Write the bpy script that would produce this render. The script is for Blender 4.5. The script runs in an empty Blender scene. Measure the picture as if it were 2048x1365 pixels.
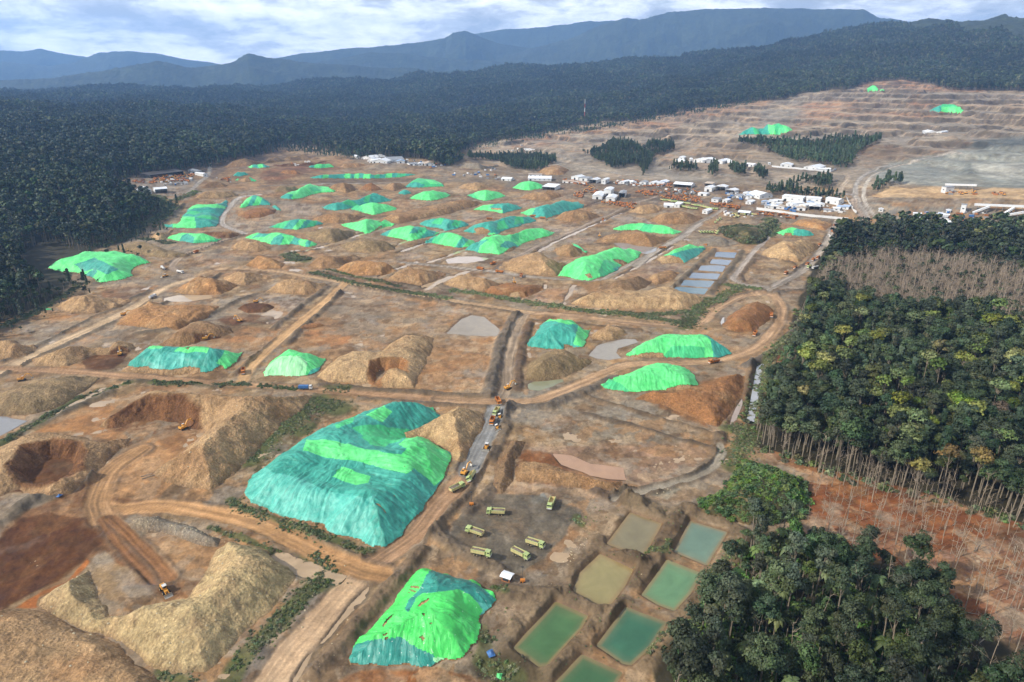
import bpy, bmesh, math, random
import numpy as np
from mathutils import Vector, Matrix
random.seed(7)
rng = np.random.default_rng(11)
S = bpy.context.scene
COL = S.collection
# ------------------------------------------------------------------ camera
H = 190.0                                  # flying height above the yard, metres
PITCH = math.radians(20.7)
F = 24.0 / 36.0 * 2048.0
CX, CY = 1024.0,682.5
cam_d = bpy.data.cameras.new("camera"); cam = bpy.data.objects.new("camera", cam_d); COL.objects.link(cam)
cam_d.lens = 24.0; cam_d.sensor_width = 36.0; cam_d.clip_start = 1.0; cam_d.clip_end = 60000.0
cam.location = (0,0, H); cam.rotation_euler = (math.pi/2 - PITCH,0,0)
S.camera = cam
# ------------------------------------------------------------------ world, sun, exposure
SUN_AZ = math.radians(-112)                # where the sun stands, from +Y clockwise
SUN_EL = math.radians(36)
world = bpy.data.worlds.new("World"); S.world = world; world.use_nodes = True
wn = world.node_tree.nodes; wl = world.node_tree.links
for n in list(wn): wn.remove(n)
def WN(t, **k):
    n = wn.new(t)
    for a, b in k.items(): setattr(n, a, b)
    return n
w_out = WN('ShaderNodeOutputWorld'); w_bg = WN('ShaderNodeBackground'); w_bg.inputs[1].default_value = 0.09
sky = WN('ShaderNodeTexSky', sky_type='NISHITA', sun_disc=False, sun_elevation=SUN_EL, sun_rotation=SUN_AZ, altitude=300, air_density=1.0, dust_density=1.5, ozone_density=1.6)
tc = WN('ShaderNodeTexCoord'); sep = WN('ShaderNodeSeparateXYZ'); wl.new(tc.outputs['Generated'], sep.inputs[0])
def WM(op, a, b=None, c=None):
    n = WN('ShaderNodeMath', operation=op)
    for i, v in enumerate((a, b, c)):
        if v is None: continue
        if isinstance(v,(int, float)): n.inputs[i].default_value = v
        else: wl.new(v, n.inputs[i])
    return n.outputs[0]
def WN_S(v, a, b):
    m = WN('ShaderNodeMapRange', interpolation_type='SMOOTHSTEP'); wl.new(v, m.inputs[0]); m.inputs[1].default_value = a; m.inputs[2].default_value = b; return m.outputs[0]
az = WM('ARCTAN2', sep.outputs[0], sep.outputs[1]); el = WM('ARCSINE', sep.outputs[2])
elp = WM('POWER', WM('MAXIMUM', el,0.0),0.8)
cmb = WN('ShaderNodeCombineXYZ'); wl.new(WM('MULTIPLY', az,6.0), cmb.inputs[0]); wl.new(WM('MULTIPLY', elp,14.0), cmb.inputs[1]); cmb.inputs[2].default_value = 3.7
def wnoise(scale, detail, rough, dist, off):
    m = WN('ShaderNodeVectorMath', operation='ADD'); wl.new(cmb.outputs[0], m.inputs[0]); m.inputs[1].default_value = off
    n = WN('ShaderNodeTexNoise'); wl.new(m.outputs[0], n.inputs['Vector'])
    n.inputs['Scale'].default_value = scale; n.inputs['Detail'].default_value = detail; n.inputs['Roughness'].default_value = rough; n.inputs['Distortion'].default_value = dist
    return n.outputs[0]
def wramp(src, stops):
    r = WN('ShaderNodeValToRGB'); wl.new(src, r.inputs[0]); e = r.color_ramp.elements
    while len(e) < len(stops): e.new(0.5)
    for q,(p, c) in zip(e, stops): q.position = p; q.color = (*c,1) if len(c) == 3 else c
    return r.outputs[0]
shape = wnoise(1.6,10,0.6,0.15,(0,0,0)); tone = wnoise(1.7,11,0.62,0.2,(4.3,1.7,2.0))
CLOUD_HI = 16.5
cloud_col = wramp(tone,[(0.36,(0.36*CLOUD_HI,0.38*CLOUD_HI,0.41*CLOUD_HI)),(0.45,(0.54*CLOUD_HI,0.56*CLOUD_HI,0.58*CLOUD_HI)),(0.51,(0.80*CLOUD_HI,0.81*CLOUD_HI,0.80*CLOUD_HI)),(0.63,(1.12*CLOUD_HI,1.10*CLOUD_HI,1.05*CLOUD_HI))])
cover = wramp(shape,[(0.14,(0,0,0)),(0.34,(1,1,1))])
bank = WM('SUBTRACT',1.0, WM('MULTIPLY', WN_S(el,0.22,0.60),0.72))  # cloud cover thinned above the view to weaken the sky's fill light
wmix = WN('ShaderNodeMix', data_type='RGBA'); wl.new(WM('MULTIPLY', cover, bank), wmix.inputs[0]); wl.new(sky.outputs[0], wmix.inputs[6]); wl.new(cloud_col, wmix.inputs[7])
wl.new(wmix.outputs[2], w_bg.inputs[0]); wl.new(w_bg.outputs[0], w_out.inputs[0])
sun_d = bpy.data.lights.new("sun", 'SUN'); sun_d.energy = 4.4; sun_d.angle = math.radians(1.2); sun_d.color = (1.0,0.93,0.82)
sun = bpy.data.objects.new("sun", sun_d); COL.objects.link(sun)
_sd = Vector((math.sin(SUN_AZ)*math.cos(SUN_EL), math.cos(SUN_AZ)*math.cos(SUN_EL), math.sin(SUN_EL)))
sun.rotation_euler = _sd.to_track_quat('Z', 'Y').to_euler()
vs = S.view_settings; vs.view_transform = 'Standard'; vs.look = 'None'; vs.exposure = 0.45; vs.gamma = 1.0; vs.use_curve_mapping = False
cy = S.cycles; cy.use_denoising = True
cy.max_bounces = 5; cy.diffuse_bounces = 3; cy.glossy_bounces = 2; cy.transmission_bounces = 2; cy.volume_bounces = 1; cy.transparent_max_bounces = 6
cy.caustics_reflective = False; cy.caustics_refractive = False; cy.use_adaptive_sampling = True; cy.adaptive_threshold = 0.02

# ------------------------------------------------------------------ numpy noise
def _h(ix, iy, seed):
    n = (ix.astype(np.int64)*374761393 + iy.astype(np.int64)*668265263 + seed*144665) & 0xffffffff
    n = ((n ^ (n >> 13)) * 1274126177) & 0xffffffff
    return ((n ^ (n >> 16)) & 0xffff).astype(np.float32) / 65535.0
def vnoise(x, y, seed=0):
    x = np.asarray(x, np.float64); y = np.asarray(y, np.float64)
    ix = np.floor(x); iy = np.floor(y); fx = (x-ix).astype(np.float32); fy = (y-iy).astype(np.float32)
    fx = fx*fx*(3-2*fx); fy = fy*fy*(3-2*fy)
    a = _h(ix, iy, seed); b = _h(ix+1, iy, seed); c = _h(ix, iy+1, seed); d = _h(ix+1, iy+1, seed)
    return (a + (b-a)*fx + (c-a)*fy + (a-b-c+d)*fx*fy)*2 - 1
def fbm(x, y, scale, octv=4, seed=0, gain=0.5, ridged=False):
    x = np.asarray(x, np.float64); y = np.asarray(y, np.float64)
    t = np.zeros(np.broadcast(x, y).shape, np.float32); a = 1.0; s = 0.0; k = 1.0/scale
    for o in range(octv):
        ca, sa = math.cos(0.6*o+seed), math.sin(0.6*o+seed)
        v = vnoise((x*ca-y*sa)*k,(x*sa+y*ca)*k, seed*17+o)
        if ridged: v = 1-2*np.abs(v)
        t += a*v; s += a; a *= gain; k *= 2.03
    return t/s
def sst(v, a, b):
    t = np.clip((v-a)/(b-a),0,1); return t*t*(3-2*t)
# ------------------------------------------------------------------ photograph <-> place
CPI, SPI = math.cos(PITCH), math.sin(PITCH)
ZO = {'A': (200,280,2.9257), 'B': (800,280,2.9257), 'C': (1348,280,2.9257), 'D': (0,560,2.9257), 'E': (600,560,2.9257),
      'Fz': (1200,560,2.4151), 'G': (0,920,2.9257), 'I': (600,920,2.9257), 'J': (1248,920,2.56), 'K': (0,0,2.0), 'L': (1024,0,2.0),
      'N': (1100,300,5.12), 'O': (1450,280,6.8267), 'P': (1700,280,5.885), 'Q': (220,280,6.8267), 'S': (890,960,6.203), 'U': (900,740,5.25), 'X': (0,0,1.0)}
def Z(tag, *v):
    """outline read off an enlarged view -> pixels of the whole photograph"""
    ox, oy, s = ZO[tag]
    if len(v) == 1: v = v[0]
    a = np.array(v, np.float64).reshape(-1,2)
    return np.stack([ox + a[:,0]/s, oy + a[:,1]/s],1)
def ray(px, py):
    px = np.asarray(px, np.float64); py = np.asarray(py, np.float64)
    v = CY - py; x = px - CX; y = F*CPI + v*SPI; z = -F*SPI + v*CPI
    r = np.hypot(x, y); return x/r, y/r, z/r
def project(x, y, z):
    zz = np.asarray(z) - H
    dep = y*CPI - zz*SPI; up = y*SPI + zz*CPI
    dep = np.where(dep < 1,1, dep)
    return CX + F*x/dep, CY - F*up/dep
# base relief: rows of distance, columns of picture x, entries = picture y the ground there shows at
COLX = [-700,0,256,512,768,1024,1280,1536,1792,2048,2700]
ROWS = [
 (1080, None),(1200,[400,399,399,400,400,400,399,399,399,398,398]),
 (1400,[352,356,358,362,365,364,358,350,352,356,356]),
 (1700,[300,305,312,322,330,322,312,298,302,298,298]),
 (2000,[268,275,285,303,308,296,280,262,262,258,258]),
 (2300,[250,258,268,288,296,280,255,232,222,220,220]),
 (2700,[240,246,252,270,278,262,236,203,182,192,192]),
 (3000,[232,238,243,257,262,250,226,192,170,180,180]),
 (3600,[222,228,230,238,238,228,202,170,148,152,150]),
 (4500,[212,214,210,208,200,180,160,128,92,80,72]),
 (5500,[196,194,190,186,170,148,134,104,56,42,36]),
 (6500,[194,190,186,182,176,158,146,112,66,54,48]),
 (7200,[200,194,190,188,182,168,155,125,90,75,70]),
 (9000,[188,180,178,176,172,165,160,150,130,110,100]),
 (12000,[176,172,172,172,170,170,165,160,150,140,140]),
 (17000,[170]*11)]
_azs, _zs = [],[]
for r_, ys in ROWS:
    if ys is None:
        _azs.append(np.linspace(-1.3,1.3,11)); _zs.append(np.zeros(11)); continue
    dx, dy, dz = ray(np.array(COLX, float), np.array(ys, float)); _azs.append(np.arctan2(dx, dy)); _zs.append(H + r_*dz)
_LR = np.log(np.array([r for r, _ in ROWS]))
_AZG = np.linspace(-1.25,1.25,501)
_TAB = np.array([np.interp(_AZG, a, z) for a, z in zip(_azs, _zs)])
k_ = np.hanning(41); k_ /= k_.sum()
_TAB = np.array([np.convolve(np.pad(t,20, mode='edge'), k_, 'valid') for t in _TAB])
RIDGES = [   # distance, depth either side, traced skyline
 (7900,1100,[(-500,190),(-200,176),(0,163),(100,158),(200,143),(270,132),(310,126),(340,131),(380,137),(440,131),(470,124),(495,111),(520,116),(560,123),(620,128),(700,134),(800,139),(900,146),(1000,152),(1100,165),(1300,190)]),
 (9600,1300,[(-700,190),(300,190),(500,150),(620,128),(680,117),(740,106),(800,108),(870,118),(950,122),(1100,130),(1300,140),(1500,190)]),
 (11000,1700,[(300,170),(480,130),(560,114),(650,101),(760,91),(850,82),(890,77),(905,66),(930,60),(955,68),(1000,88),(1100,99),(1200,110),(1400,150)]),
 (13000,2000,[(-700,178),(600,178),(800,110),(900,78),(960,66),(1000,62),(1040,58),(1100,54),(1180,44),(1300,40),(1500,60),(1900,110),(2400,160)]),
 (10500,2600,[(-700,178),(760,178),(900,150),(1020,113),(1100,90),(1140,77),(1200,52),(1255,37),(1280,40),(1350,25),(1450,20),(1530,18),(1600,20),(1730,22),(1760,39),(1800,44),(1850,52),(1950,60),(2048,72),(2500,120)]),
 (13000,1800,[(-700,125),(-200,112),(0,124),(100,135),(150,127),(200,108),(260,103),(330,112),(380,121),(440,130),(500,142),(600,165)]),
 (15200,1500,[(-700,100),(-200,98),(0,102),(50,103),(80,97),(120,108),(180,118),(300,130),(450,160)])]
_RD = []
for r0, w, pts in RIDGES:
    p = np.array(pts, float); dx, dy, dz = ray(p[:,0], p[:,1]); _RD.append((r0, w, np.arctan2(dx, dy), H + r0*dz))
HILLPOLY = Z('X',[(925,300),(960,285),(1020,276),(1100,262),(1180,246),(1260,240),(1340,226),(1400,214),(1500,203),(1560,200),(1620,184),(1700,178),(1740,164),(1800,160),(1860,166),(1900,180),(2048,182),(2500,190),(2500,350),(2048,372),(1740,375),(1690,378),(1560,372),(1480,368),(1300,362),(1150,352),(1050,345),(960,322)])
def pdist(px, py, poly):
    """signed distance in the units given, positive inside"""
    poly = np.asarray(poly, np.float64); d = np.full(px.shape,1e18); ins = np.zeros(px.shape, bool)
    n = len(poly)
    for i in range(n):
        ax, ay = poly[i]; bx, by = poly[(i+1) % n]; ex, ey = bx-ax, by-ay; L2 = ex*ex+ey*ey
        if L2 < 1e-9: continue
        t = np.clip(((px-ax)*ex+(py-ay)*ey)/L2,0,1)
        d = np.minimum(d,(px-ax-t*ex)**2+(py-ay-t*ey)**2)
        c = (ay > py) != (by > py)
        if ey: ins ^= c & (px < ax+(py-ay)/ey*ex)
    d = np.sqrt(d); return np.where(ins, d,-d)
def ldist(x, y, pts):
    d = np.full(x.shape,1e18)
    for (ax, ay),(bx, by) in zip(pts[:-1], pts[1:]):
        ex, ey = bx-ax, by-ay; L2 = max(ex*ex+ey*ey,1e-9)
        t = np.clip(((x-ax)*ex+(y-ay)*ey)/L2,0,1)
        d = np.minimum(d,(x-ax-t*ex)**2+(y-ay-t*ey)**2)
    return np.sqrt(d)
def zbroad(x, y):
    r = np.hypot(x, y); a = np.arctan2(x, y)
    lr = np.clip(np.log(np.maximum(r,1)), _LR[0], _LR[-1]-1e-6)
    i = np.clip(np.searchsorted(_LR, lr, side='right')-1,0, len(_LR)-2)
    t = (lr-_LR[i])/(_LR[i+1]-_LR[i])
    g = np.clip((a+1.25)/2.5*500,0,499.999); j = g.astype(int); u = g-j
    z0 = _TAB[i, j]*(1-u)+_TAB[i, j+1]*u; z1 = _TAB[i+1, j]*(1-u)+_TAB[i+1, j+1]*u
    z = z0*(1-t)+z1*t
    z = np.where(r < 1080,0.0, z)
    far = r > 5600
    if far.any():
        rr, aa, xx, yy = r[far], a[far], x[far], y[far]; zf = z[far]
        n1 = fbm(xx, yy,1500,5,3,0.5, True)
        for r0, w, ra, rz in _RD:
            zr = np.interp(aa, ra, rz)
            q = np.abs(rr-r0)/w
            sh = np.clip(1-q*(1.0+0.9*n1),-3,1)
            drop = (zr+60)
            zf = np.maximum(zf,-60+drop*np.where(q < 0.02,1, sh))
        z[far] = zf + (fbm(xx, yy,700,5,5,0.55, True)*26)*sst(np.abs(rr-5600),0,900)
    return z
def zbase(x, y):
    x = np.asarray(x, np.float64); y = np.asarray(y, np.float64); shp = x.shape; x = x.ravel(); y = y.ravel()
    z = zbroad(x, y); r = np.hypot(x, y)
    m = (r > 1080) & (r < 5600)
    if m.any():
        xx, yy, rr = x[m], y[m], r[m]; zz = z[m]
        px, py = project(xx, yy, zz)
        f = sst(rr,1100,1800)
        inm = sst(pdist(px, py, HILLPOLY),-6,10)
        rough = (fbm(xx, yy,420,5,8,0.55, True)*(24+34*sst(rr,1900,3000))+fbm(xx, yy,160,3,9)*7)*f*(1-inm)*sst(-pdist(px, py, HILLPOLY),0,25)
        hill = zz + (fbm(xx, yy,190,5,12,0.55)*26)*f
        b = 13.0; hb = hill/b; fl = np.floor(hb); fr = hb-fl
        ter = (fl + (fr+(sst(fr,0.60,0.86)-fr)*sst(fbm(xx, yy,240,3,14),-0.35,0.15)))*b + fbm(xx, yy,75,4,15,0.5, True)*5*f + fbm(xx, yy,30,3,9)*1.2
        z[m] = (zz+rough)*(1-inm) + (zz + (ter-zz)*f)*inm
    return z.reshape(shp)
_MR = np.concatenate([np.linspace(60,1100,500), np.geomspace(1102,16500,1500)])
def unproject(px, py):
    """picture point -> where that line of sight meets the land"""
    px = np.atleast_1d(np.asarray(px, float)); py = np.atleast_1d(np.asarray(py, float))
    dx, dy, dz = ray(px, py); out = np.zeros((len(px),3))
    flat = -dz > H/1080.0
    rr = np.where(flat, H/np.maximum(-dz,1e-6),0)
    out[:,0] = dx*rr; out[:,1] = dy*rr
    idx = np.where(~flat)[0]
    for i in idx:
        zt = zbase(dx[i]*_MR, dy[i]*_MR); hh = H+dz[i]*_MR; k = np.where(zt >= hh)[0]
        k = k[0] if len(k) else len(_MR)-1; r_ = _MR[k]
        if k > 0:
            a0 = hh[k-1]-zt[k-1]; a1 = hh[k]-zt[k]; t = a0/max(a0-a1,1e-9); r_ = _MR[k-1]+(r_-_MR[k-1])*np.clip(t,0,1)
        out[i] = (dx[i]*r_, dy[i]*r_,0)
    out[:,2] = zbase(out[:,0], out[:,1]); return out
def at(px, py): return Vector(unproject(px, py)[0])
# ------------------------------------------------------------------ colours: photograph sRGB (0-255) -> base colour
KB = 0.72
def lin(c):
    c = np.asarray(c, float)/255.0
    return np.where(c <= 0.04045, c/12.92,((c+0.055)/1.055)**2.4)
def alb(r, g, b, k=KB): return tuple(float(v) for v in np.clip(lin((r, g, b))*k,0,0.85))
# ------------------------------------------------------------------ mesh helpers
def np_mesh(name, verts, quads, cols=None, smooth=True, mats=(), wet=None):
    me = bpy.data.meshes.new(name); verts = np.asarray(verts, np.float32); quads = np.asarray(quads, np.int32)
    k = quads.shape[1]
    me.vertices.add(len(verts)); me.vertices.foreach_set('co', verts.ravel())
    me.loops.add(quads.size); me.loops.foreach_set('vertex_index', quads.ravel())
    me.polygons.add(len(quads)); me.polygons.foreach_set('loop_start', np.arange(0, quads.size, k, dtype=np.int32))
    me.polygons.foreach_set('loop_total', np.full(len(quads), k, np.int32))
    me.polygons.foreach_set('use_smooth', np.full(len(quads), smooth, bool))
    me.update(calc_edges=True)
    if cols is not None:
        a = me.color_attributes.new('Col', 'FLOAT_COLOR', 'POINT'); c4 = np.ones((len(verts),4), np.float32); c4[:, :3] = cols
        if wet is not None: c4[:,3] = wet
        a.data.foreach_set('color', c4.ravel())
    for m in mats: me.materials.append(m)
    return me
def submesh(name, verts, quads, fmask, cols, mats, wet=None, smooth=True):
    q = quads[fmask]; used, inv = np.unique(q.ravel(), return_inverse=True)
    return np_mesh(name, verts[used], inv.reshape(q.shape), None if cols is None else cols[used], smooth, mats, None if wet is None else wet[used])
def obj(name, me, parent=None, loc=None, rz=0.0):
    o = bpy.data.objects.new(name, me); COL.objects.link(o)
    if loc is not None: o.location = loc
    if rz: o.rotation_euler = (0,0, rz)
    if parent is not None: o.parent = parent
    return o
def tag(o, label=None, cat=None, group=None, kind=None):
    if label: o['label'] = label
    if cat: o['category'] = cat
    if group: o['group'] = group
    if kind: o['kind'] = kind
    return o
def empty(name, loc, rz=0.0, label=None, cat=None, group=None):
    o = bpy.data.objects.new(name, None); COL.objects.link(o); o.location = loc; o.rotation_euler = (0,0, rz); o.empty_display_size = 1
    return tag(o, label, cat, group)
# ------------------------------------------------------------------ materials
def new_mat(name):
    m = bpy.data.materials.new(name); m.use_nodes = True; n = m.node_tree.nodes; b = n['Principled BSDF']; return m, n, m.node_tree.links, b
def add(n, t, **k):
    x = n.new(t)
    for a, b in k.items(): setattr(x, a, b)
    return x
def noise_node(n, l, vec, scale, detail=4, rough=0.55, dist=0.0):
    x = n.new('ShaderNodeTexNoise'); x.inputs['Scale'].default_value = scale; x.inputs['Detail'].default_value = detail
    x.inputs['Roughness'].default_value = rough; x.inputs['Distortion'].default_value = dist
    if vec is not None: l.new(vec, x.inputs['Vector'])
    return x.outputs[0]
def mathn(n, l, op, a, b=None, c=None, clamp=False):
    x = n.new('ShaderNodeMath'); x.operation = op; x.use_clamp = clamp
    for i, v in enumerate((a, b, c)):
        if v is None: continue
        if isinstance(v,(int, float)): x.inputs[i].default_value = v
        else: l.new(v, x.inputs[i])
    return x.outputs[0]
def mapr(n, l, src, a, b, c, d):
    x = n.new('ShaderNodeMapRange'); l.new(src, x.inputs[0])
    for i, v in enumerate((a, b, c, d)): x.inputs[i+1].default_value = v
    return x.outputs[0]
def mulcol(n, l, col, fac):
    x = n.new('ShaderNodeVectorMath'); x.operation = 'SCALE'; l.new(col, x.inputs[0]); l.new(fac, x.inputs['Scale']); return x.outputs[0]
def bump(n, l, b, hgt, strength, dist, prev=None):
    x = n.new('ShaderNodeBump'); x.inputs['Strength'].default_value = strength; x.inputs['Distance'].default_value = dist
    l.new(hgt, x.inputs['Height'])
    if prev is not None: l.new(prev, x.inputs['Normal'])
    l.new(x.outputs[0], b.inputs['Normal']); return x.outputs[0]
def earth_mat(name, fine=1.6, var=0.5, bump_d=0.35, stone=0.35, rubble=0.0):
    m, n, l, b = new_mat(name)
    at_ = add(n, 'ShaderNodeAttribute', attribute_name='Col'); g = add(n, 'ShaderNodeNewGeometry').outputs['Position']
    n1 = noise_node(n, l, g,0.9/fine,6,0.68,0.3); n2 = noise_node(n, l, g,0.16/fine,5,0.6,0.8); n3 = noise_node(n, l, g,0.045/fine,3,0.5,0.5)
    f1 = mapr(n, l, n1,0.25,0.75,1-var*0.75,1+var*0.75); f2 = mapr(n, l, n2,0.3,0.7,1-var*0.5,1+var*0.45)
    f = mathn(n, l, 'MULTIPLY', f1, f2)
    f = mathn(n, l, 'MULTIPLY', f, mapr(n, l, n3,0.3,0.7,0.88,1.12))
    c = mulcol(n, l, at_.outputs['Color'], f)
    hu = add(n, 'ShaderNodeVectorMath', operation='MULTIPLY'); l.new(c, hu.inputs[0]); hu.inputs[1].default_value = (1.02,0.99,0.92); c = hu.outputs[0]
    # hue drift rust <-> grey
    n4 = noise_node(n, l, g,0.11,5,0.65,1.5)
    mx = add(n, 'ShaderNodeMix', data_type='RGBA'); l.new(mapr(n, l, n4,0.35,0.65,0.0,0.3), mx.inputs[0]); l.new(c, mx.inputs[6])
    tint = add(n, 'ShaderNodeVectorMath', operation='MULTIPLY'); l.new(c, tint.inputs[0]); tint.inputs[1].default_value = (1.08,0.97,0.86); l.new(tint.outputs[0], mx.inputs[7])
    l.new(mx.outputs[2], b.inputs['Base Color'])
    if rubble:
        v2 = add(n, 'ShaderNodeTexVoronoi'); l.new(g, v2.inputs['Vector']); v2.inputs['Scale'].default_value = 1.7/fine; v2.inputs['Randomness'].default_value = 1.0
        sp_ = add(n, 'ShaderNodeSeparateColor'); l.new(v2.outputs['Color'], sp_.inputs[0]); big = mathn(n, l, 'POWER', sp_.outputs[0],3.0)
        patch = mapr(n, l, noise_node(n, l, g,0.10,4,0.6),0.42,0.6,0.25,1.0)
        rf_ = mathn(n, l, 'ADD',1.0-0.22*rubble, mathn(n, l, 'MULTIPLY', mathn(n, l, 'MULTIPLY', big, patch),1.15*rubble))
        l.new(mulcol(n, l, mx.outputs[2], rf_), b.inputs['Base Color'])
    wet = at_.outputs['Alpha']
    l.new(mapr(n, l, wet,0,1,0.28,0.95), b.inputs['Roughness'])
    vor = add(n, 'ShaderNodeTexVoronoi'); l.new(g, vor.inputs['Vector']); vor.inputs['Scale'].default_value = 0.8/fine
    hh = mathn(n, l, 'ADD', n1, mathn(n, l, 'MULTIPLY', vor.outputs['Distance'], stone))
    hh = mathn(n, l, 'MULTIPLY', hh, mapr(n, l, wet,0.0,1.0,0.12,1.0))
    p = bump(n, l, b, hh,0.7, bump_d); bump(n, l, b, n2,0.7, bump_d*2.2, p)
    b.inputs['Specular IOR Level'].default_value = 0.3
    return m
def plain(name, col, rough=0.7, metal=0.0, spec=0.4, var=0.18, scale=0.8):
    m, n, l, b = new_mat(name); g = add(n, 'ShaderNodeTexCoord').outputs['Object']
    n1 = noise_node(n, l, g, scale,5,0.65); rgb = add(n, 'ShaderNodeRGB'); rgb.outputs[0].default_value = (*col,1)
    l.new(mulcol(n, l, rgb.outputs[0], mapr(n, l, n1,0.3,0.7,1-var,1+var)), b.inputs['Base Color'])
    b.inputs['Roughness'].default_value = rough; b.inputs['Metallic'].default_value = metal; b.inputs['Specular IOR Level'].default_value = spec
    return m
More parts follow.
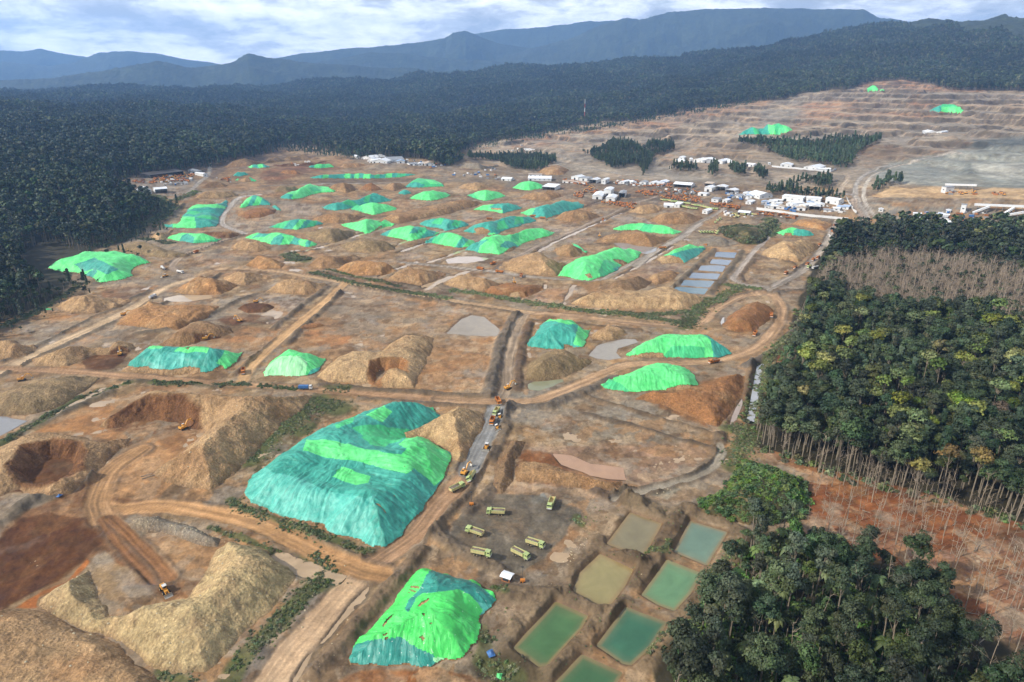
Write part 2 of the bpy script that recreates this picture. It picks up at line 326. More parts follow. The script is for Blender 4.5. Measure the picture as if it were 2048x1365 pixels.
# ================================================================== the land: paint, roads, banks, ponds
GRAY = (150,138,124); LGRAY = (182,172,162); TAN = (186,156,122); ORANGE = (194,142,92); RUST = (150,102,64); DKB = (100,62,30)
MUD = (164,134,110); PALE = (205,178,150); OLIVE = (128,112,82); SOIL = (138,110,84); SLATE = (142,144,142); GREEN = (84,96,58)
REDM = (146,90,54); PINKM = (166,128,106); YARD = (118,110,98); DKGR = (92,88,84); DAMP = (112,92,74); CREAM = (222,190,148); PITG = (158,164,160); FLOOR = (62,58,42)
PAINT = [  # colour, outline, softness (px), strength
 # forest floor first
 (FLOOR, Z('X',[(-900,200),(0,205),(250,200),(560,285),(545,300),(430,325),(330,345),(250,352),(235,385),(300,395),(335,410),(300,445),(250,485),(190,500),(150,540),(130,590),(0,645),(-200,720),(-900,900)]),3,1),
 (FLOOR, Z('X',[(560,285),(640,300),(700,312),(790,318),(870,318),(925,300),(960,285),(1100,262),(1180,246),(1260,240),(1340,226),(1400,214),(1500,203),(1560,200),(1620,184),(1700,178),(1800,160),(1900,180),(2048,182),(2700,190),(2700,-200),(-900,-200),(-900,250),(300,250)]),3,1),
 (FLOOR, Z('X',[(1600,600),(1620,540),(1650,470),(1700,448),(2048,450),(2800,450),(2800,1100),(2048,1060),(1850,1000),(1640,940),(1560,905),(1480,890),(1520,800),(1560,700)]),4,1),
 (FLOOR, Z('X',[(1460,1080),(1400,1180),(1350,1260),(1310,1340),(1300,1500),(2700,1600),(2048,1330),(1900,1220),(1800,1140),(1650,1110),(1560,1060)]),6,1),
 # hillside mine
 ((186,166,142), HILLPOLY,3,1),
 (GRAY, Z('L',[(0,600),(230,545),(520,520),(900,545),(1350,520),(2400,520),(2400,760),(-40,720)]),6,0.75),
 ((182,132,92), Z('L',[(180,540),(380,505),(560,470),(700,440),(900,415),(1060,400),(1000,430),(800,470),(640,510),(400,530)]),4,0.85),
 ((186,128,88), Z('L',[(0,560),(120,540),(240,530),(230,560),(100,590),(0,600)]),3,0.7),
 ((178,122,84), Z('L',[(1180,405),(1400,385),(1600,395),(1760,400),(1700,470),(1500,480),(1300,470),(1180,500),(1100,540),(1130,470)]),5,0.75),
 ((188,130,90), Z('L',[(1400,330),(1560,318),(1700,345),(1900,358),(1880,372),(1650,368),(1500,350),(1380,350)]),3,0.8),
 (SLATE, Z('L',[(1000,440),(1160,430),(1180,480),(1100,520),(990,500)]),5,0.6),
 ((150,146,140), Z('L',[(1100,370),(1400,370),(1900,375),(2400,375),(2400,400),(1700,400),(1300,400),(1120,420),(1020,415)]),3,0.8),
 ((168,166,160), Z('L',[(1400,420),(1480,395),(1600,395),(1560,440),(1440,450)]),4,0.6),
 ((140,118,98), Z('L',[(1380,590),(1460,560),(1700,560),(1850,560),(1820,600),(1650,630),(1500,640),(1400,650)]),4,0.8),
 ((96,106,110), Z('L',[(1810,590),(1850,560),(2048,545),(2400,545),(2400,570),(2048,580),(1900,600)]),3,0.9),
 (PITG, Z('P',[(240,420),(460,280),(800,210),(1100,170),(1300,120),(1600,110),(2048,60),(3200,40),(3200,600),(2048,580),(1600,560),(1000,545),(500,500),(330,470)]),4,0.95),
 ((206,204,194), Z('P',[(1440,270),(1700,280),(2048,290),(2048,440),(1900,440),(1840,465),(1620,440),(1450,360)]),5,0.9),
 ((150,142,118), Z('P',[(1200,440),(1400,400),(1540,420),(1560,480),(1300,500),(1180,490)]),3,0.8),
 ((120,130,134), Z('P',[(600,340),(900,300),(1050,350),(1150,430),(1000,470),(800,420)]),6,0.5),
 (CREAM, Z('P',[(250,670),(420,545),(700,570),(960,545),(1100,560),(1500,600),(1700,560),(2048,575),(3200,590),(3200,720),(2048,700),(1600,685),(1100,690),(700,680)]),1.5,1),
 ((160,140,118), Z('P',[(440,700),(900,690),(2048,700),(3200,720),(3200,830),(2048,830),(1400,800),(1100,800),(600,780),(470,740)]),2,0.9),
 (SLATE, Z('P',[(210,760),(300,730),(600,800),(1300,800),(2048,840),(3200,850),(3200,1050),(300,1000),(330,880)]),3,0.9),
 (GRAY, Z('N',[(0,160),(300,180),(520,200),(940,260),(1000,210),(1160,110),(1300,120),(1900,140),(2048,160),(3000,220),(3060,330),(2200,420),(1500,330),(1000,310),(300,240),(0,260)]),4,0.9),
 ((176,148,118), Z('N',[(1200,100),(1400,30),(1500,-60),(1800,-60),(2100,-20),(2300,60),(2350,110),(1900,90),(1500,60)]),4,0.8),
 ((126,114,104), Z('N',[(-400,300),(0,290),(600,330),(1000,320),(1500,330),(2048,400),(2500,480),(2900,520),(2960,760),(2300,720),(1800,620),(1200,560),(900,560),(400,560),(0,420),(-500,430)]),3,0.8),
 (LGRAY, Z('O',[(560,880),(900,960),(1500,1000),(1700,1020),(1680,900),(1000,780),(500,830)]),3,0.5),
 ((160,150,140), Z('K',[(440,760),(480,730),(600,700),(760,700),(800,730),(760,800),(640,800)]),3,0.9),
 ((128,108,90), Z('A',[(460,180),(560,140),(700,120),(880,80),(960,50),(1040,60),(1100,90),(1260,90),(1270,110),(1000,130),(860,150),(740,170),(660,230),(600,210)]),3,1),
 ((206,180,150), Z('A',[(1060,20),(1250,30),(1330,50),(1440,78),(1400,95),(1250,90),(1130,50)]),2,0.9),
 (GRAY, Z('A',[(1430,100),(1750,110),(2000,130),(2500,200),(2400,260),(1900,200),(1500,130)]),3,0.7),
 # far yards of the plain
 ((140,92,62), Z('A',[(980,170),(1240,130),(1420,170),(1230,190),(1000,260),(920,210)]),3,0.8),
 (DAMP, Z('A',[(960,235),(1500,228),(1850,222),(1900,250),(1500,258),(960,262)]),2,0.7),
 (LGRAY, Z('A',[(720,500),(730,440),(770,380),(850,330),(880,345),(800,400),(790,470),(900,520),(1000,500),(960,545),(850,550)]),2,0.9),
 (LGRAY, Z('A',[(880,450),(960,430),(1060,460),(1000,500),(880,520),(820,500)]),3,0.8),
 ((196,180,170), Z('A',[(1070,450),(1130,420),(1240,415),(1300,430),(1240,462),(1130,462)]),2,0.9),
 ((176,160,148), Z('A',[(1090,380),(1180,365),(1260,380),(1160,412),(1070,410)]),3,0.7),
 ((170,160,150), Z('A',[(800,300),(900,290),(1040,300),(930,335),(820,320)]),3,0.7),
 (PALE, Z('A',[(1740,385),(1850,370),(1900,400),(1780,405)]),2,0.8),(PALE, Z('B',[(290,285),(360,280),(430,300),(400,312),(330,308)]),2,0.8),
 ((196,184,176), Z('B',[(630,360),(700,348),(800,362),(790,385),(730,392),(690,372)]),2,0.95),
 ((186,174,166), Z('B',[(850,510),(950,490),(1090,510),(1000,545),(900,540)]),3,0.9),((190,178,168), Z('B',[(1130,410),(1200,395),(1270,405),(1210,430),(1150,430)]),2,0.9),
 ((184,172,164), Z('B',[(360,425),(480,430),(500,460),(420,485),(370,470)]),3,0.8),((182,172,166), Z('B',[(1250,455),(1330,440),(1460,470),(1440,485),(1300,480)]),2,0.9),
 ((180,160,146), Z('B',[(960,590),(1020,570),(1160,580),(1100,600),(980,605)]),2,0.9),((176,156,140), Z('B',[(0,670),(100,660),(160,690),(60,700),(0,690)]),2,0.8),
 (LGRAY, Z('B',[(790,640),(880,620),(920,640),(880,652)]),2,0.8),((156,128,112), Z('B',[(1200,750),(1400,700),(1640,720),(1620,790),(1500,830),(1260,800)]),4,0.7),
 ((180,150,132), Z('B',[(780,900),(980,860),(1020,900),(920,950),(800,960)]),3,0.8),((172,164,158), Z('B',[(1000,880),(1060,850),(1100,890),(1000,960),(970,930)]),3,0.7),
 ((178,168,158), Z('A',[(680,640),(760,620),(780,645),(700,655)]),2,0.8),((180,150,130), Z('A',[(550,690),(700,660),(860,680),(860,700),(640,745)]),3,0.7),
 ((150,112,84), Z('A',[(1360,870),(1480,850),(1560,870),(2000,940),(2048,1000),(1400,1000)]),5,0.3),
 ((190,168,142), Z('A',[(350,935),(450,905),(640,905),(640,930),(560,960),(400,960)]),2,0.9),(LGRAY, Z('A',[(930,900),(1100,900),(1260,920),(1200,980),(1000,990),(850,960),(700,940)]),4,0.8),
 ((196,132,80), Z('A',[(860,860),(920,840),(940,860),(900,880)]),2,0.8),((150,100,66), Z('A',[(0,870),(200,850),(320,870),(150,940),(0,950)]),4,0.6),
 (LGRAY, Z('A',[(150,890),(200,865),(250,880),(200,900)]),2,0.8),(DAMP, Z('A',[(1230,760),(2048,880),(2048,910),(1230,800)]),3,0.8),
 # left middle strip
 ((186,166,142), Z('D',[(180,290),(260,240),(420,215),(600,210),(540,260),(350,330),(220,320)]),3,0.9),(ORANGE, Z('D',[(240,240),(300,215),(460,200),(440,220),(300,235)]),2,0.8),
 ((200,168,132), Z('D',[(660,290),(680,240),(760,235),(780,270),(740,290)]),2,0.9),(RUST, Z('D',[(860,200),(870,140),(930,140),(930,200)]),3,0.8),
 ((176,160,146), Z('D',[(1400,190),(1580,130),(1850,100),(1700,200),(1640,290),(1520,200)]),3,0.9),((118,74,42), Z('D',[(1270,240),(1330,205),(1520,205),(1680,230),(1620,260),(1440,250),(1360,270)]),2,0.9),
 ((186,136,92), Z('D',[(1340,330),(1420,270),(1640,290),(1600,350),(1480,370),(1300,360)]),3,0.9),(ORANGE, Z('D',[(260,530),(340,495),(480,490),(500,530),(400,545)]),2,0.9),
 (DKB, Z('D',[(480,530),(490,460),(560,430),(640,440),(760,420),(740,470),(660,520),(560,545)]),2,0.9),((200,172,138), Z('D',[(0,500),(200,440),(220,500),(300,540),(100,560),(0,560)]),3,0.9),
 # big left excavations
 (ORANGE, Z('D',[(200,900),(350,800),(500,740),(680,740),(600,850),(780,930),(760,950),(640,930),(500,900),(370,875)]),2,1),
 ((196,150,104), Z('X',[(160,985),(190,940),(260,890),(340,860),(420,850),(400,900),(330,990),(300,1030),(210,1030)]),3,1),
 (SOIL, Z('D',[(620,860),(1100,850),(1200,850),(1040,1020),(900,900),(700,900)]),3,0.8),(DAMP, Z('D',[(780,930),(900,880),(860,960),(640,1100),(520,1160),(640,1030)]),3,0.7),
 ((204,158,112), Z('D',[(560,1170),(700,1020),(850,950),(1000,980),(980,1030),(800,1060),(760,1130)]),2,0.9),
 ((120,76,42), Z('G',[(0,400),(120,310),(480,180),(520,110),(600,200),(760,250),(900,270),(760,330),(700,400),(800,520),(1050,700),(1180,720),(1080,820),(940,850),(860,700),(620,540),(540,580),(300,720),(150,800),(0,890)]),4,0.75),
 (DKB, Z('G',[(-200,600),(0,450),(100,350),(300,300),(560,380),(600,460),(520,580),(300,720),(150,800),(0,880),(-300,1000)]),4,1),
 ((186,116,62), Z('G',[(100,870),(250,780),(420,680),(530,580),(540,600),(430,700),(260,800),(250,880)]),2,1),
 ((188,146,104), Z('G',[(640,560),(800,480),(900,380),(1100,450),(1270,520),(1200,640),(1180,700),(1000,680),(800,560)]),4,0.7),
 (GRAY, Z('G',[(730,740),(840,720),(920,740),(930,800),(760,830)]),3,0.8),((196,130,80), Z('G',[(310,160),(430,110),(440,150),(330,190)]),2,0.9),
 (OLIVE, Z('G',[(1280,270),(1500,330),(1950,460),(2048,500),(2048,540),(1800,500),(1400,370),(1260,300)]),2,0.8),
 (OLIVE, Z('G',[(1700,640),(1780,560),(1920,600),(1960,700),(1750,830),(1540,1060),(1340,1250),(1200,1330),(1280,1240),(1560,980),(1700,800),(1760,720)]),3,0.9),
 ((132,122,112), Z('G',[(1900,700),(2060,680),(2048,760),(1800,1010),(1540,1290),(1300,1320),(1600,1000)]),3,1),
 (DAMP, Z('D',[(1250,1230),(1500,1030),(1440,1130),(1300,1230)]),3,0.6),(GRAY, Z('G',[(1220,270),(1260,180),(1420,80),(1440,220),(1320,270)]),3,0.8),
 ((96,92,62), Z('D',[(1440,1080),(1440,1000),(1600,880),(1700,790),(1850,660),(2048,650),(2100,760),(1900,820),(1750,930),(1600,1080),(1520,1130)]),3,0.9),
 (OLIVE, Z('D',[(0,960),(60,880),(260,780),(600,640),(780,590),(1000,600),(1700,620),(1620,660),(1000,620),(820,640),(560,730),(300,850),(60,960)]),2,0.85),
 # cell with the round puddle
 ((178,144,112), Z('E',[(100,240),(250,70),(700,100),(1200,190),(1260,230),(1120,640),(700,650),(680,450),(200,420),(0,330)]),4,0.6),
 (GRAY, Z('E',[(130,210),(280,60),(600,80),(700,140),(560,220),(300,260)]),6,0.6),((196,134,84), Z('E',[(60,300),(280,290),(310,360),(200,400),(80,390),(20,330)]),3,0.8),
 ((190,140,98), Z('E',[(760,500),(940,460),(960,520),(800,560),(740,600)]),4,0.8),((132,118,96), Z('E',[(520,350),(640,310),(780,340),(770,430),(700,530),(660,560),(660,440),(540,420)]),3,0.8),
 ((196,152,112), Z('E',[(900,560),(1060,540),(1120,600),(1080,640),(880,640)]),4,0.7),
 # right centre cell
 (SLATE, Z('Fz',[(-480,560),(-300,470),(0,570),(200,600),(420,660),(540,720),(400,790),(100,800),(-200,760),(-440,680)]),5,0.7),
 ((170,136,112), Z('Fz',[(-460,800),(-200,800),(100,790),(400,780),(540,830),(500,920),(300,980),(100,1020),(-100,960)]),4,0.8),
 ((150,98,58), Z('E',[(1260,1060),(1280,1000),(1500,1020),(1700,1120),(1880,1170),(1880,1230),(1500,1220),(1260,1180)]),3,0.9),
 ((196,160,126), Z('I',[(1150,190),(1260,130),(1400,150),(1700,150),(1860,190),(1700,230),(1480,200),(1200,210)]),3,0.8),
 ((198,160,128), Z('E',[(1370,830),(1560,800),(1620,810),(1560,850),(1400,865)]),2,0.8),((160,158,146), Z('E',[(1500,940),(1580,920),(1660,970),(1540,970)]),2,0.8),
 ((190,158,136), Z('Fz',[(180,830),(270,810),(280,860),(200,850)]),2,0.8),((172,122,80), Z('Fz',[(0,840),(80,810),(140,900),(60,960),(0,940)]),3,0.6),
 ((150,92,50), Z('Fz',[(200,560),(340,540),(560,470),(700,470),(700,560),(620,700),(540,720),(300,620)]),4,0.9),
 (MUD, Z('Fz',[(500,460),(700,430),(700,470),(560,490)]),2,0.7),((150,86,48), Z('Fz',[(740,640),(800,480),(850,420),(880,300),(940,240),(930,330),(860,430),(800,620),(760,700)]),3,0.9),
 (OLIVE, Z('Fz',[(700,700),(720,500),(750,400),(800,380),(790,500),(760,640),(740,700)]),2,0.9),
 (GRAY, Z('Fz',[(640,300),(700,260),(900,200),(940,60),(880,60),(860,220),(760,300),(700,340)]),4,0.7),
 ((150,140,124), Z('Fz',[(560,860),(620,900),(640,960),(560,1000),(400,1030),(200,1040),(100,1060),(540,960)]),4,0.7),
 (DKB, Z('D',[(40,1200),(160,1050),(330,990),(500,1000),(530,1060),(470,1190),(340,1270),(80,1250)]),3,0.9),((124,82,48), Z('D',[(640,870),(760,800),(1000,780),(1200,820),(1180,900),(1080,1000),(980,1000),(880,900),(760,900)]),4,0.85),(SLATE, Z('D',[(260,1110),(330,1060),(420,1060),(470,1090),(420,1110),(330,1150)]),2,0.7),
 # lorry yard, pond terraces, red mud
 (YARD, Z('I',[(870,400),(960,300),(1090,190),(1330,200),(1660,300),(1560,430),(1420,560),(1300,680),(1180,670),(1000,600),(880,480)]),2,1),
 ((96,92,84), Z('S',[(400,260),(800,250),(1100,420),(900,700),(600,700),(300,500)]),12,0.45),((132,144,150), Z('S',[(990,170),(1200,180),(1270,260),(1200,310),(1040,280)]),2,0.9),
 ((84,84,80), Z('S',[(1380,330),(1560,320),(1660,400),(1600,430),(1500,400)]),3,0.9),(LGRAY, Z('S',[(940,1080),(1060,1000),(1040,1120),(960,1160),(860,1220)]),4,0.8),(LGRAY, Z('S',[(60,900),(120,870),(320,960),(300,1010)]),3,0.7),
 ((170,122,80), Z('S',[(1040,1130),(1180,1000),(1440,700),(1560,600),(1680,660),(1400,900),(1240,1060),(1120,1130)]),4,0.7),
 ((160,152,140), Z('S',[(960,1260),(1100,1120),(1300,1080),(1500,1000),(1700,700),(1800,760),(1500,1150),(1400,1330),(1100,1330)]),5,0.8),
 ((160,138,112), Z('J',[(-200,300),(20,200),(350,260),(600,380),(560,560),(400,700),(240,900),(120,1140),(-60,1200),(-640,1150),(-560,700),(-300,500)]),4,0.8),
 ((124,106,82), Z('J',[(130,430),(340,280),(240,440),(380,560),(240,520),(80,700),(-60,620)]),5,0.5),
 ((160,148,134), Z('J',[(160,220),(340,190),(470,200),(360,260),(240,270)]),4,0.7),((150,158,150), Z('J',[(130,170),(220,140),(280,150),(220,195)]),2,0.8),
 (REDM, Z('X',[(1540,900),(1640,935),(1850,985),(2048,1045),(2400,1130),(2700,1400),(2300,1400),(2048,1290),(1930,1230),(1850,1150),(1650,1100),(1590,1070),(1600,1000),(1590,940)]),5,1),
 (PINKM, Z('J',[(640,-60),(840,-20),(900,30),(960,60),(1500,170),(1500,200),(1000,90),(800,20)]),4,0.8),
 (PINKM, Z('J',[(900,330),(960,290),(1100,330),(1250,370),(1400,420),(1600,480),(1780,420),(2048,420),(2600,600),(2400,1000),(1950,950),(1800,700),(1600,600),(1400,480),(1150,420),(950,420)]),8,0.85),
 ((160,96,56), Z('J',[(1200,200),(1700,260),(1900,330),(1700,420),(1400,380),(1200,300)]),12,0.6),
 # ground round the near sheeted heap and road verges
 ((166,104,58), Z('I',[(200,1300),(300,1250),(560,1230),(800,1220),(1000,1230),(1080,1310),(1000,1500),(0,1500)]),4,0.9),
 ((136,118,100), Z('I',[(1100,780),(1250,800),(1500,800),(1300,960),(1200,1080),(1240,1160),(1100,1180),(1040,1080),(1100,900)]),5,0.7),
 ((128,112,96), Z('I',[(0,1260),(300,960),(520,700),(700,560),(800,480),(1000,620),(1160,720),(1100,760),(900,680),(740,620),(620,720),(500,880),(340,1060),(240,1240)]),4,0.8),
 ((146,140,132), Z('I',[(820,440),(860,370),(920,370),(880,430),(890,500),(840,480)]),2,0.9),
 ((120,108,96), Z('Fz',[(-560,1040),(-480,900),(-440,800),(-420,760),(-380,800),(-420,1000),(-480,1060)]),3,0.6),
]
ROADS = [  # outline, width m, colour, strength of wheel ruts
 ('X',[(520,1400),(560,1340),(620,1265),(690,1185),(740,1135)],13,(216,184,150), .3),
 ('X',[(740,1135),(775,1110),(830,1070),(880,1010),(915,975),(950,915)],12,(176,142,112), .6),
 ('X',[(935,945),(960,895),(985,840),(1000,800)],13,(150,152,154), .5),
 ('X',[(1000,800),(1015,765),(1017,720),(1032,660),(1050,628)],9,(160,142,122), .7),
 ('X',[(-60,770),(0,745),(60,715),(110,690),(220,640),(300,595),(345,570),(400,555)],10,(206,180,148), .4),
 ('X',[(400,555),(365,548),(345,535),(365,512),(410,495),(455,478),(490,468)],8,(168,150,132), .4),
 ('X',[(490,468),(447,451),(446,432),(463,410),(485,394),(520,390)],9,(186,178,172), .3),
 ('X',[(-60,735),(80,741),(250,752),(420,766),(600,778),(750,790),(900,800)],9,(170,136,104), .6),
 ('X',[(880,799),(1000,805),(1080,799),(1150,772),(1210,745),(1260,730),(1330,727),(1420,724),(1480,710),(1520,690),(1548,660),(1562,630),(1556,602),(1530,588),(1480,594),(1430,620),(1395,648),(1300,650),(1160,634),(1060,626)],10,(184,152,120), .6),
 ('X',[(1060,626),(900,601),(760,579),(690,567),(600,550),(520,540),(440,540),(395,552)],8,(190,160,126), .4),
 ('X',[(690,567),(640,612),(600,645),(560,680),(505,730),(484,762)],9,(206,168,124), .3),
 ('X',[(760,1150),(720,1140),(640,1108),(520,1050),(420,1027),(320,1013),(240,1022),(200,1015)],11,(190,148,104), .5),
 ('X',[(205,1040),(195,1000),(225,940),(280,900)],12,(180,142,102), .8),('X',[(215,1040),(240,1080),(290,1130),(322,1160)],8,(138,98,64),1.0),('X',[(225,1040),(262,1075),(320,1130),(340,1158)],6,(158,114,76),1.0),
 ('B',[(560,760),(700,680),(850,600),(1000,540),(1150,470),(1300,400),(1380,368),(1500,335)],8,(160,144,130), .6),
 ('B',[(0,716),(200,735),(440,760),(600,780),(750,800),(950,815),(1150,822),(1230,792),(1400,702),(1550,622),(1650,560),(1750,485),(1900,400)],8,(166,156,146), .6),
 ('B',[(1380,740),(1500,650),(1640,575),(1760,490)],9,(180,170,160), .4),
 ('C',[(960,470),(930,520),(900,590),(850,660),(760,760),(640,830),(540,880)],10,(166,156,146), .6),
 ('C',[(600,480),(560,560),(480,640),(430,700),(360,790),(350,820),(430,850),(540,860)],7,(176,166,158), .4),
 ('P',[(200,940),(180,860),(120,780),(80,700),(60,600),(100,480),(200,400),(400,310),(800,230),(1050,190),(1300,150)],9,(172,166,160), .5),
 ('P',[(160,960),(110,860),(60,780),(40,700)],10,(166,150,136), .6),('P',[(290,900),(230,820),(180,740),(160,640),(200,500),(330,390),(600,300),(800,240)],7,(190,182,172), .4),
 ('O',[(1560,740),(1600,640),(1680,520),(1640,460)],9,(192,176,158), .3),('O',[(900,670),(1200,710),(1600,735),(1760,760)],8,(160,152,146), .3),
 ('N',[(300,180),(500,205),(700,245),(960,265)],8,(170,164,156), .3),
 ('Fz',[(580,800),(585,840),(540,910),(440,965),(320,995),(180,1030),(60,1060)],5,(170,162,148), .3),
 ('A',[(960,268),(1200,262),(1500,256),(1900,245)],8,(164,154,144), .3),('Q',[(1100,700),(1160,640),(1240,560),(1330,500),(1360,400),(1360,320)],8,(170,162,152), .3),
 ('B',[(300,510),(420,480),(560,430),(760,350),(960,270)],5,(140,112,92), .3),('B',[(0,430),(200,385),(400,340),(640,285),(760,250)],5,(140,112,92), .3),
]
BANKS = [  # outline, half width m, height m, colour
 ('X',[(575,690),(625,640),(680,585)],3,1.6,(134,118,100)),('X',[(545,660),(600,615),(655,575)],3,1.6,(134,118,100)),('X',[(470,750),(540,690),(560,675)],2.5,1.2,(150,128,104)),
 ('X',[(975,790),(990,740),(1000,690),(1025,640),(1035,628)],4,2.2,(132,122,110)),('X',[(1035,780),(1038,740),(1045,690),(1060,645)],3,1.4,(120,98,78)),
 ('X',[(1000,850),(1020,815),(1100,812),(1170,785),(1230,757)],4,2.0,(130,120,110)),('X',[(960,905),(985,862),(1002,830),(1010,815)],3,2.0,(112,108,104)),
 ('X',[(985,920),(1005,870),(1015,850)],3,1.5,(140,124,106)),('X',[(855,1075),(880,1045),(905,1010),(930,985),(960,930),(990,900)],3,1.5,(142,124,104)),
 ('X',[(870,1040),(862,1062),(880,1080),(950,1115),(1000,1142)],3.5,1.8,(146,128,108)),('X',[(935,1025),(960,1000),(985,975)],3,1.3,(134,118,102)),
 ('X',[(0,755),(60,722),(120,695),(230,645)],2,1.0,(150,136,116)),('X',[(5,725),(60,698),(130,665),(210,625),(300,582)],2.2,1.3,(122,110,94)),
 ('X',[(270,668),(330,662),(380,650),(430,625),(480,600),(512,588)],2.5,1.5,(134,120,102)),('X',[(240,760),(420,773),(470,770)],2,0.9,(120,110,88)),
 ('X',[(700,572),(850,600),(1000,622),(1030,630)],2,1.2,(140,120,96)),('X',[(1060,640),(1160,648),(1280,662)],2,1.2,(130,110,88)),
 ('X',[(640,770),(760,780),(880,788),(980,795)],2.2,1.2,(132,116,98)),('X',[(720,798),(860,808),(980,815)],2,1.0,(140,122,104)),
 ('X',[(560,1115),(640,1140),(700,1160),(710,1180),(640,1260),(560,1350)],5,-2.0,(112,104,92)),
 ('X',[(470,1030),(560,1062),(650,1098),(720,1128),(770,1122)],3,1.4,(152,138,118)),('X',[(0,890),(60,858),(130,825),(220,785)],3,1.6,(140,130,112)),
 ('X',[(0,1045),(60,1005),(130,985),(190,955)],3.5,1.8,(140,128,112)),('X',[(1170,830),(1260,850),(1360,880),(1420,895)],2,1.0,(120,104,88)),('X',[(1160,790),(1290,830),(1400,860),(1430,870)],2,1.3,(140,118,94)),
 ('X',[(1440,870),(1432,915),(1390,955),(1320,978),(1230,990)],3,2.0,(132,116,98)),('X',[(1190,985),(1250,1000),(1260,985)],3,1.5,(132,112,94)),
 ('X',[(955,560),(850,575),(740,560),(640,545)],2,1.0,(110,92,70)),('B',[(160,870),(260,815),(340,790),(400,768)],3,-1.8,(92,74,58)),('B',[(700,940),(760,905),(850,870),(850,845)],2,-1.2,(104,84,66)),
 ('B',[(960,960),(990,900),(1020,850)],2,-1.2,(150,142,132)),('B',[(0,605),(120,570),(260,530),(350,512)],2.5,-1.4,(98,76,58)),('B',[(170,715),(280,680),(380,640)],2.5,-1.4,(104,82,62)),
 ('A',[(1200,650),(1300,625),(1500,560),(1700,505)],3,-1.6,(96,80,60)),('A',[(1100,665),(1280,640)],3,1.4,(110,96,74)),('A',[(1640,800),(1760,745),(1850,715)],3,-1.5,(92,74,56)),('A',[(1740,660),(1880,610),(2048,560)],2.5,-1.3,(100,80,60)),
 ('A',[(1890,860),(1960,830),(2048,800)],3,-1.6,(92,76,56)),('A',[(1230,790),(1500,850),(1800,905),(2048,945)],2.5,1.2,(124,106,82)),
 ('A',[(300,1000),(420,940),(560,880),(700,790)],2.5,1.2,(128,114,96)),('A',[(380,735),(470,690),(600,640),(840,560)],2.5,1.3,(120,108,92)),('A',[(320,530),(360,510),(430,440),(490,380)],3,1.6,(112,100,84)),
 ('B',[(0,760),(420,800)],2,0.8,(150,128,104)),('B',[(760,680),(900,600),(1100,510),(1340,405)],2.5,-1.0,(120,100,82)),('B',[(1260,810),(1450,710),(1600,620)],2,-1.0,(128,116,104)),
 ('B',[(500,560),(640,535)],2,-1.0,(104,82,60)),('B',[(860,470),(1000,420),(1180,350)],2,-1.0,(112,90,70)),('C',[(640,850),(720,760),(830,690)],2.5,1.2,(120,108,96)),
 ('C',[(400,830),(390,790),(470,700),(620,700),(700,730)],2.5,1.3,(132,112,92)),('C',[(560,880),(440,900),(330,930),(240,980)],3,1.8,(120,108,92)),('C',[(1000,860),(600,900),(620,960),(640,1000)],2.5,1.5,(130,118,104)),
 ('C',[(240,640),(0,860)],3,1.2,(140,126,106)),('C',[(400,650),(300,800),(210,900)],3,1.2,(130,118,100)),
 ('Fz',[(560,690),(640,680),(700,540),(730,400)],2,1.2,(170,140,108)),('Fz',[(940,240),(880,320),(800,370),(700,420)],3,1.4,(132,122,112)),
 ('J',[(0,190),(120,250),(180,290),(100,420),(20,520)],5,1.6,(134,116,92)),('J',[(20,200),(250,290),(330,260)],5,1.4,(140,122,98)),('J',[(340,250),(480,310),(590,370),(560,500),(420,620),(380,720),(250,850),(130,1050)],4,1.5,(156,134,106)),
 ('J',[(-60,560),(60,620),(110,560),(200,470),(320,270)],5,1.5,(134,114,90)),('J',[(-100,500),(90,530)],4,1.4,(130,110,86)),
 ('I',[(1240,1150),(1220,1080),(1300,960),(1460,820),(1540,800)],4,1.5,(150,130,104)),('I',[(1330,1200),(1450,1240),(1560,1150),(1700,1000),(1860,860)],5,1.6,(146,126,100)),('I',[(1640,830),(1780,880),(1900,940),(2000,1010)],4,1.4,(140,120,96)),
 ('I',[(1150,780),(1300,795),(1440,780),(1560,750),(1620,700),(1640,620),(1760,480)],4,1.6,(142,122,98)),('I',[(1100,1210),(1240,1190),(1300,1240),(1360,1310)],5,-1.5,(96,84,62)),
 ('I',[(100,1240),(280,1040),(480,800),(640,620),(720,540)],3,1.5,(148,126,102)),('I',[(300,600),(420,590),(520,545),(660,420),(860,190)],3.5,1.3,(140,120,98)),
 ('D',[(600,640),(300,800),(60,930),(-60,1000)],3,-1.2,(96,104,60)),
 ('L',[(1320,440),(1450,430),(1600,390),(1700,410),(1760,400),(1940,420)],3,-2,(110,92,78)),('L',[(640,470),(820,480),(1000,470)],3,2,(150,140,128)),
]
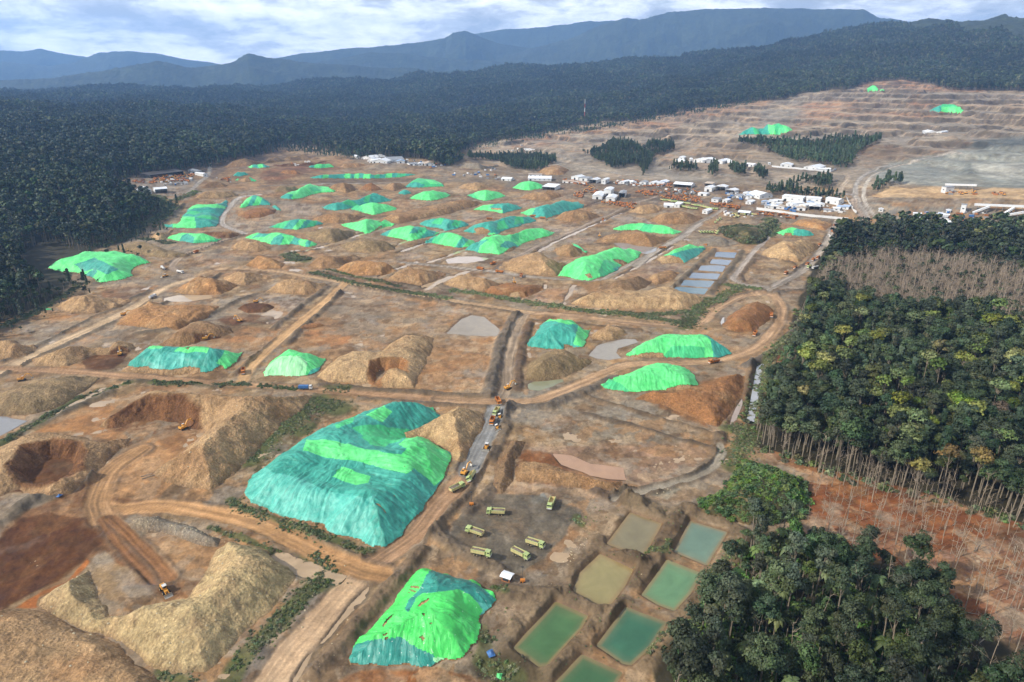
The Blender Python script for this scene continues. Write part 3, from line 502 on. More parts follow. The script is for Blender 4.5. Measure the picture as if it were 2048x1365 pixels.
PONDS = [ # thing name, outline, water colour, label, level below land
 ('settling_pond', Z('X',[(1262,1026),(1320,1047),(1284,1112),(1218,1086)]),(144,134,104),1.0),
 ('settling_pond', Z('J',[(345,315),(522,368),(420,530),(265,465)]),(120,146,126),1.2),
 ('settling_pond', Z('X',[(1202,1110),(1263,1139),(1245,1172),(1216,1208),(1196,1208),(1150,1180),(1162,1146)]),(164,152,104),1.0),
 ('settling_pond', Z('J',[(225,515),(390,580),(330,680),(255,762),(180,735),(100,688)]),(112,152,110),1.2),
 ('settling_pond', Z('I',[(1500,835),(1672,912),(1640,975),(1440,1192),(1400,1196),(1262,1095)]),(82,118,74),1.2),
 ('settling_pond', Z('X',[(1253,1215),(1330,1244),(1300,1290),(1260,1326),(1246,1324),(1198,1290)]),(70,118,90),1.3),
 ('settling_pond', Z('X',[(1166,1312),(1240,1346),(1215,1390),(1170,1440),(1080,1400)]),(74,114,74),1.2),
 ('blue_pond', Z('C',[(250,655),(365,658),(350,690),(240,682)]),(112,126,142), .8),
 ('blue_pond', Z('C',[(228,696),(335,703),(315,730),(212,722)]),(112,126,142), .8),
 ('blue_pond', Z('C',[(165,733),(298,736),(280,770),(145,762)]),(110,124,140), .8),
 ('blue_pond', Z('C',[(112,775),(268,783),(247,815),(92,806)]),(108,122,138), .8),
 ('blue_pond', Z('C',[(66,818),(232,826),(207,861),(42,851)]),(104,124,136), .8),
 ('blue_pond', Z('C',[(16,858),(198,870),(172,902),(-8,882)]),(100,126,134), .8),
 ('puddle', Z('E',[(860,312),(900,268),(950,228),(1000,205),(1075,215),(1120,250),(1168,292),(1150,330),(1060,326),(980,325)]),(158,144,124), .3),
 ('puddle', Z('E',[(1695,440),(1740,385),(1800,365),(1900,345),(1960,345),(1985,362),(1860,400),(1850,425),(1880,455),(1810,465),(1740,458)]),(160,150,136), .3),
 ('puddle', Z('E',[(1335,612),(1370,595),(1450,590),(1530,580),(1540,592),(1480,620),(1400,645),(1345,640)]),(146,146,116), .3),
 ('puddle', Z('E',[(1480,1015),(1600,1030),(1700,1075),(1800,1085),(1885,1098),(1905,1165),(1800,1160),(1700,1140),(1540,1080)]),(186,150,122), .3),
 ('puddle', Z('X',[(-60,830),(0,830),(30,838),(52,842),(20,860),(-20,880),(-60,880)]),(150,148,146), .3),
 ('puddle', Z('B',[(1250,605),(1340,603),(1500,630),(1495,650),(1440,668),(1380,655),(1310,640)]),(158,152,146), .3),
 ('puddle', Z('B',[(270,700),(340,682),(440,682),(520,692),(480,708),(380,722),(280,722)]),(196,176,158), .3),
 ('puddle', Z('Fz',[(590,185),(600,180),(600,215),(592,222),(583,205)]),(190,184,178), .3),
 ('puddle', Z('Fz',[(655,620),(685,575),(688,600),(660,670),(630,695),(640,655)]),(178,160,146), .3),
 ('puddle', Z('A',[(640,905),(650,925),(520,945),(380,945),(380,925),(460,908)]),(194,170,140), .3),
]
canal_pts = Z('Fz',[(777,395),(762,480),(748,560),(738,620),(728,672)])
# ------------------------------------------------------------------ build the grid
NA = 1300
az_g = np.linspace(-0.92,0.92, NA)
dep = np.concatenate([np.radians(np.linspace(72,48,60, endpoint=False)), np.radians(np.linspace(48,9.2,560))])
r_g = np.concatenate([H/np.tan(dep), np.arange(1180,3500,6.5), np.geomspace(3506,16500,190)])
NR = len(r_g)
A_, R_ = np.meshgrid(az_g, r_g); gx = (R_*np.sin(A_)).ravel(); gy = (R_*np.cos(A_)).ravel(); gr = R_.ravel()
gz = zbase(gx, gy)
mine = gr < 1500
wx = fbm(gx, gy,14,3,31)*3.2; wy = fbm(gx, gy,14,3,32)*3.2
sc_far = np.clip(gr/700,1,5)
qx, qy = project(gx+wx*sc_far, gy+wy*sc_far, gz)
gpx, gpy = project(gx, gy, gz)
# base colour of worked ground
def mix(c, m, col): c += (np.asarray(col, np.float32)-c)*m[:, None].astype(np.float32) if np.ndim(m) else (np.asarray(col, np.float32)-c)*m
col = np.tile(np.array((168,142,108), np.float32),(len(gx),1))
nA = fbm(gx, gy,75,5,41,0.55); nB = fbm(gx, gy,26,5,42,0.6); nC = fbm(gx, gy,7,4,43,0.6)
mix(col, sst(nA,0.02,0.35)*0.8, GRAY); mix(col, sst(-nA,0.05,0.4)*0.7,(180,140,100)); mix(col, sst(nB,0.15,0.5)*0.55,(182,160,138)); mix(col, sst(-nB,0.15,0.5)*0.5,(136,110,84))
wet = np.ones(len(gx), np.float32)
def box(poly, pad):
    return np.where((qx > poly[:,0].min()-pad) & (qx < poly[:,0].max()+pad) & (qy > poly[:,1].min()-pad) & (qy < poly[:,1].max()+pad))[0]
forest_floor = np.zeros(len(gx), np.float32)
for c, poly, soft, st in PAINT:
    i = box(poly,12)
    if not len(i): continue
    d = pdist(qx[i], qy[i], poly); m = sst(d,-soft, soft)
    if st < 1: m = m*st*np.clip(0.8+0.7*nB[i]+0.3*nC[i],0.25,1.15)
    m = np.clip(m,0,1); cc = np.asarray(c, np.float32)
    col[i] += (cc-col[i])*m[:, None]
    forest_floor[i] = np.where(c is FLOOR, np.maximum(forest_floor[i], m), forest_floor[i]*(1-m))
hm_ = sst(pdist(gpx, gpy, HILLPOLY),-2,6)*(gr > 1150); pitz = sst(pdist(gpx, gpy, Z('P',[(240,420),(460,280),(800,210),(1100,170),(1300,120),(1600,110),(2048,60),(3200,40),(3200,900),(240,900)])),-3,3)
worked = (1-forest_floor)
def again(keep, k):
    for c, poly, soft, st in PAINT:
        if c not in keep: continue
        i = box(poly,12)
        if len(i): m = sst(pdist(qx[i], qy[i], poly),-soft, soft)*k*np.clip(st*(0.9+.3*nC[i]),0,1); col[i] += (np.asarray(c, np.float32)-col[i])*np.clip(m,0,1)[:, None]
nearw = worked*(gr < 3200)*(1-0.65*hm_)
mix(col, nearw*sst(fbm(gx, gy,11,5,51,0.6),0.12,0.5)*0.55,(112,86,64)); mix(col, nearw*sst(fbm(gx, gy,9,5,52,0.6),0.15,0.5)*0.4,(206,182,152)); mix(col, nearw*sst(fbm(gx, gy,19,5,53,0.6),0.2,0.5)*0.3,(184,138,94))
kq = nearw*(gr < 1250)
e1 = fbm(gx+wx, gy+wy,16,5,56,0.62); e2 = fbm(gx-wx, gy+wy,24,5,57,0.62); e3 = fbm(gx+wy, gy-wx,10,5,58,0.62)
mix(col, kq*sst(e1,0.20,0.25)*0.55,(206,180,148)); mix(col, kq*sst(-e1,0.26,0.31)*0.55,(112,88,64)); mix(col, kq*sst(e2,0.22,0.27)*0.5,(160,152,140)); mix(col, kq*sst(-e2,0.24,0.29)*0.45,(190,140,92)); mix(col, kq*sst(np.abs(e3),0.0,0.02)*-0.0+kq*(1-sst(np.abs(e3),0.0,0.035))*0.4,(100,82,64))
st_r = fbm(gx, gy,22,4,54,0.6, True); wetness = nearw*sst(st_r,0.45,0.8)*(gr < 1200)
mix(col, wetness*0.35,(176,164,152)); wet -= 0.75*wetness*sst(nB,-0.1,0.4)
# terrace strata on the hillside: colour runs with the height, painted bench shade with the slope
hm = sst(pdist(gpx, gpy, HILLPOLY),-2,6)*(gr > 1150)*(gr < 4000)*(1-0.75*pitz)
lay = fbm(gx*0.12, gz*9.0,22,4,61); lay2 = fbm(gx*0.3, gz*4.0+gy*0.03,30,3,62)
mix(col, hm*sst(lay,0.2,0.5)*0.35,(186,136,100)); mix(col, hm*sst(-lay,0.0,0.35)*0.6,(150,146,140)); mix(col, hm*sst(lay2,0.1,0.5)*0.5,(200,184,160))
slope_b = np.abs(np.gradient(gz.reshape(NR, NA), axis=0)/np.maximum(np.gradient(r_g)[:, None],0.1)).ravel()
mix(col, hm*sst(slope_b,0.22,0.6)*0.75,(104,96,88)); mix(col, hm*sst(-slope_b,-0.16,-0.05)*0.35,(198,188,172))  # bench shading painted in: steep risers darkened, treads paled, over grey rock and soil
again((PITG,(206,204,194), CREAM,(96,106,110)),0.7); again((ORANGE,(120,76,42),(188,146,104),(204,158,112),(196,150,104),(186,116,62)),0.5); again((DKB, YARD),0.75)
# ------------------------------------------------------------------ heights of the worked ground
flat_zone = gr < 1180
relief = (fbm(gx, gy,34,5,71,0.55)*1.1 + fbm(gx, gy,6,3,72)*0.38 + fbm(gx, gy,12,4,74,0.6, True)*0.45) * worked * flat_zone
relief += fbm(gx, gy,60,4,73)*2.0*forest_floor*flat_zone
dz = relief.astype(np.float64)
def wpts(tagname, pts):
    w = unproject(*Z(tagname, pts).T); return w
road_m = np.zeros(len(gx), np.float32)
ST = [('A',[(1080,670),(1140,690),(1200,710)],14,1.9),('A',[(1230,775),(1500,840),(1700,880),(1860,900),(2048,930)],7,1.7),('B',[(300,880),(460,895),(620,930),(800,960),(950,975)],8,1.6),('B',[(960,985),(1100,1000),(1300,1020),(1500,1020),(1700,1010)],7,1.6),('Fz',[(0,150),(120,165),(260,185),(400,210)],8,1.7),('Fz',[(400,230),(440,180),(490,130),(530,90)],12,1.8),('A',[(1270,740),(1500,800),(1760,860)],4,2.2),('A',[(240,580),(330,590),(420,610)],7,2.0),
 ('D',[(20,955),(150,880),(300,790),(420,710),(600,650),(760,600)],5,1.8),('D',[(880,605),(1050,610),(1250,615),(1400,610),(1600,625),(1740,640)],4,1.6),('D',[(1440,1060),(1540,960),(1660,870),(1780,760),(1880,690)],13,1.7),('D',[(1480,1020),(1600,900),(1720,800)],9,1.6),('E',[(30,760),(130,720),(220,760)],16,1.9),('E',[(60,860),(0,900)],8,2.0),
 ('G',[(1350,240),(1450,300),(1650,370),(1850,440),(2048,510)],5,1.5),('G',[(1230,400),(1380,450),(1560,520),(1720,590)],3,1.6),('G',[(1760,600),(1880,620),(1850,720),(1740,830),(1620,960),(1500,1080),(1380,1200),(1340,1290)],7,1.6),('G',[(1800,560),(1930,640),(1900,740)],8,1.6),('G',[(950,1240),(1060,1280),(1100,1330)],6,1.6),('I',[(0,400),(150,460),(300,520),(430,545)],3.5,1.7),
 ('I',[(1060,1000),(1090,1080),(1060,1160),(1130,1210),(1210,1230)],6,1.6),('I',[(1190,1220),(1240,1260)],8,1.4),('I',[(1130,760),(1200,790)],3,1.6),('I',[(1620,340),(1650,380)],5,1.5),('Fz',[(720,680),(740,560),(790,480),(800,400),(850,330),(900,280)],7,1.9),('Fz',[(620,720),(720,720),(700,800),(640,860),(640,900)],11,1.8),('C',[(300,850),(420,860),(520,880)],8,2.2),('C',[(240,960),(310,900),(380,870)],9,2.2),('J',[(100,470),(200,480),(240,430)],3,1.6),('J',[(400,700),(460,600),(560,480)],4,1.6),('J',[(120,1000),(200,880)],3,1.6),
 ('A',[(150,560),(230,500),(330,470),(420,400)],16,2.6),('A',[(60,600),(120,580),(200,560)],12,2.6),('Q',[(560,760),(760,880),(840,940)],20,3),('Q',[(900,820),(1080,760),(1180,700)],10,3),('O',[(600,1080),(660,1200),(560,1330),(640,1250)],14,2.6),('D',[(0,280),(200,190),(330,120),(480,20)],8,2.2),('D',[(1900,640),(2048,640)],6,2)]
for tg, pts, hw, h, c in BANKS+[(t_, p_, w_*0.42,0.12,(100,106,64)) for t_, p_, w_, _ in ST]:
    w = wpts(tg, pts); p2 = [tuple(v[:2]) for v in w]; pad = hw*3+3
    a = w[:, :2]; i = np.where((gx > a[:,0].min()-pad) & (gx < a[:,0].max()+pad) & (gy > a[:,1].min()-pad) & (gy < a[:,1].max()+pad))[0]
    if not len(i): continue
    d = ldist(gx[i]+wx[i]*0.35, gy[i]+wy[i]*0.35, p2)
    c = tuple(v_*0.86 for v_ in c) if abs(h) > .3 else c; s = 1-sst(d, hw*0.25, hw*1.6); dz[i] += 1.35*h*s*(0.85+0.8*nC[i]+0.5*nB[i])
    m = (1-sst(d+wx[i]*.5, hw*0.7, hw*1.6))*0.85*np.clip(1+0.5*nC[i]+.5*nB[i], .3,1.1); col[i] += (np.asarray(c, np.float32)-col[i])*np.clip(m,0,1)[:, None]
for tg, pts, width, c, rut in ROADS:
    w = wpts(tg, pts); q = []
    for k in range(len(w)-1):       # smooth the centre line
        p0 = w[max(k-1,0)]; p1 = w[k]; p2_ = w[k+1]; p3 = w[min(k+2, len(w)-1)]
        for t in np.linspace(0,1,6, endpoint=False):
            q.append(0.5*((2*p1)+(-p0+p2_)*t+(2*p0-5*p1+4*p2_-p3)*t*t+(-p0+3*p1-3*p2_+p3)*t**3))
    q.append(w[-1]); q = np.array(q)[:, :2]; hw = width/2; pad = hw+8
    i = np.where((gx > q[:,0].min()-pad) & (gx < q[:,0].max()+pad) & (gy > q[:,1].min()-pad) & (gy < q[:,1].max()+pad))[0]
    if not len(i): continue
    X = gx[i]+wx[i]*0.25; Y = gy[i]+wy[i]*0.25
    d = np.full(len(i),1e9); lat = np.zeros(len(i)); lon = np.zeros(len(i)); run = 0
    for (ax, ay),(bx, by) in zip(q[:-1], q[1:]):
        ex, ey = bx-ax, by-ay; L = math.hypot(ex, ey)
        if L < 1e-6: continue
        t = np.clip(((X-ax)*ex+(Y-ay)*ey)/L**2,0,1); dd = np.hypot(X-ax-t*ex, Y-ay-t*ey); cr = ((X-ax)*ey-(Y-ay)*ex)/L
        u = dd < d; d = np.where(u, dd, d); lat = np.where(u, cr, lat); lon = np.where(u, run+t*L, lon); run += L
    en = fbm(X, Y,7,3,83)*0.22; m = (1-sst(d/hw+en,0.72,1.15))
    shade = fbm(lat*1.0, lon*0.05,1.6,3,81)
    rc = np.asarray(c, np.float32)[None, :]*(1+0.30*(0.25+rut)*shade[:, None]*1.3) + (fbm(X, Y,9,4,82)*12)[:, None]; rc = rc*1.06
    col[i] += (rc-col[i])*(m*0.97)[:, None]
    sh = np.exp(-((d-hw*1.15)/1.2)**2)*np.clip(0.5+1.6*nB[i],0,1)                # windrow of spoil along each edge
    dz[i] = dz[i]*(1-m)+0.15*m*shade*rut+sh*0.5*(1+nC[i]); col[i] += (np.array((122,106,90), np.float32)-col[i])*(sh*0.55)[:, None]
    road_m[i] = np.maximum(road_m[i], m); wet[i] = np.minimum(wet[i],1-0.45*m*sst(shade,0.15,0.5))
pond_w = []
pmask = np.zeros(len(gx), bool)
for nm, poly, c, lev in PONDS:
    w = unproject(*poly.T)[:, :2]; i = np.where((gx > w[:,0].min()-12) & (gx < w[:,0].max()+12) & (gy > w[:,1].min()-12) & (gy < w[:,1].max()+12))[0]
    big = nm != 'puddle'
    k_w = 0.12 if big else 0.5
    d = pdist(gx[i]+wx[i]*k_w, gy[i]+wy[i]*k_w, w)
    if big:
        lev *= 0.55; sl = np.clip((d+1.4)/1.9,0,1); dz[i] = dz[i]*(1-sst(d,-3,-1))-sl*(lev+0.8)
        e = np.exp(-((d+0.5)/1.2)**2); col[i] += (np.array((170,140,104), np.float32)-col[i])*(e*0.6)[:, None]
        e = sst(d,-2.2,-1.2)*(1-sst(d,-0.3,0.4)); col[i] += (np.array((112,86,60), np.float32)-col[i])*(e*0.55)[:, None]
    else:
        sl = sst(d,-3,1.5); dz[i] = dz[i]*(1-sst(d,-3,0))-sl*(lev+0.5)+0.18*(1-sl)
        e = np.exp(-(d/1.5)**2); col[i] += (np.array((120,96,76), np.float32)-col[i])*(e*0.5)[:, None]
    pmask[i] |= d > -5
    wet[i] = np.minimum(wet[i],1-0.6*np.exp(-(d/2.0)**2))
    pond_w.append((nm, w, c,-lev if big else -lev, big))
cw = unproject(*canal_pts.T)[:, :2]
i = np.where((gx > cw[:,0].min()-15) & (gx < cw[:,0].max()+15) & (gy > cw[:,1].min()-15) & (gy < cw[:,1].max()+15))[0]
d = ldist(gx[i], gy[i],[tuple(v) for v in cw]); pmask[i] |= d < 9; dz[i] = dz[i]-2.4*(1-sst(d,1.5,6)); yd = Z('I',[(870,380),(1090,170),(1350,190),(1680,300),(1560,450),(1300,720),(1150,720),(850,480)]); pmask |= pdist(gpx, gpy, yd) > 0
fade = 1-sst(gr,1250,1500)
hillm = (gr >= 1180)
dz = np.where(hillm, dz*0+np.where(np.abs(dz) > 0, dz,0)*1.0, dz)
gz2 = gz + dz
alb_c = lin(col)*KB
wn_ = 1-sst(gr,350,650); wf_ = sst(gr,900,1500); wm_ = 1-wn_-wf_
vv = fbm(gx, gy,3.2,4,91,0.65)*wn_+fbm(gx, gy,8,4,95,0.65)*wm_+fbm(gx, gy,24,4,96,0.65)*wf_; v2 = fbm(gx, gy,7.5,4,94,0.6, True)*wn_+fbm(gx, gy,18,4,97,0.6, True)*wm_+fbm(gx, gy,50,4,98,0.6, True)*wf_; alb_c = alb_c*np.clip(1+(0.42*vv*worked+0.30*(v2-0.2)*worked)*(1-0.6*road_m),0.45,1.6)[:, None]
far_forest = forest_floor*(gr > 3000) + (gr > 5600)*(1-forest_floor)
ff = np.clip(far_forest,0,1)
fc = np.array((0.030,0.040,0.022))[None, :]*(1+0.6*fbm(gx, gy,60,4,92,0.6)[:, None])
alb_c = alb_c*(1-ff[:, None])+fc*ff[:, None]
alb_c = np.clip(alb_c*(1-0.19*worked)[:, None],0.01,0.85).astype(np.float32)
# distant canopy relief where the single trees stop
can = (np.abs(fbm(gx, gy,45,4,93,0.6))*16)*sst(gr,5000,5600)
gz2 = gz2 + can
verts = np.stack([gx, gy, gz2],1)
ii = np.arange(NR-1)[:, None]*NA+np.arange(NA-1)[None, :]; quads = np.stack([ii, ii+1, ii+NA+1, ii+NA],-1).reshape(-1,4)
fr = gr[quads[:,0]]; froad = road_m[quads].mean(1) > 0.5
M_GROUND = earth_mat("ground_earth",1.0,0.36,0.16,0.4,0.12)
M_HILL = earth_mat("hillside_earth",7.0,0.55,2.2,0.5)
M_MTN = earth_mat("mountain_forest",34.0,0.7,14.0,0.6)
near = fr < 1180; mid = (fr >= 1180) & (fr < 3500); farq = fr >= 3500
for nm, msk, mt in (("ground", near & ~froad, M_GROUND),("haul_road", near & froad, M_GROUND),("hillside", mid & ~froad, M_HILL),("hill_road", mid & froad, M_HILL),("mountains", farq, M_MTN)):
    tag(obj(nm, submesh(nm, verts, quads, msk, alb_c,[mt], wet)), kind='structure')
# rain water standing in the low spots of the worked ground
lv = np.percentile(gz2[(worked > 0.9) & (gr > 200) & (gr < 1100) & (road_m < .2)],6.0); pf = near & ~froad & (gz2[quads].min(1) < lv+0.05) & (worked[quads].min(1) > 0.9) & (fr > 190) & (fr < 1120) & ~pmask[quads].any(1)

pud_verts = verts.copy(); pud_verts[:,2] = lv
# the world right round, below and behind the picture
def apron():
    bm = bmesh.new(); pts = []
    n = 40; angs = np.linspace(0.92,2*math.pi-0.92, n)
    for a in angs:
        pts.append([bm.verts.new((r*math.sin(a), r*math.cos(a),-0.3 if r < 1500 else -2)) for r in (55,1200,16500)])
    for p, q in zip(pts[:-1], pts[1:]):
        for k in range(2): bm.faces.new((p[k], p[k+1], q[k+1], q[k]))
    c = [bm.verts.new((62*math.sin(a),62*math.cos(a),-0.4)) for a in np.linspace(0,2*math.pi,40, endpoint=False)]
    bm.faces.new(c[::-1]); bmesh.ops.recalc_face_normals(bm, faces=bm.faces)
    me = bpy.data.meshes.new("land_behind"); bm.to_mesh(me); bm.free(); me.materials.append(plain("land_behind", alb(110,100,70),0.9, scale=0.01)); tag(obj("terrain", me), kind='structure')
apron()
# ground height lookup for everything that stands on it
_gz2 = gz2.reshape(NR, NA); _da = az_g[1]-az_g[0]
def zland(x, y):
    x = np.asarray(x, float); y = np.asarray(y, float); r = np.hypot(x, y); a = np.arctan2(x, y)
    j = np.clip((a-az_g[0])/_da,0, NA-1.001); ji = j.astype(int); u = j-ji
    i_ = np.clip(np.searchsorted(r_g, r)-1,0, NR-2); t = np.clip((r-r_g[i_])/(r_g[i_+1]-r_g[i_]),0,1)
    return (_gz2[i_, ji]*(1-u)+_gz2[i_, ji+1]*u)*(1-t)+(_gz2[i_+1, ji]*(1-u)+_gz2[i_+1, ji+1]*u)*t
# ------------------------------------------------------------------ water
def water_mat(name, c, rough=0.08, mottled=0.10, big=True):
    m, n, l, b = new_mat(name); g = add(n, 'ShaderNodeNewGeometry').outputs['Position']
    rgb = add(n, 'ShaderNodeRGB'); rgb.outputs[0].default_value = (*alb(*c, k=0.78),1)
    n1 = noise_node(n, l, g,0.09,4,0.6,1.0)
    l.new(mulcol(n, l, rgb.outputs[0], mapr(n, l, n1,0.3,0.7,1-mottled,1+mottled)), b.inputs['Base Color'])
    b.inputs['Roughness'].default_value = rough; b.inputs['IOR'].default_value = 1.33
    bump(n, l, b, noise_node(n, l, g,1.6,3,0.5),0.25,0.02); return m
def pool(name, w, z, c, label):
    ctr = w.mean(0); rad = np.linalg.norm(w-ctr, axis=1).mean(); p = []
    for i in range(len(w)):
        a, b = w[i], w[(i+1) % len(w)]; k = max(2, int(np.hypot(*(b-a))/3)); p += [a+(b-a)*t/k for t in range(k)]
    p = np.array(p); ks = [1+2.2/rad,1-.2/rad,1-1.5/rad, .6, .0004]; c0 = lin((158,132,92)); c1 = lin(c); cm = [c0, c0*.6+c1*.4, c1*.85+c0*.15, c1, c1*.94]; V = []; C_ = []; n = len(p)
    for k, cc in zip(ks, cm): V.append(np.column_stack([ctr+(p-ctr)*k, np.full(n, z)])); C_.append(np.tile(cc*0.72,(n,1))*(1+.12*fbm(V[-1][:,0], V[-1][:,1],9,3,7)[:, None]))
    q = [(a*n+i, a*n+(i+1) % n,(a+1)*n+(i+1) % n,(a+1)*n+i) for a in range(4) for i in range(n)]
    me = np_mesh(name, np.concatenate(V), q, np.clip(np.concatenate(C_),0, .8), True,[M_POOL]); o = obj(name, me); me.flip_normals() if me.polygons[0].normal.z < 0 else None; tag(o, label, None, None, 'structure')
def pool_mat():
    m, n, l, b = new_mat("silty_pond_water"); g = add(n, 'ShaderNodeNewGeometry').outputs['Position']; at_ = add(n, 'ShaderNodeAttribute', attribute_name='Col'); n1 = noise_node(n, l, g,0.07,5,0.6,1.5)
    l.new(mulcol(n, l, at_.outputs['Color'], mapr(n, l, n1,0.3,0.7,0.88,1.12)), b.inputs['Base Color']); b.inputs['Roughness'].default_value = 0.09; b.inputs['IOR'].default_value = 1.33; b.inputs['Specular IOR Level'].default_value = 0.8
    bump(n, l, b, noise_node(n, l, g,1.3,4,0.6),0.35,0.03); return m
M_POOL = pool_mat()
def sheet(name, w, z, mat, label=None, grow=1.5):
    c = w.mean(0); w2 = c+(w-c)*(1+grow/np.linalg.norm(w-c, axis=1).mean())
    bm = bmesh.new(); f = bm.faces.new([bm.verts.new((x, y, z)) for x, y in w2]); bmesh.ops.triangulate(bm, faces=[f]); bmesh.ops.recalc_face_normals(bm, faces=bm.faces)
    for f in bm.faces:
        if f.normal.z < 0: f.normal_flip()
    me = bpy.data.meshes.new(name); bm.to_mesh(me); bm.free(); me.materials.append(mat); o = obj(name, me); tag(o, label, None, None, 'structure'); return o
_wm = {}
tag(obj('standing_water', submesh('standing_water', pud_verts, quads, pf, None,[water_mat("muddy_rain_water",(186,160,128),0.07,0.2)])), kind='structure')
PL = ['brownish grey settling pond at the top of the pond terraces', 'pale grey-green settling pond nearest the forest edge', 'khaki settling pond beside the lorry yard', 'light green settling pond in the middle of the terraces', 'dark green pond nearest the sheeted stockpile', 'deep green pond with a blue cast beside the right bank', 'dark green pond cut by the bottom of the picture']
for k,(nm, w, c, z, big) in enumerate(pond_w):
    if nm == 'settling_pond': pool(nm, w, z*0.55-0.1, c, PL[k]); continue
    if c not in _wm: _wm[c] = water_mat("water_%d_%d_%d" % c, c,0.12 if nm == 'settling_pond' else 0.06)
    sheet(nm, w, z, _wm[c], PL[k] if k < 7 else None,2.2 if big else 0.9)
def ribbon(pts, w, z, mat, name):
    bm = bmesh.new(); L = []; 
    for k, p in enumerate(pts):
        t = pts[min(k+1, len(pts)-1)]-pts[max(k-1,0)]; t = t/np.linalg.norm(t); nrm = np.array((-t[1], t[0]))*w/2
        L.append((bm.verts.new((*(p-nrm), z)), bm.verts.new((*(p+nrm), z))))
    for a, b_ in zip(L[:-1], L[1:]): bm.faces.new((a[0], b_[0], b_[1], a[1]))
    bmesh.ops.recalc_face_normals(bm, faces=bm.faces)
    me = bpy.data.meshes.new(name); bm.to_mesh(me); bm.free(); me.materials.append(mat); return tag(obj(name, me), kind='structure')
ribbon(cw,4.5,-1.6, water_mat("canal_water",(176,178,182),0.1), "drainage_canal")
# ================================================================== stockpiles: bare earth mounds and sheeted heaps
TS = 0.74
def pdist_arc(px, py, poly):
    d = np.full(px.shape,1e18); arc = np.zeros(px.shape); ins = np.zeros(px.shape, bool); n = len(poly); run = 0
    for i in range(n):
        ax, ay = poly[i]; bx, by = poly[(i+1) % n]; ex, ey = bx-ax, by-ay; L = math.hypot(ex, ey)
        if L < 1e-6: continue
        t = np.clip(((px-ax)*ex+(py-ay)*ey)/L**2,0,1); dd = np.hypot(px-ax-t*ex, py-ay-t*ey)
        u = dd < d; d = np.where(u, dd, d); arc = np.where(u, run+t*L, arc); run += L
        c = (ay > py) != (by > py)
        if ey: ins ^= c & (px < ax+(py-ay)/ey*ex)
    return np.where(ins, d,-d), arc
def footprint(poly, h=None):
    """traced outline of a heap of height h -> its outline on the ground"""
    p = []
    n = len(poly)
    for i in range(n):
        a, b = poly[i], poly[(i+1) % n]; k = max(1, int(np.hypot(*(b-a))/6))
        for t in range(k): p.append(a+(b-a)*t/k)
    p = np.array(p); x0, x1 = p[:,0].min(), p[:,0].max()
    yb = np.empty(len(p)); yt = np.empty(len(p))
    for i,(x, y) in enumerate(p):
        ys = []
        for j in range(len(p)):
            a, b = p[j], p[(j+1) % len(p)]
            if (a[0]-x)*(b[0]-x) <= 0 and abs(a[0]-b[0]) > 1e-6: ys.append(a[1]+(b[1]-a[1])*(x-a[0])/(b[0]-a[0]))
        ys.append(y); yb[i] = max(ys); yt[i] = min(ys)
    T = np.percentile(yb-yt,85); w = unproject(p[:,0], p[:,1]); r = np.hypot(w[:,0], w[:,1]); rb = np.percentile(r,15); hz = H-np.median(w[:,2])
    hmax = T/(F/rb+1.35*hz*F/rb**2)
    if h is None: h = float(np.clip(0.80*hmax,2.5,14.5))
    u = (p[:,0]-x0)/max(x1-x0,1); tap = sst(np.minimum(u,1-u),0.0,0.16)
    t = np.clip((yb-p[:,1])/np.maximum(yb-yt,1),0,1)*np.where(yb-yt < 3,0,1); hv = h*sst(t,0.35,0.95)*tap
    r2 = np.minimum(r, r*(1-hv/hz)+hv/TS)
    if rb > 1250:
        rf_ = np.median(r[(yb-p[:,1]) < 1.5]); r2 = np.clip(r2, rf_+2, rf_+3.6*h)
    return np.stack([w[:,0]/r*r2, w[:,1]/r*r2],1), h, float(np.median(r))
def pieces(qq, least=8):
    used, inv = np.unique(qq.ravel(), return_inverse=True); p = list(range(len(used)))
    def fd(a):
        while p[a] != a: p[a] = p[p[a]]; a = p[a]
        return a
    for a, b, c, d in inv.reshape(-1,4).tolist():
        r = fd(a)
        for k in (b, c, d): p[fd(k)] = r
    lab = np.array([fd(k) for k in inv.reshape(-1,4)[:,0].tolist()]); return [qq[lab == k] for k in np.unique(lab) if (lab == k).sum() >= least]
EARTH = {'tan': (186,154,116), 'sand': (200,170,130), 'brown': (168,134,98), 'rust': (162,116,76), 'orange': (188,144,98), 'dark': (108,72,44), 'grey': (150,140,126), 'olive': (150,130,98), 'rock': (204,182,138), 'dull': (146,120,92)}
M_EARTH = earth_mat("mound_earth",1.0,0.55,0.7,0.7,0.5); M_EARTH_FAR = earth_mat("mound_earth_far",2.4,0.5,1.0,0.5,0.5)
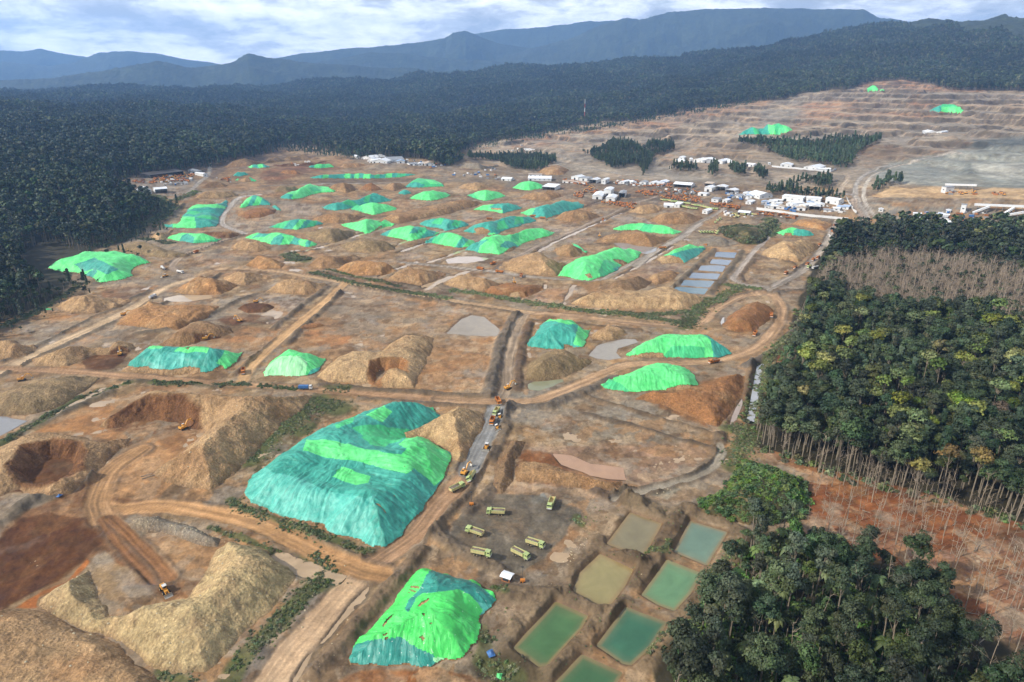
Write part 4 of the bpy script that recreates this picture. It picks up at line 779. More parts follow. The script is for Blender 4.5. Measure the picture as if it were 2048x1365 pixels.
def tarp_mat(name, c, c2, dots=False, rough=0.5):
    m, n, l, b = new_mat(name); g = add(n, 'ShaderNodeNewGeometry').outputs['Position']
    s = add(n, 'ShaderNodeAttribute', attribute_name='arc').outputs['Fac']; d = add(n, 'ShaderNodeAttribute', attribute_name='run').outputs['Fac']
    n1 = noise_node(n, l, g,0.22,6,0.62,0.5); n2 = noise_node(n, l, g,1.6,5,0.7)
    cv = add(n, 'ShaderNodeCombineXYZ'); l.new(s, cv.inputs[0]); l.new(mathn(n, l, 'MULTIPLY', d,0.13), cv.inputs[1]); strk = noise_node(n, l, cv.outputs[0],0.75,4,0.6)
    mx = add(n, 'ShaderNodeMix', data_type='RGBA'); mx.inputs[6].default_value = (*alb(*c, k=.82),1); mx.inputs[7].default_value = (*alb(*c2, k=.82),1)
    # panels of netting differ a little in age
    pan = add(n, 'ShaderNodeTexWhiteNoise', noise_dimensions='1D'); l.new(mathn(n, l, 'FLOOR', mathn(n, l, 'DIVIDE', s,6.3)), pan.inputs['W'])
    l.new(mathn(n, l, 'ADD', mapr(n, l, n1,0.3,0.7,0,0.75), mathn(n, l, 'MULTIPLY', pan.outputs['Value'],0.28)), mx.inputs[0])
    seam = mathn(n, l, 'LESS_THAN', mathn(n, l, 'ABSOLUTE', mathn(n, l, 'SUBTRACT', mathn(n, l, 'FRACT', mathn(n, l, 'DIVIDE', s,6.3)),0.5)),0.018)
    f = mathn(n, l, 'MULTIPLY', mathn(n, l, 'MULTIPLY', mapr(n, l, n2,0.3,0.7,0.86,1.12), mapr(n, l, strk,0.3,0.7,0.78,1.22)), mathn(n, l, 'SUBTRACT',1.0, mathn(n, l, 'MULTIPLY', seam,0.25)))  # strk also paints light and dark sheen streaks into the netting colour
    out = mulcol(n, l, mx.outputs[2], f)
    # holes and mud stains
    hole = mapr(n, l, noise_node(n, l, g,0.9,3,0.5,0.8),0.72,0.75,0,1)
    m2 = add(n, 'ShaderNodeMix', data_type='RGBA'); l.new(mathn(n, l, 'MULTIPLY', hole,0.8), m2.inputs[0]); l.new(out, m2.inputs[6]); m2.inputs[7].default_value = (0.12,0.09,0.05,1); out = m2.outputs[2]
    if dots:
        s = mathn(n, l, 'ADD', s, mathn(n, l, 'MULTIPLY', noise_node(n, l, g,0.3,2),3.0)); d = mathn(n, l, 'ADD', d, mathn(n, l, 'MULTIPLY', noise_node(n, l, g,0.26,2,0.5,1.0),3.0)); fa = mathn(n, l, 'ABSOLUTE', mathn(n, l, 'SUBTRACT', mathn(n, l, 'FRACT', mathn(n, l, 'DIVIDE', s,3.6)),0.5)); fb = mathn(n, l, 'ABSOLUTE', mathn(n, l, 'SUBTRACT', mathn(n, l, 'FRACT', mathn(n, l, 'DIVIDE', d,3.0)),0.5))
        dd = mathn(n, l, 'LESS_THAN', mathn(n, l, 'ADD', fa, fb),0.06)
        m3 = add(n, 'ShaderNodeMix', data_type='RGBA'); l.new(mathn(n, l, 'MULTIPLY', dd,0.55), m3.inputs[0]); l.new(out, m3.inputs[6]); m3.inputs[7].default_value = (0.75,0.8,0.72,1); out = m3.outputs[2]
    l.new(out, b.inputs['Base Color']); b.inputs['Roughness'].default_value = rough; b.inputs['Specular IOR Level'].default_value = 0.45
    bump(n, l, b, strk,0.8,0.5, bump(n, l, b, n2,0.6,0.22))
    return m
MT = {'L': tarp_mat("bright_green_netting",(72,214,108),(124,240,150)), 'T': tarp_mat("teal_netting",(30,132,116),(84,190,166)), 'P': tarp_mat("pale_green_netting",(150,236,160),(176,240,180)), 'M': tarp_mat("mid_green_netting",(56,184,112),(84,204,134)),
      'LD': tarp_mat("bright_green_netting_tied",(70,218,92),(96,232,118), True,0.42), 'TD': tarp_mat("teal_netting_tied",(34,132,118),(64,164,146), True,0.42), 'TW': tarp_mat("teal_netting_worn",(44,156,140),(118,212,190))}
SHEETN = {'L': 'bright green sheet', 'T': 'dark teal sheet', 'P': 'pale green sheet', 'M': 'mid green sheet', 'D': 'sheet'}
def plan(poly, h):
    """ground plan of a distant heap: its foot is the lower outline, its depth and ridge heights follow from the skyline"""
    x0, x1 = poly[:,0].min(), poly[:,0].max(); n = 41; xs = np.linspace(x0, x1, n); lo = np.empty(n); hi = np.empty(n)
    for i, x in enumerate(np.clip(xs, x0+.3, x1-.3)):
        ys = []
        for j in range(len(poly)):
            a, b = poly[j], poly[(j+1) % len(poly)]
            if (a[0]-x)*(b[0]-x) <= 0 and abs(a[0]-b[0]) > 1e-6: ys.append(a[1]+(b[1]-a[1])*(x-a[0])/(b[0]-a[0]))
        lo[i], hi[i] = max(ys), min(ys)
    w = unproject(xs, lo); rf = np.hypot(w[:,0], w[:,1]); az_ = np.arctan2(w[:,0], w[:,1]); zf = w[:,2]; hz = H-np.median(zf); _, _, dzt = ray(xs, hi)
    T = lo-hi; tm = np.percentile(T,80); cen = T > 0.75*tm; hill = hz < H-12
    rt = hz/np.maximum(-dzt,1e-3)                       # where the skyline sight lines would land
    D = rt*(hz-h)/hz+h/TS-rf; Dc = float(np.clip(np.median(D[cen]),2.1*h/TS,9*h)) if not hill else 3.2*h
    u = np.linspace(-1,1, n); rnd = (1-np.abs(u)**5)**0.5; Dx = (np.maximum(np.clip(D,0,1.25*Dc) if not hill else 0*D,0.72*Dc))*rnd
    ker = np.ones(5)/5; Dx = np.convolve(np.pad(Dx,2, mode='edge'), ker, 'valid')*(0.25+0.75*rnd)+0.5
    hx = np.full(n, float(h))
    for _ in range(6):
        rp = np.maximum(rf+Dx-hx/TS, rf+0.45*Dx); hx = np.clip(H+rp*dzt-zf-(0 if not hill else 0),0.5,1.5*h+2)
    hx = np.convolve(np.pad(hx,1, mode='edge'), np.ones(3)/3, 'valid')
    rb_ = rf+Dx; P_ = np.concatenate([np.stack([rf*np.sin(az_), rf*np.cos(az_)],1), np.stack([rb_*np.sin(az_), rb_*np.cos(az_)],1)[::-1]])
    return P_, float(h),(az_, hx)
FPS = []
def heap(label, outline, h=None, planned=True, earth='tan', group=None, sheets=None, base=None, bare=(), cuts=(), dents=(), dirt=None, stripes=None, lump=1.0, slope=None, name=None, cat=None, edge=1.0, spec=()):
    hx = None
    fp, h, rmed = footprint(outline, h); sl = slope or TS
    if rmed > 470 and not cuts and planned: fp, h, hx = plan(outline, h)
    FPS.append((fp, fp.min(0)-3, fp.max(0)+3))
    cell = max(0.42, rmed/683*0.82) if rmed < 330 else rmed/683*0.82
    x0, y0 = fp.min(0)-2.5*cell-1; x1, y1 = fp.max(0)+2.5*cell+1
    nx = int((x1-x0)/cell)+2; ny = int((y1-y0)/cell)+2
    X, Y = np.meshgrid(x0+np.arange(nx)*cell, y0+np.arange(ny)*cell); X = X.ravel(); Y = Y.ravel()
    ex = fbm(X, Y,9,4,101,0.55)*min(2.2,0.18*h+0.6); ey = fbm(X, Y,9,4,102,0.55)*min(2.2,0.18*h+0.6)
    d, arc = pdist_arc(X+ex, Y+ey, fp)
    s = d*sl; p = 4.2; hl = h*(1+0.20*lump*fbm(X, Y,26,3,103)) if hx is None else np.maximum(np.interp(np.arctan2(X, Y), *hx),0.6)*(1+0.10*lump*fbm(X, Y,20,3,103))
    f = np.where(s > 0, s*hl/np.maximum((np.abs(s)**p+hl**p)**(1/p),1e-6), s)
    k = np.clip(f/(h if hx is None else np.maximum(hl,1)),0,1)
    gul = fbm(arc, d*0.22,2.6,3,104)
    f = f + k*lump*(fbm(X, Y,11,4,105,0.55)*0.11*h) + np.clip(k*3,0,1)*(gul*0.30*min(1, h/8)+fbm(X, Y,2.4,3,106,0.6)*0.22)
    zb = zland(X, Y)
    for poly, depth, wd in dents:       # (outline, metres lower, metres of shoulder)
        P = unproject(*poly.T)[:, :2]; kf = (H-h)/H; dd = pdist(X+ex*.6, Y+ey*.6, P*kf); f = f-depth*sst(dd,-wd/2, wd/2)*k
    for poly, lift, wd in spec:
        P = unproject(*poly.T)[:, :2]; kf = (H-h)/H; dd = pdist(X+ex*.6, Y+ey*.6, P*kf); f = f+lift*sst(dd,-wd/2, wd/2)*k
    cutm = np.zeros(len(X))
    for poly, wd in cuts:               # dug-out faces, traced on the ground
        P = unproject(*poly.T)[:, :2]; dd = pdist(X+ex*1.3, Y+ey*1.3, P); c = sst(dd,-wd*0.15, wd); f = f*(1-c)+(-0.6)*c; cutm = np.maximum(cutm, sst(dd,-wd*.25, wd*.1))
    Zt = zb + f
    qx_, qy_ = project(X+ex*0.15, Y+ey*0.15, Zt)
    cid = np.arange(nx*ny).reshape(ny, nx); q = np.stack([cid[:-1, :-1], cid[:-1,1:], cid[1:,1:], cid[1:, :-1]],-1).reshape(-1,4)
    fd = f[q].max(1); q = q[fd > -1.0]; V = np.stack([X, Y, Zt],1)
    c = np.tile(np.array(EARTH[earth], np.float32),(len(X),1)); a1 = fbm(X, Y,16,4,107,0.6); a2 = fbm(X, Y,5,4,108,0.6)
    mix(c, sst(a1,0.05,0.5)*0.3, EARTH['rust'] if earth not in ('grey', 'rock', 'olive') else EARTH['olive']); mix(c, sst(-a1,0.05,0.5)*0.5, EARTH['sand'] if earth != 'grey' else (170,164,152)); mix(c, sst(a2,0.2,0.6)*0.35,(120,96,72))
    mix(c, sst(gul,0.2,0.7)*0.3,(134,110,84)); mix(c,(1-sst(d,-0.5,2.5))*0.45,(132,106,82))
    if len(cuts): mix(c, cutm*np.clip(0.85+0.3*a2,0,1), EARTH[dirt or 'dark']); mix(c, cutm*sst(gul+a2,0.1,0.6)*0.5, EARTH['rust'])
    col_ = np.clip(lin(c)*KB*0.92,0.01,0.85)
    me_mat = M_EARTH if rmed < 700 else M_EARTH_FAR
    ctr = fp.mean(0); org = np.array((ctr[0], ctr[1], float(zland(ctr[0], ctr[1])))); loc = Vector(org)
    sheeted = base is not None or sheets or stripes
    if not sheeted:
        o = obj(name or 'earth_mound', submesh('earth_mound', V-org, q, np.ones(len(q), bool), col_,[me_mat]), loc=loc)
        return tag(o, label, cat or 'earth mound', group)
    root = empty(name or 'sheeted_stockpile', loc,0, label, cat or 'stockpile', group)
    wob = min(10.0,2600/rmed); fx = qx_[q].mean(1)+wob*fbm(X[q[:,0]], Y[q[:,0]],13,3,120); fy = qy_[q].mean(1)+wob*0.6*fbm(X[q[:,0]], Y[q[:,0]],13,3,121); fdm = d[q].mean(1); ffm = f[q].mean(1)
    part = np.full(len(q),-1)                       # -1 bare earth
    plist = []
    if base is not None: part[:] = 0; plist.append(base)
    if stripes:                                       # lengths of netting laid side by side over the heap
        bx0, bx1 = outline[:,0].min(), outline[:,0].max(); sk, seq = stripes; by0, by1 = outline[:,1].min(), outline[:,1].max()
        u = (fx + sk*(fy-by0) - bx0 - min(0, sk*(by1-by0)))/(bx1-bx0+abs(sk)*(by1-by0))
        cuts_u = np.cumsum([w for _, w in seq]); cuts_u = cuts_u/cuts_u[-1]; idx = np.clip(np.searchsorted(cuts_u, u),0, len(seq)-1); b0 = len(plist)
        part = b0+idx; plist += [cc for cc, _ in seq]
    for cc, poly in (sheets or ()):
        ins = pdist(fx, fy, poly) > 0; part[ins] = len(plist); plist.append(cc)
    for poly in bare: part[pdist(fx, fy, poly) > 0] = -1
    part[(fdm < edge*(0.5+0.8*np.abs(fbm(fx, fy,12,3,5)))) ] = -1
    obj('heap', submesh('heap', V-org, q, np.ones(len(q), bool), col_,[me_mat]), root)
    wr = (fbm(arc, d*0.10,2.2,3,109,0.5, True)*0.42+fbm(arc, d*0.1,0.9,2,111)*0.15)*min(1, max(0.3,500/rmed))*np.clip(k*2,0,1)+fbm(X, Y,3.2,3,110)*0.16
    lift_ = max(0.22, cell*0.22); V2 = V.copy(); V2[:,2] += lift_+wr+0.12
    for pi, cc in enumerate(plist):
        msk = part == pi
        if msk.sum() < 3: continue
        for qq in pieces(q[msk]):
          used, inv = np.unique(qq.ravel(), return_inverse=True)
          me = np_mesh('net_sheet', V2[used]-org, inv.reshape(qq.shape), None, True,[MT[cc]])
          for nm_, arr in (('arc', arc),('run', d)):
            at2 = me.attributes.new(nm_, 'FLOAT', 'POINT'); at2.data.foreach_set('value', arr[used].astype(np.float32))
          tag(obj('net_sheet', me, root), SHEETN[cc[0]])
    return root
GS = 'stockpiles sheeted in green netting'; GM = 'bare earth mounds of the stockyard'
def sheeted(label, tg, pts, **k): return heap(label, Z(tg, pts), group=GS, **k)
def mound(label, tg, pts, **k):
    if 'cuts' in k: k['cuts'] = [(Z(t, p), w) for t, p, w in k['cuts']]
    return heap(label, Z(tg, pts), group=GM, **k)
# ---- the two near sheeted heaps
sheeted('huge mostly teal sheeted stockpile with a hollow top, left of the lorry yard', 'X',
 [(488,985),(505,950),(540,915),(570,890),(600,866),(640,850),(680,838),(720,820),(760,805),(800,798),(840,797),(865,808),(882,826),(855,842),(825,858),(812,880),(850,872),(875,888),(905,912),(895,945),(870,990),(840,1030),(800,1072),(770,1096),(735,1092),(700,1080),(655,1068),(650,1052),(600,1045),(550,1030),(500,1010)],
 h=15, base='T', lump=0.8, edge=0.5, sheets=[
  ('M', Z('X',[(700,858),(760,850),(815,862),(800,885),(740,890)])),
  ('TW', Z('X',[(488,990),(520,935),(600,960),(680,990),(740,1000),(800,960),(850,990),(800,1060),(740,1110),(600,1050)])),
  ('T', Z('X',[(770,960),(860,940),(880,1000),(770,1110),(740,1040)])),
  ('L', Z('X',[(605,905),(616,880),(650,880),(690,888),(760,904),(800,912),(812,900),(800,890),(819,872),(853,871),(873,888),(904,912),(897,943),(868,975),(850,955),(830,940),(810,952),(790,945),(770,940),(730,925),(680,920),(640,915)])),
  ('L', Z('X',[(668,952),(679,934),(709,940),(743,955),(737,968),(713,971),(689,963)])),('L', Z('E',[(380,785),(490,742),(540,775),(480,835)])),
  ('M', Z('E',[(510,715),(600,698),(690,688),(760,705),(830,780),(800,790),(740,735),(680,702),(580,712)])),('M', Z('E',[(200,855),(330,795),(300,845),(220,872)])),
  ('M', Z('E',[(350,930),(430,905),(520,960),(500,985),(420,965)]))],
 dents=[(Z('X',[(560,925),(640,895),(740,905),(800,930),(780,955),(700,965),(620,950)]),5.5,16),(Z('X',[(700,850),(780,840),(800,870),(760,890),(690,880)]),3,14),(Z('E',[(560,900),(600,960),(520,960),(440,900)]),2.5,10)])
sheeted('bright green sheeted stockpile with torn netting at the bottom of the picture', 'I',
 [(290,1200),(320,1110),(370,1040),(450,960),(520,890),(560,800),(620,730),(690,650),(740,640),(830,670),(950,700),(1050,740),(1145,830),(1100,880),(1060,920),(1050,990),(1020,1080),(990,1100),(960,1175),(850,1185),(790,1200),(700,1215),(500,1205)],
 h=11, base='LD', edge=0.4, lump=1.4, sheets=[
  ('TD', Z('I',[(640,900),(620,880),(640,830),(700,770),(740,680),(780,650),(950,700),(1060,742),(1150,830),(1090,880),(1040,840),(1000,800),(940,770),(870,785),(800,790),(720,790),(680,820),(655,885)])),
  ('TW', Z('I',[(1040,840),(1120,860),(1060,930),(1075,890)])),('TD', Z('I',[(270,1220),(335,1080),(400,1055),(480,1050),(580,1045),(640,1080),(790,1140),(800,1210),(500,1240)])),('P', Z('I',[(780,1150),(850,1160),(850,1190),(790,1195)]))],
 bare=[Z('I', a) for a in ([(640,745),(700,750),(700,762),(645,756)],[(630,765),(660,768),(695,785),(650,780)],[(625,785),(645,782),(640,795)],[(690,862),(720,835),(770,815),(760,835),(710,865)],[(730,905),(750,900),(740,925)],[(480,970),(520,930),(552,912),(520,950),(485,985)],[(470,1022),(500,1015),(505,1025),(480,1032)],[(475,1045),(508,1040),(500,1058)],[(680,1035),(710,1030),(730,1048),(715,1058),(700,1042)],[(755,960),(770,955),(762,972)])],
 spec=[(Z('I',[(860,810),(900,770),(930,800),(900,830)]),3.5,12),(Z('I',[(750,1000),(775,970),(800,1000),(775,1020)]),2.5,10),(Z('I',[(720,690),(760,670),(800,700),(760,720)]),2.0,10)],
 dents=[(Z('I',[(560,900),(700,860),(800,900),(720,960),(600,960)]),2.5,10)])
sheeted('long sheeted stockpile with teal skirt and bright green top, left of the dome-like heap', 'D',[(715,538),(735,500),(760,450),(800,400),(830,366),(900,357),(980,366),(1060,378),(1150,374),(1260,372),(1345,375),(1385,400),(1430,422),(1400,475),(1340,522),(1200,550),(1000,552),(850,547)],
 base='T', edge=0.6, sheets=[('L', Z('D',[(740,455),(830,350),(900,350),(985,366),(940,410),(860,405),(780,420)])),('L', Z('D',[(1015,428),(1060,385),(1110,372),(1160,370),(1245,370),(1212,432),(1080,436),(1060,425)])),('L', Z('D',[(1265,492),(1300,440),(1345,380),(1440,415),(1320,530)])),('TW', Z('D',[(880,500),(960,420),(1030,440),(1080,440),(1060,520),(1000,540),(880,525)]))],
 bare=[Z('D',[(700,560),(715,500),(790,508),(870,510),(875,525),(1010,523),(1090,513),(1170,516),(1180,570)]), Z('D',[(1240,570),(1250,530),(1290,500),(1320,530),(1345,560)]), Z('D',[(1080,405),(1110,398),(1100,412)])])
sheeted('dome-like pale and bright green sheeted heap by the crossing tracks', 'D',[(1545,565),(1548,520),(1545,495),(1590,450),(1650,410),(1710,395),(1780,400),(1850,420),(1908,470),(1890,510),(1860,540),(1835,558),(1785,570),(1700,572)], base='L', edge=0.3, sheets=[('P', Z('D',[(1545,575),(1548,515),(1600,480),(1650,455),(1760,450),(1800,480),(1790,575)])),('T', Z('D',[(1800,560),(1830,530),(1870,510),(1890,520),(1850,560)]))])
sheeted('teal stockpile edged with bright green on top and right, right of the central track', 'E',[(1326,392),(1345,310),(1380,250),(1420,200),(1480,203),(1530,222),(1590,212),(1650,225),(1706,262),(1690,330),(1655,402),(1600,395),(1545,395),(1530,408),(1430,404)], base='L', edge=0.3, sheets=[('T', Z('E',[(1320,400),(1345,300),(1395,250),(1480,243),(1560,262),(1625,265),(1612,330),(1600,375),(1650,395),(1650,420),(1310,420)]))], bare=[Z('E',[(1545,375),(1600,385),(1590,420),(1530,420)])])
sheeted('long bright green stockpile with a teal right end inside the track bend', 'Fz',[(128,368),(145,340),(180,300),(215,275),(260,255),(340,258),(470,256),(550,262),(600,285),(640,330),(642,364),(580,374),(500,385),(400,383),(320,378),(200,378)], base='L', edge=0.3, sheets=[('T', Z('Fz',[(475,255),(550,255),(610,285),(650,330),(650,375),(540,385),(540,290)])),('M', Z('Fz',[(300,385),(340,330),(420,320),(500,330),(500,390)]))], bare=[Z('Fz',[(120,385),(140,370),(230,356),(305,358),(318,380),(300,400)])])
sheeted('fan-shaped bright green stockpile beside the rust-red spoil at the right ditch', 'Fz',[(6,522),(40,485),(100,450),(170,420),(240,398),(320,402),(400,415),(432,425),(450,465),(472,515),(460,540),(380,545),(300,540),(180,545),(120,548),(60,535)], base='L', edge=0.3, sheets=[('M', Z('Fz',[(0,525),(50,480),(100,500),(140,535),(130,560),(60,550)]))], bare=[Z('Fz',[(300,560),(330,528),(380,508),(430,506),(480,512),(480,560)])])
sheeted('broad bright green stockpile with a teal patch at the left forest edge', 'X',[(97,538),(115,520),(150,505),(200,502),(255,502),(285,511),(300,528),(272,534),(262,542),(265,553),(240,561),(200,566),(180,554),(150,546),(120,543)], planned=False, h=11, base='L', edge=0.3, sheets=[('T', Z('X',[(150,530),(190,516),(240,540),(215,550),(190,538),(165,545)])),('T', Z('X',[(170,550),(190,536),(196,545),(185,558)]))])
# ---- sheeted heaps of the middle distance
sheeted('large low stockpile in four teal and green folds above the left track', 'A',[(372,505),(400,480),(430,455),(460,430),(480,390),(500,370),(515,350),(560,342),(620,350),(690,342),(735,345),(748,365),(740,395),(720,425),(700,455),(695,490),(680,508),(600,515),(480,518),(400,515)], h=8, planned=False, base='T', edge=0, sheets=[('L', Z('A',[(420,520),(430,470),(480,450),(556,450),(562,520)])),('L', Z('A',[(480,412),(520,388),(600,376),(680,378),(738,393),(735,408),(640,396),(560,402)])),('L', Z('A',[(545,372),(550,348),(592,348),(590,372)])),('M', Z('A',[(500,432),(530,415),(590,425),(560,440)])),('M', Z('A',[(560,455),(600,440),(670,450),(700,470),(640,465)]))], dents=[(Z('A',[(440,440),(700,430),(700,445),(440,455)]),3,12),(Z('A',[(470,405),(740,395),(740,380),(480,385)]),2.5,12)])
sheeted('small half-round stockpile striped in green and teal beside the pale winding track', 'A',[(818,400),(820,375),(850,350),(890,338),(940,335),(980,340),(1002,365),(1000,385),(940,385),(880,390),(840,402)], h=8, stripes=(0.5,[('T',2),('L',3),('T',2),('L',2.6),('T',4),('M',1.5)]), edge=0)
sheeted('tiny teal scrap of netting over a low bank beside the half-round striped heap', 'A',[(1008,394),(1030,387),(1060,400),(1060,417),(1038,415)], h=3, base='T', edge=0)
sheeted('small green heap with two teal stripes, farthest on the left', 'A',[(863,160),(870,148),(895,130),(935,125),(975,130),(1002,150),(1002,160),(930,168),(880,166)], h=8, stripes=(-0.4,[('L',1.5),('T',1.4),('L',1.2),('T',1.6),('L',1)]), edge=0)
sheeted('small bright green capped heap on the far brown terrace', 'A',[(1220,162),(1232,143),(1270,131),(1310,128),(1345,133),(1370,150),(1368,160),(1300,167),(1250,166)], h=8, stripes=(0.3,[('T',2),('L',2),('M',1),('L',2.5)]), edge=0)
sheeted('small plain teal heap behind a green capped one at the far left', 'A',[(780,212),(798,185),(830,170),(858,175),(875,195),(870,208),(820,214)], h=7, base='T', edge=0)
sheeted('green-topped heap with a bare brown face at the far left', 'A',[(795,238),(800,212),(830,195),(870,193),(905,200),(918,225),(915,243),(850,248)], h=8, base='M', edge=0, sheets=[('L', Z('A',[(790,230),(810,205),(850,190),(880,215),(820,215)]))], bare=[Z('A',[(800,250),(822,222),(870,222),(884,240),(884,255)])])
sheeted('very long low bank striped in teal and green across the far yard', 'A',[(1226,222),(1228,190),(1250,182),(1380,184),(1500,185),(1600,184),(1645,176),(1668,155),(1700,150),(1762,155),(1800,175),(1840,195),(1846,206),(1750,220),(1640,227),(1400,227),(1250,227)], h=9, stripes=(0.15,[('T',84),('L',34),('T',90),('L',34),('T',26),('L',26),('T',28),('L',36),('T',26),('M',30),('T',30),('L',40),('T',26),('M',50),('T',60)]), sheets=[('L', Z('A',[(1640,182),(1668,150),(1700,146),(1765,152),(1800,178),(1720,182)]))], bare=[Z('A',[(1690,176),(1730,166),(1745,175),(1700,184)])], edge=0)
sheeted('heap with a teal left foot and green top below the striped bank', 'A',[(1788,277),(1795,255),(1815,235),(1860,226),(1900,230),(1960,240),(2012,262),(2015,273),(1940,277),(1850,282)], h=8, base='M', edge=0, sheets=[('T', Z('A',[(1780,285),(1795,255),(1850,250),(1900,262),(1880,290)])),('L', Z('A',[(1900,232),(1960,238),(2000,260),(1930,260)]))])
sheeted('small teal heap between two bright green ones in the far middle', 'A',[(1745,317),(1760,298),(1790,290),(1820,300),(1824,316),(1780,322)], h=5, base='T', edge=0)
sheeted('plain bright green heap left of the far brown ridge', 'B',[(55,345),(90,320),(150,298),(195,292),(250,300),(297,318),(290,330),(230,350),(180,358),(120,353)], base='L', edge=0)
sheeted('bright green heap with a small raised hump at its back', 'A',[(1055,342),(1070,325),(1100,305),(1140,298),(1180,290),(1166,275),(1185,258),(1215,255),(1240,265),(1285,283),(1340,283),(1378,297),(1376,307),(1300,309),(1240,322),(1180,342),(1110,351)], h=7, base='L', edge=0, sheets=[('T', Z('A',[(1050,345),(1080,315),(1130,320),(1120,350)])),('M', Z('A',[(1220,285),(1260,275),(1300,300),(1250,305)]))])
sheeted('long teal heap with one green patch behind a bright green one', 'A',[(1290,387),(1310,372),(1350,365),(1410,358),(1430,345),(1480,350),(1520,335),(1570,315),(1620,308),(1670,320),(1714,345),(1692,362),(1600,372),(1500,392),(1450,407),(1380,417),(1310,407)], base='T', edge=0, sheets=[('M', Z('A',[(1415,375),(1425,348),(1460,350),(1520,385),(1500,395)])),('M', Z('A',[(1540,365),(1560,325),(1585,325),(1570,370)]))])
sheeted('bright green heap with a narrow teal left end in front of the long teal one', 'A',[(1468,405),(1500,385),(1560,370),(1620,365),(1680,375),(1742,403),(1732,413),(1660,427),(1600,443),(1550,432),(1500,416)], base='L', edge=0, sheets=[('M', Z('A',[(1460,410),(1500,380),(1530,390),(1540,435)]))])
sheeted('narrow teal heap with green stripes beside the pale mud flat', 'A',[(985,517),(1010,500),(1060,480),(1120,465),(1180,460),(1240,465),(1300,480),(1307,492),(1230,511),(1150,528),(1100,526),(1040,517)], stripes=(0.8,[('T',2),('M',2),('T',1.6),('L',1.2),('T',1),('M',1.3),('T',2)]), edge=0)
sheeted('ragged bright green heap with brown tears along its right slope', 'A',[(1408,500),(1440,490),(1490,475),(1530,462),(1600,460),(1660,465),(1720,490),(1728,502),(1670,507),(1610,532),(1560,549),(1510,536),(1450,516)], base='L', edge=0, bare=[Z('A',[(1600,535),(1640,505),(1662,505),(1620,530)]), Z('A',[(1630,480),(1660,470),(1650,485)])])
sheeted('wide heap in alternating green and teal patches left of centre', 'A',[(855,577),(880,560),(910,540),(950,527),(1000,540),(1080,535),(1130,545),(1180,555),(1230,575),(1280,600),(1272,617),(1220,629),(1160,618),(1120,612),(1060,618),(1000,614),(930,592)], base='L', edge=0, sheets=[('T', Z('A',[(880,575),(950,540),(1010,545),(960,570)])),('T', Z('A',[(990,620),(1010,575),(1060,555),(1080,575),(1055,620)])),('T', Z('A',[(1110,615),(1150,555),(1190,565),(1160,600),(1170,625)])),('M', Z('A',[(1060,555),(1080,532),(1140,545),(1120,565)])),('T', Z('A',[(1200,630),(1210,590),(1240,590),(1225,632)]))])
sheeted('bright green heap with a teal patch and teal foot just above the left track', 'A',[(393,580),(420,555),(460,540),(500,531),(560,535),(620,545),(660,565),(706,580),(690,597),(620,605),(560,611),(500,602),(430,590)], base='L', edge=0, sheets=[('T', Z('A',[(466,600),(480,560),(510,550),(556,572),(545,615)])),('M', Z('A',[(545,615),(555,590),(640,588),(690,580),(690,605),(620,615)]))])
sheeted('green and teal striped heap at the left end of the row of four', 'A',[(1638,557),(1700,525),(1740,508),(1790,498),(1860,498),(1920,515),(1987,545),(1950,566),(1880,581),(1820,593),(1740,577)], stripes=(0.7,[('T',3),('L',4),('T',1.4),('M',1.6),('T',2),('L',2)]), sheets=[('L', Z('A',[(1780,595),(1800,555),(1850,545),(1870,590)]))], edge=0)
sheeted('teal heap with faint green patches at the back of the row of four', 'B',[(110,497),(140,475),(190,458),(240,450),(290,455),(350,470),(407,490),(397,506),(330,522),(270,532),(220,517),(150,508)], base='T', edge=0, sheets=[('M', Z('B',[(180,490),(230,455),(265,460),(240,500)])),('M', Z('B',[(300,500),(330,470),(360,480),(340,515)]))])
sheeted('dome heap in broad teal and green stripes in front of the row of four', 'B',[(148,602),(190,575),(230,550),(280,532),(330,535),(380,550),(422,575),(442,600),(412,627),(340,634),(270,622),(210,610)], stripes=(0.7,[('T',3),('M',1.5),('L',4),('T',1.6),('L',1.6),('M',1)]), edge=0)
sheeted('long teal ridge with a bare brown hollow at its left', 'B',[(368,537),(400,515),(450,490),(510,470),(560,455),(620,440),(690,437),(750,440),(803,460),(790,479),(730,492),(690,510),(620,527),(570,552),(520,557),(470,552),(430,548)], base='T', edge=0, sheets=[('M', Z('B',[(560,530),(575,480),(610,470),(640,520)])),('L', Z('B',[(430,560),(430,545),(500,560),(500,575),(520,545),(560,545),(540,570),(470,570)])),('M', Z('B',[(660,500),(680,450),(720,450),(720,490)]))], bare=[Z('B',[(432,518),(480,513),(532,532),(500,562),(445,545)])])
sheeted('largest bright green ridge of the centre, teal at both ends, below the long teal ridge', 'B',[(383,642),(400,615),(440,595),(500,583),(515,565),(485,548),(540,545),(600,550),(650,530),(720,508),(790,510),(850,520),(905,545),(882,562),(800,582),(730,602),(680,632),(640,657),(580,673),(520,669),(450,661)], base='L', edge=0, sheets=[('T', Z('B',[(375,650),(400,610),(450,590),(525,585),(470,620),(450,670)])),('T', Z('B',[(590,630),(610,595),(650,595),(700,625),(660,650),(640,635)])),('M', Z('B',[(640,600),(660,540),(700,530),(690,600)]))], bare=[Z('B',[(600,672),(640,632),(680,620),(660,655),(640,670)])])
sheeted('low pale teal heap with green front beside the bright mud pan', 'B',[(433,412),(460,390),(520,375),(570,368),(630,365),(680,375),(718,390),(705,405),(640,422),(600,434),(560,422),(500,414)], base='T', edge=0, sheets=[('L', Z('B',[(430,415),(480,380),(560,375),(520,400),(600,410),(600,436),(540,425)]))], bare=[Z('B',[(530,402),(590,400),(600,410),(540,412)])])
